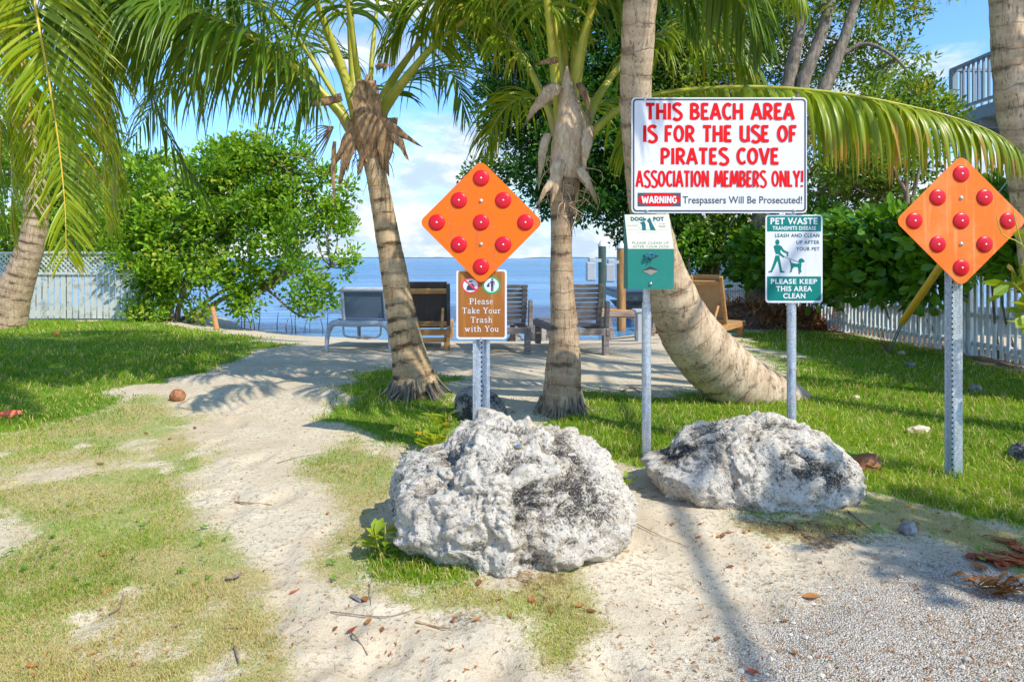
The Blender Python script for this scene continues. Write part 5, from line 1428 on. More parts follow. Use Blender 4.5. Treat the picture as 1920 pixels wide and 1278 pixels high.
# --- near palm whose crown hangs in from outside the picture
nb = np.array([-4.6, 4.6, float(ground_at(-4.6, 4.6))])
pn_ = thing('palm_tree', 'near coconut palm with big bright fronds hanging down beside the lattice fence', 'palm', nb, 0, 'coconut palms')
top = P(-170, -560, 4.3)
tb_ = MB(); Ss_ = spline([nb - [0, 0, .1], nb + [0.1, 0, .8], nb + [0.35, -0.1, 2.4], top], 90)
Ln = np.linspace(0, 4.6, 90)
tb_.tube(Ss_, 0.115 + 0.08 * np.exp(-Ln / 0.5), 22, 0, 0, Ln).build('trunk', M['bark_grey'], pn_)
MB().tube(spline([top - [0, 0, .3], top, top + [0, 0, .45]], 10), [0.11, 0.15, 0.17, 0.17, 0.15, 0.13, 0.11, 0.09, 0.07, 0.05], 14).build('crown_base', M['fibre'], pn_)
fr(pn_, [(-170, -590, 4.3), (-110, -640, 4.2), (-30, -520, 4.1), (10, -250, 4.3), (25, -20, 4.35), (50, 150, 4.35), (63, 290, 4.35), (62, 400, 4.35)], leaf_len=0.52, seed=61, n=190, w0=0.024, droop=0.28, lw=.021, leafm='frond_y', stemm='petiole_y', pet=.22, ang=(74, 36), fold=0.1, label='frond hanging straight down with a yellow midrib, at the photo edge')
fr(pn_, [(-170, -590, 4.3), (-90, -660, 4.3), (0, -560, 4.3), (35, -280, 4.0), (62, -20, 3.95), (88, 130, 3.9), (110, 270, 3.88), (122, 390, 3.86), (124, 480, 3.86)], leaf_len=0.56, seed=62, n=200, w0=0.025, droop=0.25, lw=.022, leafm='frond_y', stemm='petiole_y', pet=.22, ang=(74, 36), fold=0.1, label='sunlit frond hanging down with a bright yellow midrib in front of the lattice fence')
fr(pn_, [(-170, -590, 4.35), (-60, -700, 4.6), (80, -560, 5.0), (170, -280, 5.3), (235, 0, 5.5), (290, 190, 5.6), (345, 310, 5.65), (405, 395, 5.7)], leaf_len=0.62, seed=63, n=90, w0=0.026, droop=0.9, leafm='frond_d', stemm='petiole_d', pet=.2, dry_tips=0.15)
fr(pn_, [(-170, -590, 4.3), (-150, -700, 4.6), (-90, -560, 5.0), (-40, -250, 5.2), (-15, 20, 5.3), (0, 250, 5.35), (-5, 430, 5.4)], leaf_len=0.62, seed=64, n=80, droop=0.8, leafm='frond', stemm='petiole_y')
fr(pn_, [(-170, -590, 4.35), (-40, -700, 4.7), (120, -600, 5.1), (280, -350, 5.4), (400, -100, 5.6), (470, 80, 5.7)], leaf_len=0.8, seed=65, n=80, droop=1.1, leafm='frond_d', stemm='petiole_d')
fr(pn_, [(-170, -590, 4.35), (-90, -720, 5.0), (20, -560, 5.7), (100, -250, 6.2), (150, 20, 6.5), (190, 200, 6.6), (215, 330, 6.7)], leaf_len=0.8, seed=66, n=80, droop=0.9, leafm='frond')
fr(pn_, [(-170, -590, 4.25), (-60, -700, 4.0), (70, -620, 3.7), (190, -420, 3.5), (260, -200, 3.4), (300, -20, 3.35)], leaf_len=0.55, seed=67, n=80, droop=1.0, leafm='frond_d')
fr(pn_, [(-170, -590, 4.4), (-60, -680, 4.5), (60, -520, 4.6), (120, -250, 4.7), (158, 0, 4.75), (178, 150, 4.8), (192, 290, 4.8), (196, 400, 4.82)], leaf_len=0.62, seed=68, n=160, w0=0.024, droop=0.4, lw=.024, leafm='frond_y', stemm='petiole', ang=(74, 34))
fr(pn_, [(-170, -590, 4.4), (-120, -640, 4.5), (-50, -480, 4.6), (-20, -220, 4.65), (0, 0, 4.7), (15, 180, 4.7), (22, 320, 4.7), (20, 430, 4.7)], leaf_len=0.6, seed=81, n=150, w0=0.023, droop=0.35, lw=.024, leafm='frond_y', stemm='petiole_y', ang=(74, 36))
fr(pn_, [(-170, -590, 4.4), (-40, -690, 4.6), (80, -500, 4.9), (140, -230, 5.0), (185, 20, 5.05), (205, 180, 5.1), (212, 320, 5.1), (205, 420, 5.1)], leaf_len=0.66, seed=82, n=150, w0=0.023, droop=0.4, lw=.026, leafm='frond_y', stemm='petiole', ang=(74, 36))
fr(pn_, [(-170, -590, 4.4), (-60, -680, 4.7), (40, -520, 5.2), (90, -230, 5.5), (120, 20, 5.6), (140, 200, 5.6), (148, 360, 5.6), (140, 460, 5.6)], leaf_len=0.7, seed=83, n=150, w0=0.023, droop=0.4, lw=.028, leafm='frond', stemm='petiole', ang=(74, 36))
fr(pn_, [(-170, -590, 4.4), (-40, -720, 4.7), (120, -620, 5.0), (230, -380, 5.2), (310, -140, 5.3), (360, 60, 5.4), (380, 190, 5.45)], leaf_len=0.75, seed=69, n=100, w0=0.024, droop=0.9, leafm='frond')
fr(pn_, [(-170, -590, 4.4), (-40, -760, 4.9), (130, -680, 5.4), (250, -440, 5.8), (330, -200, 6.0), (300, 0, 6.2), (270, 130, 6.3)], leaf_len=0.85, seed=70, n=100, w0=0.024, droop=0.9, leafm='frond_d')
fr(pl, [(665, 250, 5.5), (620, 190, 5.5), (560, 120, 5.5), (470, 60, 5.5), (360, 40, 5.5), (250, 70, 5.5), (170, 140, 5.5)], leaf_len=0.85, seed=71, n=90, w0=0.026, droop=1.2, leafm='frond', fold=0.0)
fr(pl, [(665, 250, 5.6), (610, 150, 5.7), (530, 40, 5.8), (420, -30, 5.9), (290, -40, 6.0), (170, 10, 6.1), (90, 90, 6.2)], leaf_len=0.95, seed=72, n=95, w0=0.026, droop=1.2, leafm='frond_d', fold=0.0)
auto_fronds(pn_, top, (25, 45, 62, 80, 98, 116), 3.9, 0.85, 19, el=(30, 50), n=60)
auto_fronds(pn_, top, (50, 66, 82, 100), 4.4, 0.9, 39, el=(50, 66), n=60)
auto_fronds(pn_, top, (150, 200, 250, 300, 345), 3.0, 0.7, 9, n=46)

# ------------------------------------------------------------------ broadleaf trees, hedge, shrubs
def _leaf_cloud(mb, C, per, spread, ln, wd, seed, m=0, out=None, up=0.35, quadleaf=False, droopy=0.0):
    """leaf sprays round the points C"""
    r = np.random.default_rng(seed); k = len(C)
    c = np.repeat(C, per, 0); n = len(c)
    off = r.normal(0, 1, (n, 3)); off = off / (np.linalg.norm(off, axis=1)[:, None]) * (r.random(n) ** 0.45)[:, None] * np.repeat(r.uniform(0.6, 1.35, k), per)[:, None] * spread
    p = c + off
    ax = unit(off / spread * 0.8 + r.normal(0, 0.6, (n, 3)) + UP * up - UP * droopy + (np.repeat(out, per, 0) * 0.5 if out is not None else 0))
    nr = unit(r.normal(0, 0.55, (n, 3)) + UP * 0.85 + np.array([0.25, -0.35, 0])); sd = unit(np.cross(ax, nr)); nr = np.cross(sd, ax)
    l = ln * r.uniform(0.65, 1.25, n)[:, None]; w_ = wd * r.uniform(0.7, 1.2, n)[:, None]
    tint = np.clip(np.repeat(r.normal(0.42, 0.27, k), per) + r.normal(0, 0.2, n), 0, 1)
    if quadleaf:
        V = np.stack([p, p + ax * l * .32 + sd * w_ * .42 + nr * w_ * .12, p + ax * l * .72 + sd * w_ * .46 + nr * w_ * .1, p + ax * l, p + ax * l * .72 - sd * w_ * .46 + nr * w_ * .1, p + ax * l * .32 - sd * w_ * .42 + nr * w_ * .12], 1).reshape(-1, 3)
        o = np.arange(n) * 6
        mb.add(V, np.concatenate([np.stack([o, o + 1, o + 2, o + 3], -1), np.stack([o, o + 3, o + 4, o + 5], -1)]), m, np.repeat(tint, 6), 0, False)
    else:
        V = np.stack([p, p + ax * l * .5 + sd * w_ * .5 + nr * w_ * .15, p + ax * l, p + ax * l * .5 - sd * w_ * .5 + nr * w_ * .15], 1).reshape(-1, 3)
        o = np.arange(n) * 4
        mb.add(V, np.concatenate([np.stack([o, o + 1, o + 2], -1), np.stack([o, o + 2, o + 3], -1)]), m, np.repeat(tint, 4), 0, False)


def blob_points(blobs, n, seed, shell=0.45, gap=0.0, gsc=1.0):
    """clump centres inside ellipsoids ((px,py,Y), (rx,ry,rz)); gap thins them out with noise"""
    r = np.random.default_rng(seed); out = []; nor = []
    vol = np.array([np.prod(b[1]) ** 0.75 for b in blobs]); cnt = (n * vol / vol.sum()).astype(int) + 1
    for (c, rad), k in zip(blobs, cnt):
        c = P(*c) if len(c) == 3 else np.array(c[:3])
        d = unit(r.normal(0, 1, (k, 3))); q = c + d * np.array(rad) * (r.random(k) ** shell)[:, None]
        out.append(q); nor.append(d)
    q = np.concatenate(out); d = np.concatenate(nor)
    if gap > 0:
        keep = fbm(q * gsc, 3, seed) > gap; q, d = q[keep], d[keep]
    return q, d


def limbs(mb, list_, m=0, seg=9):
    for ctrl in list_:
        c4 = np.array([[*P(a, b, Y), w / 2 / FPX * Y] for a, b, Y, w in ctrl]); S = spline(c4, 8 * len(ctrl))
        V = S[:, :3] + 0.04 * (np.stack([n2(S[:, 2] + i * 9, S[:, 0], 2.5, 2, i) for i in range(3)], -1) - 0.5)
        mb.tube(V, np.maximum(S[:, 3] * (1 + 0.25 * (n2(S[:, 2], S[:, 0], 6, 3, 4) - 0.5)), 0.003), seg)


def tree(name, label, cat, blobs, limb, leafm, barkm, n, per, spread, ln, wd, seed, gap=0.0, gsc=1.0, shell=0.45, base=None, group=None, twigs=0, quadleaf=False, up=0.35, droopy=0.0, zmin=None):
    b = np.array(base) if base is not None else P(*limb[0][0][:3]); b = np.array([b[0], b[1], float(ground_at(b[0], b[1]))])
    o = thing(name, label, cat, b, 0, group)
    q, d = blob_points(blobs, n, seed, shell, gap, gsc)
    if zmin is not None: k = q[:, 2] > zmin; q, d = q[k], d[k]
    tmb = MB(); limbs(tmb, limb)
    r = np.random.default_rng(seed + 5)
    if twigs:
        ends = np.array([P(*l[-1][:3]) for l in limb] + [P(*l[len(l) // 2][:3]) for l in limb])
        for i in r.choice(len(q), min(twigs, len(q)), replace=False):
            e = ends[np.argmin(np.linalg.norm(ends - q[i], axis=1))]; mid = (e + q[i]) / 2 + r.normal(0, 0.12, 3)
            tmb.tube(spline([e, mid, q[i]], 7), np.linspace(0.016, 0.004, 7), 5, cap=False)
    tmb.build('trunk', M[barkm], o)
    mb = MB(); leaf_cloud(mb, q, per, spread, ln, wd, seed + 1, out=d, quadleaf=quadleaf, up=up, droopy=droopy)
    mb.build('crown', M[leafm], o)
    return o


# bright mangrove on the shore
tree('mangrove_tree', 'bright green mangrove tree on the shore beside the lattice fence', 'tree',
     [((400, 420, 12.0), (1.25, 1.0, 1.15)), ((500, 380, 12.2), (1.0, 0.9, 1.0)), ((300, 400, 12.4), (1.0, 1.0, 1.0)), ((560, 450, 12.0), (0.85, 0.8, 0.85)), ((580, 530, 11.9), (0.55, 0.6, 0.40)),
      ((515, 300, 12.2), (0.55, 0.6, 0.55)), ((430, 320, 12.4), (0.8, 0.8, 0.7)), ((330, 520, 12.0), (0.85, 0.8, 0.55)), ((450, 520, 12.0), (0.75, 0.7, 0.45)), ((630, 400, 12.1), (0.35, 0.4, 0.35)), ((280, 560, 11.8), (0.5, 0.4, 0.35)), ((640, 490, 11.9), (0.3, 0.3, 0.35)), ((600, 570, 11.9), (0.40, 0.4, 0.18)), ((250, 480, 12.0), (0.6, 0.5, 0.6)), ((370, 575, 11.8), (0.6, 0.4, 0.25)), ((270, 590, 11.6), (.5, .3, .2)), ((460, 570, 11.8), (.5, .35, .25)), ((330, 590, 11.5), (.35, .25, .15)), ((520, 258, 12.2), (.28, .3, .22)), ((450, 275, 12.3), (.4, .3, .2)), ((600, 335, 12.1), (.3, .3, .3)), ((655, 440, 12.0), (.22, .2, .3)), ((650, 350, 12.1), (.15, .2, .25)), ((560, 300, 12.2), (.2, .2, .3)), ((230, 420, 12.3), (.4, .4, .5)), ((270, 320, 12.4), (.6, .4, .4))],
     [[(315, 612, 12.0, 14), (320, 540, 12.0, 12), (340, 460, 12.0, 9), (380, 380, 12.1, 6)], [(330, 612, 12.0, 12), (340, 560, 12.0, 10), (370, 480, 11.9, 8), (430, 420, 12, 6)], [(306, 612, 12.1, 12), (300, 520, 12.1, 9), (290, 420, 12.3, 6)],
      [(345, 612, 12.0, 9), (420, 560, 12.0, 8), (520, 520, 12.0, 6), (620, 500, 12, 4)], [(325, 612, 11.9, 9), (322, 480, 12.0, 7), (420, 350, 12.2, 5), (510, 290, 12.2, 3)], [(322, 612, 12.2, 7), (460, 530, 12.1, 6), (560, 590, 12.0, 4), (610, 592, 12.0, 3)]],
     'leaf_bright', 'bark_tree', 1500, 32, 0.20, 0.10, 0.05, 101, gap=0.455, gsc=2.2, twigs=260, quadleaf=True, shell=0.6)
for (px, lab) in ((403, 'thin pale stake leaning under the mangrove at the lawn edge'), ):
    s_ = MB().tube([P(410, 636, 11.0), P(404, 606, 11.0), P(398, 575, 11.05)], [0.045, 0.042, 0.038], 10)
    tag(s_.build('wooden_stake', M['teak'], origin=P(410, 618, 11.0)), lab, 'stake')
# trees beyond the lattice fence
tree('leafy_tree', 'green tree rising behind the lattice fence', 'tree', [((60, 330, 15), (2.2, 1.4, 1.9)), ((210, 390, 15), (1.5, 1.2, 1.3)), ((-80, 250, 16), (2.4, 1.5, 2.2)), ((130, 450, 14.5), (1.6, 1.0, 0.7)), ((20, 460, 14.5), (1.3, 1, .8))],
     [[(40, 610, 15, 20), (50, 480, 15, 15), (60, 330, 15, 8)], [(45, 600, 15, 14), (140, 450, 15, 10), (210, 380, 15, 6)]], 'leaf_bright', 'bark_tree', 800, 38, 0.28, 0.13, 0.07, 111, gap=0.36, gsc=1.1, twigs=50)
stray_tree('slender leafy tree outside the photo beside the gravel', 4.3, 0.2, 3.6, (.85, .45, .5), 90, 5)
# tree beyond the picket fence, outside the photo: dapples the lawn
_o = np.array([7.6, 4.0, float(ground_at(7.6, 4.0))]); ot = thing('leafy_tree', 'round green tree outside the photo beyond the hedge', 'tree', _o)
_m = MB(); _m.tube(spline([_o, _o + [0, .1, 1.5], _o + [-.1, .1, 3.6]], 14), np.linspace(.13, .06, 14), 10)
for e in ((-1, .6, 4.6), (.7, -.5, 4.9), (.2, .9, 4.4), (-.6, -.8, 4.2)): _m.tube(spline([_o + [0, .1, 2.4], _o + np.array(e) * [.5, .5, .8], _o + np.array(e)], 10), np.linspace(.06, .015, 10), 7)
_m.build('trunk', M['bark_tree'], ot)
_r = np.random.default_rng(3); _d = unit(_r.normal(0, 1, (330, 3))); _q = _o + [0, 0, 4.3] + _d * [1.75, 1.9, 1.1] * (_r.random(330) ** .4)[:, None]; _k = fbm(_q * 1.2, 3, 2) > .44
_m = MB(); leaf_cloud(_m, _q[_k], 30, .26, .13, .065, 4, out=_d[_k]); _m.build('crown', M['leaf_olive'], ot)
# dark dense tree behind the stout palm
tree('buttonwood_tree', 'tall dark green tree behind the stout palm with reddish trunk', 'tree',
     [((1040, 120, 14), (1.6, 1.3, 1.9)), ((960, 60, 14), (1.1, 1.0, 1.4)), ((1110, 260, 13.6), (1.25, 1.1, 1.3)), ((1020, 300, 13.8), (0.95, .9, .85)), ((940, 210, 13.8), (.55, .6, .6)), ((1130, 360, 13.6), (.95, .8, .65)), ((1060, 370, 13.6), (.6, .6, .40)),
      ((1200, 60, 14), (1.6, 1.2, 1.7)), ((1210, 200, 13.8), (1.3, 1.1, 1.3)), ((1190, 400, 13.6), (.5, .5, .5)), ((910, 330, 13.6), (.4, .4, .25)), ((1000, -60, 14), (1.6, 1.2, 1.2)), ((1270, 450, 13.5), (.7, .6, .8)), ((1250, 330, 13.6), (1.0, .9, 1.0)), ((1165, 440, 13.4), (.22, .22, .22))],
     [[(1322, 560, 13.5, 46), (1330, 520, 13.5, 40), (1338, 460, 13.5, 34), (1350, 410, 13.5, 30), (1400, 340, 13.5, 20)], [(1338, 470, 13.5, 24), (1290, 380, 13.6, 18), (1200, 280, 13.8, 14), (1100, 200, 14, 8)], [(1345, 430, 13.5, 22), (1250, 200, 13.8, 15), (1150, 60, 14, 9)], [(1200, 280, 13.8, 10), (1080, 300, 13.8, 7), (980, 260, 13.8, 5)]],
     'leaf_dark', 'bark_red', 2100, 46, 0.27, 0.12, 0.058, 121, gap=0.27, gsc=1.3, twigs=150, droopy=0.2)
tree('shade_tree', 'tall tree with three leaning grey limbs and thin sunlit leaves behind the beach sign', 'tree',
     [((1440, 60, 14.2), (1.4, 1.2, 1.5)), ((1560, 40, 14.2), (1.5, 1.1, 1.2)), ((1390, 180, 14), (1.2, 1.0, 1.0)), ((1560, 170, 13.8), (1.4, .9, .8)), ((1690, 10, 12.8), (.9, .7, .5)), ((1650, 120, 13.2), (.9, .7, .7)), ((1640, 170, 12.6), (.8, .6, .5)), ((1600, -20, 12.8), (.9, .6, .4)), ((1360, 260, 12.8), (1.2, 1, 1.1)), ((1520, 320, 12.3), (1.2, .9, .6)),
      ((1380, 430, 12.8), (.7, .7, .6)), ((1290, 150, 13), (1.2, 1.0, 1.2)), ((1440, -20, 12.6), (1.4, 1.1, .9)), ((1560, 270, 11.8), (1.0, .7, .5)), ((1700, 290, 11.6), (.8, .6, .5)), ((1580, 380, 12.6), (1.0, .6, .6)), ((1690, 370, 12.0), (.9, .6, .5)), ((1640, 300, 12.6), (1.0, .6, .6)), ((1650, 330, 12.0), (.9, .7, .5)), ((1330, 60, 13), (1.1, 1, 1.2)), ((1560, -80, 13.2), (1.5, 1.0, .6))],
     [[(1440, 600, 12.4, 70), (1428, 560, 12.4, 48), (1425, 500, 12.4, 40), (1430, 400, 12.4, 38), (1455, 260, 12.4, 32), (1478, 160, 12.4, 26), (1497, 60, 12.4, 22), (1512, -60, 12.4, 17)], [(1430, 400, 12.4, 30), (1480, 250, 12.3, 28), (1508, 150, 12.3, 25), (1545, 50, 12.3, 21), (1570, -60, 12.3, 17)],
      [(1432, 420, 12.4, 28), (1520, 240, 12.2, 26), (1548, 160, 12.2, 24), (1580, 80, 12.2, 20), (1605, 0, 12.2, 17), (1625, -80, 12.2, 14)], [(1575, 105, 12.2, 9), (1625, 82, 12.1, 7), (1680, 110, 12.0, 6), (1712, 150, 12.0, 4)], [(1490, 240, 12.3, 12), (1400, 150, 12.6, 9), (1350, 60, 12.8, 6)], [(1500, 380, 12.3, 9), (1580, 340, 12.1, 8), (1650, 370, 12, 6), (1700, 400, 12, 4)]],
     'leaf_olive', 'bark_tree', 1400, 34, 0.28, 0.115, 0.05, 131, gap=0.37, gsc=1.4, twigs=190, droopy=0.3)
tree('shrub_tree', 'small yellowish green tree in front of the balcony corner', 'tree',
     [((1690, 190, 10.5), (.65, .6, .30)), ((1740, 150, 10.5), (.30, .3, .28)), ((1650, 230, 10.5), (.7, .6, .4)), ((1740, 215, 10.5), (.5, .5, .3)), ((1780, 205, 10.4), (.45, .4, .16)), ((1610, 300, 10.5), (.8, .6, .4))],
     [[(1700, 600, 10.5, 12), (1700, 420, 10.5, 10), (1700, 260, 10.5, 6), (1690, 180, 10.5, 3)], [(1700, 420, 10.5, 8), (1740, 240, 10.5, 5), (1745, 150, 10.5, 2)], [(1700, 360, 10.5, 8), (1640, 250, 10.5, 5), (1600, 200, 10.5, 3)]],
     'leaf_olive', 'bark_tree', 130, 30, 0.17, 0.11, 0.05, 141, twigs=40)


# hedge along the picket fence on the far side of the lawn
FENCE_A = on(1992, 703)[:2]; FENCE_B = on(1338, 588)[:2]
hd = thing('hedge', 'dense large-leaved dark green hedge spilling over the white picket fence', 'hedge', (*(0.45 * FENCE_A + 0.55 * FENCE_B), 0))
fdir = (FENCE_B - FENCE_A) / np.linalg.norm(FENCE_B - FENCE_A); fn = np.array([-fdir[1], fdir[0]]); fn = fn if fn[0] < 0 else -fn
rh = np.random.default_rng(151); nH = 1150
s_ = rh.random(nH) ** 0.9 * 7.6 - 1.6
bumpy = n2(s_, 0 * s_, 0.9, 3, 8)
zt = 1.66 + 0.55 * (bumpy - 0.35) - 0.06 * s_
zb = 0.62 + 0.45 * (n2(s_, 0 * s_, 1.3, 3, 18) - 0.5) + 0.42 * sstep(1.7, 0.6, s_) + 0.22 * sstep(3.2, 4.4, s_)
hz = zb + (zt - zb) * rh.random(nH)
prof_ = np.sqrt(np.clip(1 - ((hz - 1.05) / 0.75) ** 2, 0.05, 1))
off = prof_ * (0.40 + 0.35 * n2(s_, hz, 1.4, 3, 28)) * (0.35 + 0.65 * rh.random(nH)) - 0.25 * (rh.random(nH) < 0.35)
hp = np.stack([FENCE_A[0] + fdir[0] * s_ + fn[0] * off, FENCE_A[1] + fdir[1] * s_ + fn[1] * off, hz], -1)
hm = MB(); leaf_cloud(hm, hp, 13, 0.24, 0.165, 0.105, 152, out=np.repeat([[fn[0], fn[1], 0.2]], len(hp), 0), quadleaf=True, up=0.1)
hm.build('foliage', M['leaf_hedge'], hd)
hm = MB()
for i in range(34):
    s0 = rh.uniform(-1.5, 6); b0 = np.array([*(FENCE_A + fdir * s0 - fn * 0.25), -0.05]); e0 = np.array([*(FENCE_A + fdir * (s0 + rh.normal(0, .3)) + fn * rh.uniform(-.1, .4)), rh.uniform(0.9, 1.6)])
    MB().tube(spline([b0, (b0 + e0) / 2 + rh.normal(0, .08, 3), e0], 8), np.linspace(0.018, 0.005, 8), 6).build('stem', M['bark_tree'], hd)
# lower shrub further along, behind the teak lounger
tree('shrub', 'dark leafy shrub behind the teak lounger at the far end of the picket fence', 'shrub', [((1290, 460, 12.9), (.5, .4, .5)), ((1400, 445, 12.9), (.7, .4, .5)), ((1490, 450, 12.2), (.5, .4, .55)), ((1530, 430, 11.5), (.5, .4, .5))],
     [[(1300, 590, 12.8, 8), (1290, 480, 12.6, 4)], [(1400, 590, 13, 8), (1410, 470, 12.9, 4)], [(1500, 600, 12.2, 8), (1490, 460, 12, 4)]], 'leaf_hedge', 'bark_tree', 190, 26, 0.2, 0.13, 0.07, 161, quadleaf=True)


def seedling(label, px, py, Yd, hpx, nl, seed, lean=0.0, ln=0.06, name='seedling', group='young seedlings', wfac=0.42):
    """young plant: a few stems with broad leaves up them"""
    b = P(px, py, Yd); b[2] = min(b[2], float(ground_at(b[0], b[1])) if py > 560 else b[2]); r = np.random.default_rng(seed); h = hpx / FPX * Yd
    o = thing(name, label, 'plant', b, 0, group)
    pts = []; dirs = []
    for k in range(max(1, nl // 9)):
        a = r.uniform(0, 6.28); e = b + np.array([lean + 0.35 * h * math.cos(a) * (k > 0), 0.3 * h * math.sin(a) * (k > 0), h * (1 - 0.3 * (k > 0) * r.random())])
        C = spline([b, (b + e) / 2 + r.normal(0, 0.02 * h, 3), e], 10); MB().tube(C, np.linspace(0.004, 0.002, 10) * max(1, h / .25) ** .5, 6).build('stem', M['petiole'], o)
        for i in range(nl * 9 // max(1, nl // 9) // 9 + 1):
            t = r.uniform(0.3, 1.0); pts.append(C[int(t * 9)]); a2 = r.uniform(0, 6.28); dirs.append([math.cos(a2), math.sin(a2), r.uniform(0.1, 1.0)])
    p = np.array(pts); ax = unit(np.array(dirs)); n = len(p)
    sd = unit(np.cross(ax, UP)); nr = np.cross(sd, ax); l = ln * r.uniform(0.7, 1.3, n)[:, None]; w_ = l * wfac
    V = np.stack([p, p + ax * l * .3 + sd * w_ * .42 + nr * w_ * .15, p + ax * l * .65 + sd * w_ * .5 + nr * w_ * .1, p + ax * l - nr * w_ * .25, p + ax * l * .65 - sd * w_ * .5 + nr * w_ * .1, p + ax * l * .3 - sd * w_ * .42 + nr * w_ * .15], 1).reshape(-1, 3)
    q = np.arange(n) * 6
    MB().add(V, np.concatenate([np.stack([q, q + 1, q + 2, q + 3], -1), np.stack([q, q + 3, q + 4, q + 5], -1)]), 0, np.repeat(np.clip(r.normal(.5, .3, n), 0, 1), 6), 0, True).build('leaves', M['leaf_young'], o)
    return o


seedling('yellow green seedling standing behind the big boulder below the trash sign', 836, 812, 3.7, 78, 30, 1, 0.0, 0.085)
seedling('bushy yellow seedling with an orange leaf beside the taller seedling', 800, 822, 3.6, 52, 30, 2, 0.0, 0.075)
seedling('small sapling with drooping leaves at the shaded corner of the big boulder', 722, 1050, 2.38, 66, 18, 3, 0.0, 0.062)
seedling('tiny green sprout on the sand against the front of the big boulder', 1128, 1048, 2.36, 40, 8, 4, 0.0, 0.045)
seedling('small sprout in the gap between the two big boulders', 1176, 905, 3.1, 30, 9, 5, 0.0, 0.05)
# leafy shrub at the photo edge in front of the faded marker
rs = P(1985, 760, 3.0)
sh = thing('shrub', 'broad-leaved shrub with yellow stalks reaching across the faded orange marker', 'shrub', (rs[0], 3.0, float(ground_at(rs[0], 3.0))))
lp = []; ld = []
for i, ctrl in enumerate(([(1990, 760, 3.0), (1975, 600, 3.0), (1925, 470, 3.0), (1880, 440, 2.98), (1869, 405, 2.97)], [(1990, 760, 3.0), (1960, 600, 3.0), (1925, 490, 3.02), (1905, 420, 3.02), (1900, 395, 3.02)], [(1990, 760, 3.0), (1960, 640, 3.0), (1925, 560, 3.0), (1900, 530, 3.0)], [(1990, 760, 3), (1985, 560, 3.0), (1950, 440, 3.0)], [(1990, 760, 3.05), (1950, 620, 3.1), (1915, 520, 3.1)])):
    C = spline([P(*c) for c in ctrl], 24); MB().tube(C, np.linspace(0.006, 0.0022, 24), 6).build('stem', M['petiole'], sh)
    for t in ((0.62, .5) if i < 2 else (0.55, 0.65, 0.75, 0.85, 0.95, 1.0, .7, .9)): lp.append(C[int(t * 23)]); ld.append(rr.normal(0, 1, 3) + [-.5, -.3, .3])
lm = MB(); q = np.array(lp); leaf_cloud(lm, q, 3, 0.045, 0.105, 0.06, 172, quadleaf=True); lm.build('leaves', M['leaf_young'], sh)
# ------------------------------------------------------------------ fences, house, dock, loungers, small things
def picket_fence(name, label, A, B, h, pitch, pw, rails, m, lattice=None, post_every=2.4, gapped=False):
    A = np.array(A, float); B = np.array(B, float); L = np.linalg.norm(B - A); d = (B - A) / L; nrm = np.array([-d[1], d[0]])
    o = thing(name, label, 'fence', (*(A + B) / 2, 0))
    R = np.array([[d[0], nrm[0], 0], [d[1], nrm[1], 0], [0, 0, 1]])
    mb = MB(); n = int(L / pitch); r = np.random.default_rng(3)
    for i in range(n):
        c = A + d * (i + 0.5) * pitch; g = float(ground_at(*c)); hh = h * (1 + r.normal(0, 0.006)) - 0.03
        mb.box((c[0], c[1], g + 0.03 + hh / 2), (pw * r.uniform(.94, 1.06), 0.018, hh), 0, R @ np.array(Matrix.Rotation(r.normal(0, .006), 3, 'Y')))
    mb.build('pickets', m, o)
    off = nrm * (0.03 if nrm[1] > 0 else -0.03)          # rails on the far side
    for zr in rails:
        k = int(L / 0.6); mb = MB()
        for i in range(k):
            c = A + d * (i + .5) * L / k + off; mb.box((c[0], c[1], float(ground_at(*c)) + zr), (L / k + .002, 0.035, 0.05), 0, R)
        mb.build('rail', m, o)
    for s in np.arange(0, L + .01, post_every):
        c = A + d * s + off * 2.6; g = float(ground_at(*c)); hp_ = h + (lattice or 0) + 0.06
        MB().box((c[0], c[1], g + hp_ / 2 - .05), (0.085, 0.085, hp_ + .1), 0, R, bev=.006).build('post', m, o)
    if lattice:
        mb = MB(); sp = 0.085
        z0, z1 = h + 0.02, h + lattice - 0.03
        for sg in (1, -1):
            for i in range(int((L + z1 - z0) / sp) + 1):
                x0 = i * sp - (z1 - z0); a, b = (x0, x0 + (z1 - z0))
                za, zb2 = (z0, z1) if sg > 0 else (z1, z0)
                ca, cb = max(a, 0), min(b, L)
                if cb - ca < 0.02: continue
                fa, fb = (ca - a) / (b - a), (cb - a) / (b - a)
                pa = np.array([*(A + d * ca), za + (zb2 - za) * fa]); pb_ = np.array([*(A + d * cb), za + (zb2 - za) * fb])
                mid = (pa + pb_) / 2 + np.array([*(nrm * 0.006 * sg), float(ground_at(*(A + d * ca)))]); ln = np.linalg.norm(pb_ - pa); an = math.atan2(pb_[2] - pa[2], cb - ca)
                mb.box(mid, (ln, 0.008, 0.022), 0, R @ np.array(Matrix.Rotation(-an, 3, 'Y')))
        mb.build('lattice', m, o)
        for zr in (h + lattice, h + 0.0):
            mb = MB(); k = int(L / .6)
            for i in range(k):
                c = A + d * (i + .5) * L / k - off * .3; mb.box((c[0], c[1], float(ground_at(*c)) + zr), (L / k + .002, 0.05, 0.04), 0, R)
            mb.build('rail', m, o)
    return o


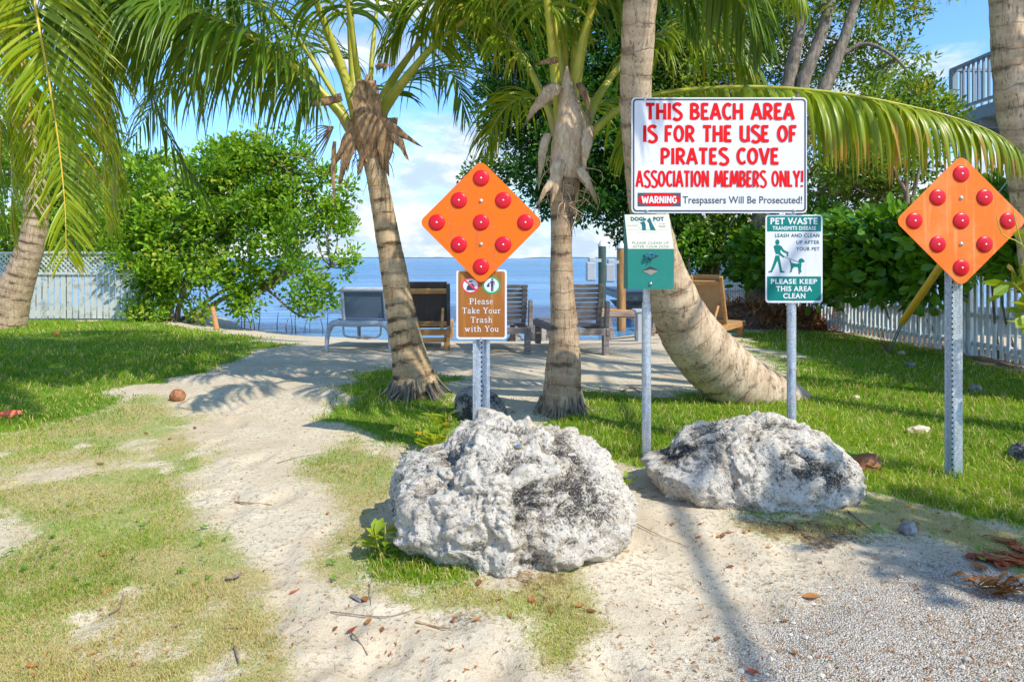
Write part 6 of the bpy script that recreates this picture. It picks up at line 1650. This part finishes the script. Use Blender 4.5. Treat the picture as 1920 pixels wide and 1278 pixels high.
la = on(-330, 606)[:2]; lb = on(262, 606)[:2]; yl = 11.75
picket_fence('picket_fence', 'weathered white picket fence with a lattice top behind the curved palm', (-12.5, yl), ((262 - 960) / FPX * yl, yl), 0.80, 0.105, 0.078, (0.2, 0.6), M['fence_grey'], 0.36)
picket_fence('picket_fence', 'long white picket fence under the hedge beside the lawn', FENCE_A - fdir * 1.2, FENCE_B + fdir * 1.2, 1.38, 0.088, 0.036, (0.14, 0.45, 1.36), M['fence_white'])
picket_fence('picket_fence', 'short white picket fence closing the far end of the lawn behind the teak lounger', FENCE_B + fdir * 1.2, FENCE_B + fdir * 1.2 + np.array([-0.9, 0.35]), 0.62, 0.088, 0.036, (0.14, 0.5), M['fence_white'], None, 0.9)

# house with a raised deck
hs = thing('beach_house', 'pale house with a raised white balcony above the hedge', 'house', (9.9, 11.0, 0))
zd = 3.70
MB().box((9.95, 10.2, zd), (3.0, 6.0, 0.22), 0).build('deck', M['deckwhite'], hs)
MB().box((11.9, 10.2, 3.0), (1.0, 7.0, 6.2), 0).build('wall', M['siding'], hs)
MB().prism([(-.9, 0), (.9, 0), (0.0, .9)], (11.9, 6.2, 6.1), (1, 0, 0), (0, 0, 1), (0, 8.0, 0), 0).build('roof', M['greywood'], hs)
mb = MB()
for y in np.arange(7.6, 13.2, 0.6): mb.box((9.95, y, zd - 0.19), (2.9, 0.06, 0.16), 0)
mb.build('joists', M['deckwhite'], hs)
for x, y in ((8.62, 13.0), (8.62, 10.4), (8.62, 7.6)): MB().box((x, y, zd / 2 - .15), (.16, .16, zd - .25), 0, bev=.01).build('column', M['deckwhite'], hs)
x0 = 8.47
for zc, t_ in ((zd + .98, .05), (zd + .20, .04)):
    MB().box((x0, 10.2, zc), (.09, 5.9, t_), 0).build('railing', M['deckwhite'], hs); MB().box((9.95, 13.15, zc), (2.9, .09, t_), 0).build('railing', M['deckwhite'], hs)
for i, y in enumerate(np.arange(7.4, 13.1, 0.135)):
    if i % 9 == 5: continue
    MB().box((x0, y, zd + .585), (.035, .035, .73), 0).build('baluster', M['deckwhite'], hs)
for y in (13.1, 11.9, 10.7, 9.5, 8.3): MB().box((x0, y, zd + .52), (.11, .11, .92), 0, bev=.006).build('railing_post', M['deckwhite'], hs)
for x in np.arange(8.65, 11.2, 0.135): MB().box((x, 13.15, zd + .585), (.035, .035, .73), 0).build('baluster', M['deckwhite'], hs)
for y in (13.0, 11.9): MB().prism([(0, 0), (1.1, 0), (1.1, -.42), (.85, -.42)], (8.6, y, zd - .12), (1, 0, 0), (0, 0, 1), (0, .08, 0), 0).build('bracket', M['deckwhite'], hs)

# dock and pilings out in the water
dk = thing('dock', 'low weathered boat dock at the water between the slatted loungers', 'dock', P(1200, 560, 16.5))
zdk = P(0, 546, 16.5)[2]
mb = MB()
for i in range(26): mb.box((2.65 + 0.145 * i, 17.6, zdk), (.135, 3.4, .04), 0)
mb.build('decking', M['palewood'], dk)
MB().box((4.4, 15.94, zdk - .10), (3.8, .06, .2), 0).build('edge_beam', M['palewood'], dk)
MB().box((2.62, 17.6, zdk - .12), (.06, 3.4, .16), 0).build('edge_beam', M['palewood'], dk)
MB().prism([(-.75, 0), (.75, 0), (.45, -.22), (-.55, -.22)], (3.1, 15.98, zdk - .2), (1, 0, 0), (0, 0, 1), (0, .5, 0), 0).build('brace', M['greywood'], dk)
for x, y in ((3.15, 16.3), (5.6, 16.2), (3.15, 18.8)): MB().tube([(x, y, -1.5), (x, y, zdk - .05)], .13, 12).build('dock_post', M['piling_g'], dk)
for px, Yd, wpx, ytop, m_, lab in ((1129, 12.3, 14.5, 462, 'piling_g', 'greenish mooring piling with a white pyramid cap in the open water'), (1165, 12.7, 17, 466, 'piling', 'brown timber piling with a white cap beside the bag dispenser')):
    r_ = wpx / 2 / FPX * Yd; c = P(px, ytop, Yd)
    o = thing('piling', lab, 'piling', (c[0], Yd, -0.285), 0, 'dock pilings')
    MB().tube([(c[0], Yd, -1.2), (c[0], Yd, c[2])], r_, 14).build('pole', M[m_], o)
    MB().lathe([(r_ * 1.12, 0), (r_ * 1.12, .03), (0.0, .14)], (c[0], Yd, c[2]), (0, 0, 1), 14).build('cap', M['white'], o)
    bxm = MB(); sx = c[0] - r_ - 0.10
    bxm.box((sx + .05, Yd - .02, c[2] - .25), (.22, .09, .06), 0); bxm.box((sx - .04, Yd - .04, c[2] - .45), (.17, .17, .34), 0, bev=.02); bxm.box((sx - .02, Yd - .03, c[2] - .24), (.13, .12, .1), 0, bev=.02)
    bxm.build('power_box', M['resin'], o)


def lounger(label, kind, x, y, rz, w_=0.66, ang=66, back=0.74, seat_h=0.34, ln=1.25, group='beach loungers', name='sun_lounger'):
    """sun lounger seen from behind: seat runs along local +Y, the raised back hinges near y=0.1"""
    o = thing(name, label, 'sun lounger', (x, y, float(ground_at(x, y))), rz, group, local=True)
    fm = {'resin': 'resin', 'teak': 'teak', 'slat': 'greywood', 'tansling': 'teak'}[kind]
    h = seat_h; a = math.radians(ang); hy = 0.22
    cb, sb = math.cos(a), math.sin(a)
    def bk(s, off=0.0): return np.array([hy - cb * s + off * sb, h + 0.02 + sb * s + off * cb])   # along the back, (y, z)
    Rb = np.array(Matrix.Rotation(-(math.pi / 2 - a) * -1, 3, 'X'))
    if kind == 'resin':
        f = MB()
        for s in (-1, 1): f.tube(spline([(s * w_ / 2, -0.02, h - .03), (s * w_ / 2, .2, h), (s * w_ / 2, ln, h), (s * w_ / 2, ln + .1, h - .03)], 20), .026, 8)
        f.tube(spline([(-w_ / 2, -.03, h - .06), (-w_ / 2 + .08, -.05, h), (0, -.05, h - .004), (w_ / 2 - .08, -.05, h), (w_ / 2, -.03, h - .06)], 24), .034, 8)
        f.tube([(-w_ / 2, ln, h), (w_ / 2, ln, h)], .026, 8); f.tube(spline([(-w_ * .32, .1, h - .05), (-w_ * .28, .1, h - .16), (0, .1, h - .17), (w_ * .28, .1, h - .16), (w_ * .32, .1, h - .05)], 22), .012, 8)
        f.build('frame', M[fm], o)
        for s in (-1, 1):
            for yy in (0.0, ln - .1):
                MB().tube(spline([(s * (w_ / 2 - .02), yy, h - .02), (s * (w_ / 2 + .015), yy + (-.03 if yy == 0 else .04), h * .55), (s * (w_ / 2 + .02), yy + (-.05 if yy == 0 else .08), 0)], 10), np.linspace(.034, .022, 10), 8).build('leg', M[fm], o)
        MB().box((0, hy + (ln - hy) / 2, h + .012), (w_ - .07, ln - hy, .012), 0).build('seat', M['sling'], o)
        b = MB()
        for s in (-1, 1): b.tube([(s * (w_ / 2 - .095), *bk(0)), (s * (w_ / 2 - .10), *bk(back))], .024, 8)
        b.tube([(-w_ / 2 + .08, *bk(back)), (w_ / 2 - .08, *bk(back))], .030, 8); b.build('back_frame', M['greywood' if False else 'resin'], o)
        c = bk(back / 2); MB().box((0, *c), (w_ - .20, back - .04, .012), 0, np.array(Matrix.Rotation(math.pi - a, 3, 'X'))).build('backrest', M['sling'], o)
        return o
    R_ = np.array(Matrix.Rotation(math.pi - a, 3, 'X'))
    th = .045
    for s in (-1, 1): MB().box((s * (w_ / 2 - .02), ln / 2 + .02, h - .03), (.04, ln + .1, .075), 0, bev=.005).build('side_rail', M[fm], o)
    for yy in (0.0, ln): MB().box((0, yy, h - .03), (w_ - .08, .035, .07), 0).build('cross_rail', M[fm], o)
    if kind != 'slat': MB().box((0, .0, h - .12), (w_ - .08, .03, .05), 0).build('stretcher', M[fm], o)
    for s in (-1, 1):
        for yy in (0.02, ln - .06): MB().box((s * (w_ / 2 - .035), yy, (h - .06) / 2), (.065, .07, h - .06), 0, bev=.006).build('leg', M[fm], o)
    if kind == 'slat':
        for i in range(9): MB().box((0, hy + .06 + i * (ln - hy) / 9, h + .018), (w_ - .02, .095, .02), 0, bev=.004).build('seat_slat', M[fm], o)
        for s in (-1, 1): MB().box((s * (w_ / 2 - .05), *bk(back / 2)), (.05, back, .035), 0, R_, bev=.004).build('back_rail', M[fm], o)
        for i in range(8): MB().box((0, *bk(.05 + (i + .5) * (back - .05) / 8, .028)), (w_ - .02, (back - .05) / 8 - .012, .02), 0, R_, bev=.003).build('back_slat', M[fm], o)
        for s in (-1, 1): MB().box((s * (w_ / 2 + .01), hy - .12, h + .12), (.045, .06, .36), 0, np.array(Matrix.Rotation(.12, 3, 'X')), bev=.005).build('arm_post', M[fm], o)
    else:
        sm = 'weave' if kind == 'teak' else 'tan_sling'
        MB().box((0, hy + (ln - hy) / 2, h + .005), (w_ - .09, ln - hy, .012), 0).build('seat', M[sm], o)
        for s in (-1, 1): MB().box((s * (w_ / 2 - .025), *bk(back / 2)), (.045, back, .04), 0, R_, bev=.005).build('back_rail', M['darkgrey' if kind == 'teak' and s > 0 else fm], o)
        MB().box((0, *bk(back - .085, -.012)), (w_ - .09, .06, .03), 0, R_, bev=.004).build('back_cross_rail', M[fm], o)
        MB().box((0, *bk(.03, -.012)), (w_ - .09, .06, .03), 0, R_, bev=.004).build('back_cross_rail', M[fm], o)
        n, k = 12, 7; V = []
        for i in range(n):
            s = .02 + (back + .02 - .02) * i / (n - 1)
            for j in range(k):
                u = j / (k - 1) * 2 - 1; sag = (-.05 if kind == 'tansling' else -.02) * (1 - u * u) * math.sin(3.1416 * i / (n - 1)); V.append((u * (w_ / 2 - .04), *bk(s, .016 + sag * -1)))
        F = np.array([[i * k + j, i * k + j + 1, (i + 1) * k + j + 1, (i + 1) * k + j] for i in range(n - 1) for j in range(k - 1)])
        V = np.array(V); V2 = V + np.array([0, sb * .004, cb * .004]); mb = MB().add(V, F[:, ::-1], 0, 0, 0, True); mb.add(V2, F, 0, 0, 0, True); mb.build('backrest', M[sm], o)
        for s in (-1, 1):
            p0 = bk(back * .42); mb = MB(); mb.tube([(s * (w_ / 2 - .09), *p0), (s * (w_ / 2 - .09), hy - back * .42 - .05, h)], .018, 8); mb.build('support_strut', M[fm], o)
    return o


g = on(676, 657); lounger('white chaise with a blue grey sling back at the water', 'resin', g[0], g[1] - .05, math.radians(-4), 0.70, 76, 0.37, 0.32)
g = on(800, 655); lounger('teak lounger with a dark woven back beside the leaning palm', 'teak', g[0], g[1] - .1, math.radians(3), 0.56, 76, .52, .24)
g = on(957, 664); lounger('weathered slatted lounger half hidden by the trash sign', 'slat', g[0] - .04, g[1], math.radians(8), 0.54, 78, .46, .29)
g = on(1098, 667); lounger('weathered slatted lounger beside the stout palm', 'slat', g[0], g[1], math.radians(12), 0.54, 76, .48, .29)
g = on(1322, 640); lounger('reclining teak lounger with a tan sling near the leaf pile', 'tansling', g[0], g[1] + .0, math.radians(-36), 0.44, 72, .64, .20, .9)


def small_table(name, label, px, py, Yd, sx, sy, h, m, top=.05, yaw=0.0, cat='table', splay=0.0):
    c = P(px, py, Yd); z = float(ground_at(c[0], Yd)); o = thing(name, label, cat, (c[0], Yd, z), yaw, local=True)
    mb = MB(); k = max(2, int(sy / .11))
    for i in range(k): mb.box((0, -sy / 2 + (i + .5) * sy / k, h - top / 2), (sx, sy / k - .008, top), 0, bev=.004)
    mb.build('top', M[m], o)
    for s in (-1, 1):
        for t in (-1, 1):
            MB().box((s * (sx / 2 - .06 - splay / 2), t * (sy / 2 - .05), (h - top) / 2), (.06, .06, h - top), 0, np.array(Matrix.Rotation(s * splay, 3, 'Y')), bev=.005).build('leg', M[m], o)
    return o


small_table('side_table', 'low grey wooden table between the slatted loungers', 1030, 650, 10.2, .30, .30, .30, 'palewood')
small_table('bench', 'weathered low bench with splayed legs beside the stout palm lounger', 1180, 655, 10.3, .95, .45, .40, 'greywood', .06, 0.05, 'bench', .18)
small_table('side_table', 'small white side table behind the pipe post', 1205, 655, 9.2, .24, .3, .42, 'resin', .03)
tag(MB().box(P(1175, 588, 10.3), (.78, .22, .11), 0, np.array(Matrix.Rotation(.05, 3, 'Y')), bev=.01).build('driftwood_plank', M['teak'], origin=P(1175, 588, 10.3)), 'brown driftwood beam lying on the weathered bench', 'driftwood')

# heap of dry seaweed and leaves under the shade tree
hp0 = on(1440, 622)
mb = MB(); r = np.random.default_rng(5); n = 26; k = 20
for (cx, cy, rx, ry, hh) in ((hp0[0] + .0, hp0[1] + 1.0, 1.25, .75, .30), (hp0[0] - .6, hp0[1] + 1.3, .9, .6, .26), (hp0[0] + .7, hp0[1] + .7, .8, .5, .26)):
    uu, vv = np.meshgrid(np.linspace(0, 1, n), np.linspace(0, 2 * np.pi, 40)); x = cx + rx * uu * np.cos(vv); y = cy + ry * uu * np.sin(vv)
    z = hh * (1 - uu ** 2) * (0.6 + 0.9 * n2(x, y, 4, 4, 3)) + ground_at(x, y) - .02
    i = (np.arange(39)[:, None] * n + np.arange(n - 1)[None]).ravel(); mb.add(np.stack([x, y, z], -1).reshape(-1, 3), np.stack([i, i + 1, i + n + 1, i + n], -1), 0, 0, 0, False)
    m_ = 900; u = np.sqrt(r.random(m_)); v = r.random(m_) * 6.28; x = cx + rx * u * np.cos(v); y = cy + ry * u * np.sin(v)
    p = np.stack([x, y, hh * (1 - u ** 2) * (0.6 + 0.9 * n2(x, y, 4, 4, 3)) + ground_at(x, y) - .01], -1)
    leaf_cloud(mb, p, 2, .05, .16, .03, int(cx * 10) + 3, 1, up=.1)
tag(mb.build('leaf_pile', [M['mulch'], M['leaf_fallen']], origin=hp0), 'dark heap of dry seaweed and palm litter under the shade tree', 'leaf heap')

# guy wire with a yellow guard
gw = thing('guy_wire', 'slanted guy wire with a bright yellow plastic guard by the picket fence', 'guy wire', on(1664, 660))
a0 = on(1664, 660); a1 = P(1690, 606, 7.0); a2 = P(1766, 495, 6.5); a3 = np.array([5.13, 2.4, 5.6])
for dx in (-.012, .012): MB().tube([a0 + [dx, 0, -.05], a1 + [dx, 0, 0]], .007, 7).build('anchor_rod', M['galv'], gw)
MB().tube([a1, a1 * .97 + a2 * .03, a1 * .03 + a2 * .97, a2], [.026, .034, .036, .030], 14).build('guard', M['yellow'], gw)
MB().tube([a2, a2 * .9 + a3 * .1, a3], .005, 6).build('wire', M['galv'], gw)
dt = MB(); rr2 = np.random.default_rng(9)
for i in range(9): e = a0 + np.array([rr2.normal(0, .1), rr2.normal(0, .05), rr2.uniform(.1, .4)]); dt.tube(spline([a0 + rr2.normal(0, .04, 3) * [1, 1, 0], (a0 + e) / 2 + rr2.normal(0, .03, 3), e], 8), np.linspace(.006, .002, 8), 5)
tag(dt.build('dead_vine', M['bark_red'], origin=a0), 'dry reddish vine round the guy wire anchor', 'vine')


# roadside poles and the service cable whose thin shadow crosses the gravel
for px_, py_, lab in ((5.13, 2.4, 'wooden utility pole outside the photo that holds the guy wire'), (4.45, -8.9, 'second wooden utility pole outside the photo at the other end of the cable')):
    z0_ = float(ground_at(px_, py_)); up = thing('utility_pole', lab, 'utility pole', (px_, py_, z0_), 0, 'utility poles')
    MB().tube([(px_, py_, z0_ - .1), (px_, py_, 3), (px_, py_, 6.6)], [.13, .115, .095], 14).build('pole', M['greywood'], up)
    MB().box((px_, py_ + .12, 6.1), (1.2, .09, .11), 0, bev=.008).build('crossarm', M['greywood'], up)
    MB().lathe([(.02, 0), (.035, .03), (.02, .06), (.032, .09), (0, .11)], (px_, py_ + .12, 6.16), (0, 0, 1), 12).build('insulator', M['white'], up)
tag(MB().tube(spline([(5.13, 2.52, 6.27), (4.79, -3.2, 6.12), (4.45, -8.8, 6.27)], 40), .026, 8).build('power_cable', M['darkgrey'], origin=(4.79, -3.2, 6.12)), 'thick dark service cable strung between the two utility poles', 'cable')
# ------------------------------------------------------------------ coconuts, husks, leaves and twigs on the ground
def nut(label, px, py, wpx, hpx, m, seed, name='coconut', stretch=1.0, group=None, rz=0.3):
    g = on(px, py); w_ = wpx / FPX * g[1] / 2; h_ = hpx / FPX * g[1] / 2
    bm = bmesh.new(); bmesh.ops.create_icosphere(bm, subdivisions=4, radius=1); v = np.array([q.co[:] for q in bm.verts])
    s = 1 + 0.10 * np.cos(3 * np.arctan2(v[:, 2], v[:, 1])) * (1 - v[:, 0] ** 2) + (0.22 if name == 'coconut' else 0.7) * (fbm(v * 2.5, 4, seed) - .5)
    v = v * s[:, None] * np.array([w_, h_ * 1.05, h_]); v[:, 0] *= 1 - 0.12 * v[:, 2] / max(h_, 1e-6)
    for i, q in enumerate(bm.verts): q.co = v[i]
    mb = MB().bm(bm, rot=np.array(Matrix.Rotation(rz, 3, 'Z')), c=g + np.array([0, 0, h_ * .8]), smooth=True)
    return tag(mb.build(name, M[m], origin=g), label, 'coconut', group)


nut('brown coconut lying on the sand path', 333, 750, 28, 24, 'coco_brown', 1)
nut('small orange coconut in the shaded lawn', 106, 630, 11, 10, 'coco_orange', 2)
nut('pale tan coconut husk on the sunny lawn beside the perforated post', 1722, 812, 52, 16, 'coco_pale', 3, 'coconut_husk', group='coconut husks')
nut('brown coconut husk pressed against the rounded boulder', 1627, 880, 52, 34, 'coco_brown', 4, 'coconut_husk', group='coconut husks')
nut('grey weathered coconut husk at the edge of the gravel', 1702, 1000, 36, 24, 'coco_grey', 5, 'coconut_husk', group='coconut husks')
nut('grey husk half hidden in shaded grass behind the perforated post', 1828, 735, 28, 16, 'coco_grey', 6, 'coconut_husk', group='coconut husks')
nut('small tan husk in the lawn behind the pet waste post', 1604, 748, 16, 9, 'coco_pale', 7, 'coconut_husk', group='coconut husks')
nut('brown husk by the picket fence in the shade', 1708, 688, 20, 11, 'coco_grey', 8, 'coconut_husk', group='coconut husks')
nut('flat reddish clay lump at the photo edge beside the lawn shade', 18, 782, 40, 16, 'redstone', 9, 'clay_lump')
nut('pale husk near the fence foot under the hedge', 1690, 665, 16, 9, 'coco_pale', 11, 'coconut_husk', group='coconut husks')


def leaf_on_ground(px, py, lpx, m, seed, label, group, name='fallen_leaf', cat='leaf', tint=None):
    r = np.random.default_rng(seed); g = on(px, py); l = lpx / FPX * g[1]; a = r.uniform(0, 6.28); t = np.array([math.cos(a), math.sin(a), 0]); s = np.array([-t[1], t[0], 0])
    w_ = l * r.uniform(.42, .6); cu = r.uniform(.03, .22) * l; n = 7; V = []
    for i in range(n):
        u = i / (n - 1); ww = w_ / 2 * math.sin(3.1416 * min(1, u * .96 + .03)) ** .75
        for j in (-1, 0, 1): V.append(g + t * (u - .5) * l + s * ww * j + np.array([0, 0, .004 + cu * (2 * u - 1) ** 2 * (1 if seed % 2 else .4) + abs(j) * ww * .45]))
    F = [[i * 3 + j, i * 3 + j + 1, i * 3 + j + 4, i * 3 + j + 3] for i in range(n - 1) for j in range(2)]
    mb = MB().add(V, F, 0, r.random() if tint is None else tint, 0, True); mb.tube([g - t * l * .5 + [0, 0, .004 + cu * (1 if seed % 2 else .4)], g - t * l * .72 + [0, 0, .01]], .0012 * max(1, l / .06), 5)
    return tag(mb.build(name, M[m], origin=g), label, cat, group)


leaf_on_ground(1521, 1122, 34, 'leaf_fallen', 1, 'curled tan orange leaf alone on the pale gravel', 'fallen leaves', tint=.8)
leaf_on_ground(898, 1092, 24, 'leaf_fallen', 2, 'reddish brown leaf tucked under the toe of the big boulder', 'fallen leaves', tint=.2)
leaf_on_ground(188, 871, 18, 'leaf_fallen', 4, 'orange leaf on the bare sand patch in the dry grass', 'fallen leaves', tint=.5)
leaf_on_ground(195, 1042, 22, 'leaf_fallen', 6, 'orange leaf in the middle of the dry grass', 'fallen leaves', tint=.6)
leaf_on_ground(684, 1127, 22, 'leaf_fallen', 8, 'orange leaf beside the grey driftwood chip on the sand', 'fallen leaves', tint=.4)
leaf_on_ground(846, 1222, 14, 'leaf_fallen', 3, 'small brown leaf on the bare sand below the big boulder', 'fallen leaves', tint=.3)
leaf_on_ground(1676, 772, 20, 'leaf_fallen', 5, 'pale orange leaf on the bright lawn', 'fallen leaves', tint=.9)
leaf_on_ground(437, 1086, 32, 'twig', 7, 'curled grey brown dead leaf on the dry grass', 'fallen leaves')
leaf_on_ground(1640, 1050, 10, 'leaf_red', 9, 'tiny red leaf on the sunlit gravel', 'fallen leaves')
# big pile of red and orange leaves and the torn dry sheath at the photo edge
for i in range(26):
    leaf_on_ground(RNG.normal(1885, 32), RNG.normal(1052, 14), RNG.uniform(26, 46), 'leaf_red' if RNG.random() < .6 else 'leaf_fallen', 200 + i, 'large red or rust leaf in the heap at the gravel edge', 'heaped red leaves', tint=RNG.random())
g = on(1868, 1112); mb = MB(); r = np.random.default_rng(15)
for i in range(26):
    a = r.uniform(-.5, .9); l = r.uniform(.06, .17); p0 = g + np.array([r.normal(-.03, .025), r.normal(0, .02), .012]); d = np.array([math.cos(a), -.45 * math.sin(a) - .2, 0]) * (1 if r.random() < .8 else -.6)
    C = spline([p0, p0 + d * l * .5 + [0, 0, r.uniform(.01, .06)], p0 + d * l + [0, 0, r.uniform(-.005, .02)]], 7); wv = np.cross(unit(np.gradient(C, axis=0)), UP) * np.array([.3, 1, 1.1, 1, .8, .5, .05])[:, None] * r.uniform(.005, .012)
    V = np.concatenate([C - wv, C + wv + [0, 0, .003]]); j = np.arange(6); mb.add(V, np.stack([j, j + 7, j + 8, j + 1], -1), 0, r.random(), 0, True)
tag(mb.build('dry_palm_sheath', M['leaf_fallen'], origin=g), 'torn golden brown palm sheath fragment on the shaded gravel', 'palm debris')

# scattered leaves, each an object, in the bands where the photo shows them
LB = [(1230, 1500, 960, 1030, 16), (1500, 1780, 930, 1010, 16), (1640, 1900, 760, 940, 12), (1120, 1300, 800, 900, 8), (1540, 1760, 690, 760, 10), (850, 1110, 1100, 1180, 14), (600, 760, 1130, 1200, 6), (60, 420, 790, 880, 7), (420, 620, 880, 1120, 8), (30, 260, 1180, 1270, 6), (1100, 1500, 1040, 1260, 9), (880, 1000, 680, 790, 4)]
rl = np.random.default_rng(99); q = 0
for x0, x1, y0, y1, n in LB:
    for i in range(int(n * .7)):
        px, py = rl.uniform(x0, x1), rl.uniform(y0, y1)
        if 715 < px < 1190 and 775 < py < 1060 or 1205 < px < 1612 and 778 < py < 968: continue
        q += 1; Yg = G(px, py)[1]
        leaf_on_ground(px, py, rl.uniform(.016, .036) * FPX / Yg * (1.3 if Yg > 4 else 1), 'leaf_fallen' if rl.random() < .8 else 'leaf_red', 300 + q, 'small dry brown or orange leaf scattered on the ground', 'scattered dry leaves')


def twig(label, pts, w_, m='twig', group='fallen twigs', name='twig', cat='twig', lift=.006):
    C = np.array([on(*p) for p in pts]); C[:, 2] += lift; S = spline(C, 14)
    r = np.linspace(1, .45, 14) * w_ / 2 * .62
    return tag(MB().tube(S, r, 7).build(name, M[m], origin=C.mean(0)), label, cat, group)


twig('long bent twig lying on the sand below the big boulder', [(620, 1153), (700, 1160), (735, 1158), (785, 1138)], .007)
twig('dark short stick on the sand at the path end', [(660, 1185), (670, 1205), (690, 1220)], .009)
twig('flat reddish stick on the litter below the big boulder', [(780, 1166), (820, 1167), (845, 1170)], .012, 'bark_red')
twig('upright pale thin twig by the driftwood chip', [(694, 1092), (694, 1120), (695, 1145)], .006)
twig('short thick stick in the dry grass at the bottom', [(440, 1218), (444, 1235), (448, 1250)], .014)
twig('thin straight twig reaching from the big boulder across the gravel', [(1180, 978), (1240, 1010), (1290, 1030)], .006, 'bark_red')
twig('grey stick on the dry grass', [(322, 1178), (345, 1170)], .010)
twig('long grey stick lying in the dry grass', [(420, 1180), (455, 1178)], .009)
twig('dark stick pointing up the dry lawn', [(70, 1055), (90, 1020), (98, 1003)], .009)
twig('pale curved root in the dry grass', [(205, 1150), (225, 1138), (232, 1115)], .010)
twig('brown stick in the leaf litter by the gravel edge', [(1590, 960), (1620, 985), (1640, 1000)], .012)
twig('dark twig on the sunlit gravel', [(1650, 1088), (1700, 1096), (1730, 1102)], .006)
twig('thin branch across the lawn by the beach sign post', [(1085, 775), (1130, 768), (1160, 775)], .016)
twig('brown branch lying on the sand near the thick palm', [(1165, 735), (1185, 728), (1200, 738)], .02, 'bark_red')
twig('forked dry stick on the sand path', [(335, 765), (365, 772), (345, 782)], .010)
twig('thin dry twig on the sand by the seedlings', [(520, 870), (560, 858), (600, 852)], .007)
twig('curved dry branch on the worn path', [(440, 940), (470, 944), (510, 942)], .014, 'bark_red')
twig('dark fallen branch between the boulders and lawn', [(1060, 775), (1100, 772), (1135, 770)], .012)
twig('grey bark strip in the shaded grass', [(1805, 922), (1830, 932), (1850, 942)], .03, 'rock_dark')
g = on(668, 1122)
tag(MB().box(g + [0, 0, .006], (.062, .014, .009), 0, np.array(Matrix.Rotation(-.75, 3, 'Z')), bev=.005).build('driftwood_chip', M['greywood'], origin=g), 'grey driftwood chip on the sand below the sapling', 'driftwood')
# fine litter nobody could count
mb = MB(); r = np.random.default_rng(44); n = 7000
px = r.uniform(0, 1920, n); yy = (1 / 5.5 + r.random(n) * (1 / 1.65 - 1 / 5.5)) ** -1; xx = (px - 960) / FPX * yy
l, th, gv, mu = masks(xx, yy); wgt = np.clip(0.20 + 0.6 * n2(xx, yy, 1.6, 3, 7) ** 2 + .5 * gv * (n2(xx, yy, 2.5, 3, 9) > .5), 0, 1) * (1 - .6 * l)
kp = r.random(n) < wgt * .9; xx, yy = xx[kp], yy[kp]
pp = np.stack([xx, yy, ground_at(xx, yy) + .003], -1)
leaf_cloud(mb, pp, 1, .004, .014, .006, 45, 0, up=-.0); leaf_cloud(mb, pp[::3] + [.01, .01, 0], 1, .004, .03, .0025, 46, 1, up=0)
tag(mb.build('leaf_litter', [M['leaf_fallen'], M['twig']]), kind='stuff')
mb = MB(); px = r.uniform(900, 1980, 9000); yy = r.uniform(1.65, 3.3, 9000); xx = (px - 960) / FPX * yy
kp = r.random(9000) < masks(xx, yy)[2]; xx, yy = xx[kp], yy[kp]; k = len(xx); sz = (.0010 + .0022 * r.random(k) + .009 * r.random(k) ** 9)[:, None, None] * r.uniform(.6, 1.3, (k, 6, 1))
oc = np.array([[1, 0, 0], [-1, 0, 0], [0, 1, 0], [0, -1, 0], [0, 0, .7], [0, 0, -.7]]); V = np.stack([xx, yy, ground_at(xx, yy) + .001], -1)[:, None] + oc[None] * sz
f0 = np.array([[0, 2, 4], [2, 1, 4], [1, 3, 4], [3, 0, 4]]); mb.add(V.reshape(-1, 3), (np.arange(k)[:, None, None] * 6 + f0[None]).reshape(-1, 3), 0, np.repeat(r.random(k), 6))
M['chips'] = mat('limestone_chips', lambda t: bsdf(t, t.mix(t.attr('tint'), (0.28, 0.23, 0.165), (0.64, 0.56, 0.45)), .9, .1))
tag(mb.build('gravel', M['chips']), kind='stuff')
# mangrove shoots in the shallows
for i, px in enumerate((452, 458, 470, 476, 484, 520, 541, 548, 556, 575, 582, 603, 612)):
    r = np.random.default_rng(i); Yd = r.uniform(12.2, 13.2); b = P(px, 630, Yd); hh = r.uniform(.15, .75) if px < 490 else r.uniform(.12, .32); b[2] = -.35
    tag(MB().tube(spline([b, b + [r.normal(0, .02), 0, hh * .6], b + [r.normal(0, .04), 0, hh + .1]], 6), np.linspace(.010, .005, 6), 6).build('mangrove_shoot', M['bark_tree'], origin=b), 'thin bare mangrove shoot standing in the shallow water', 'plant', 'mangrove shoots')
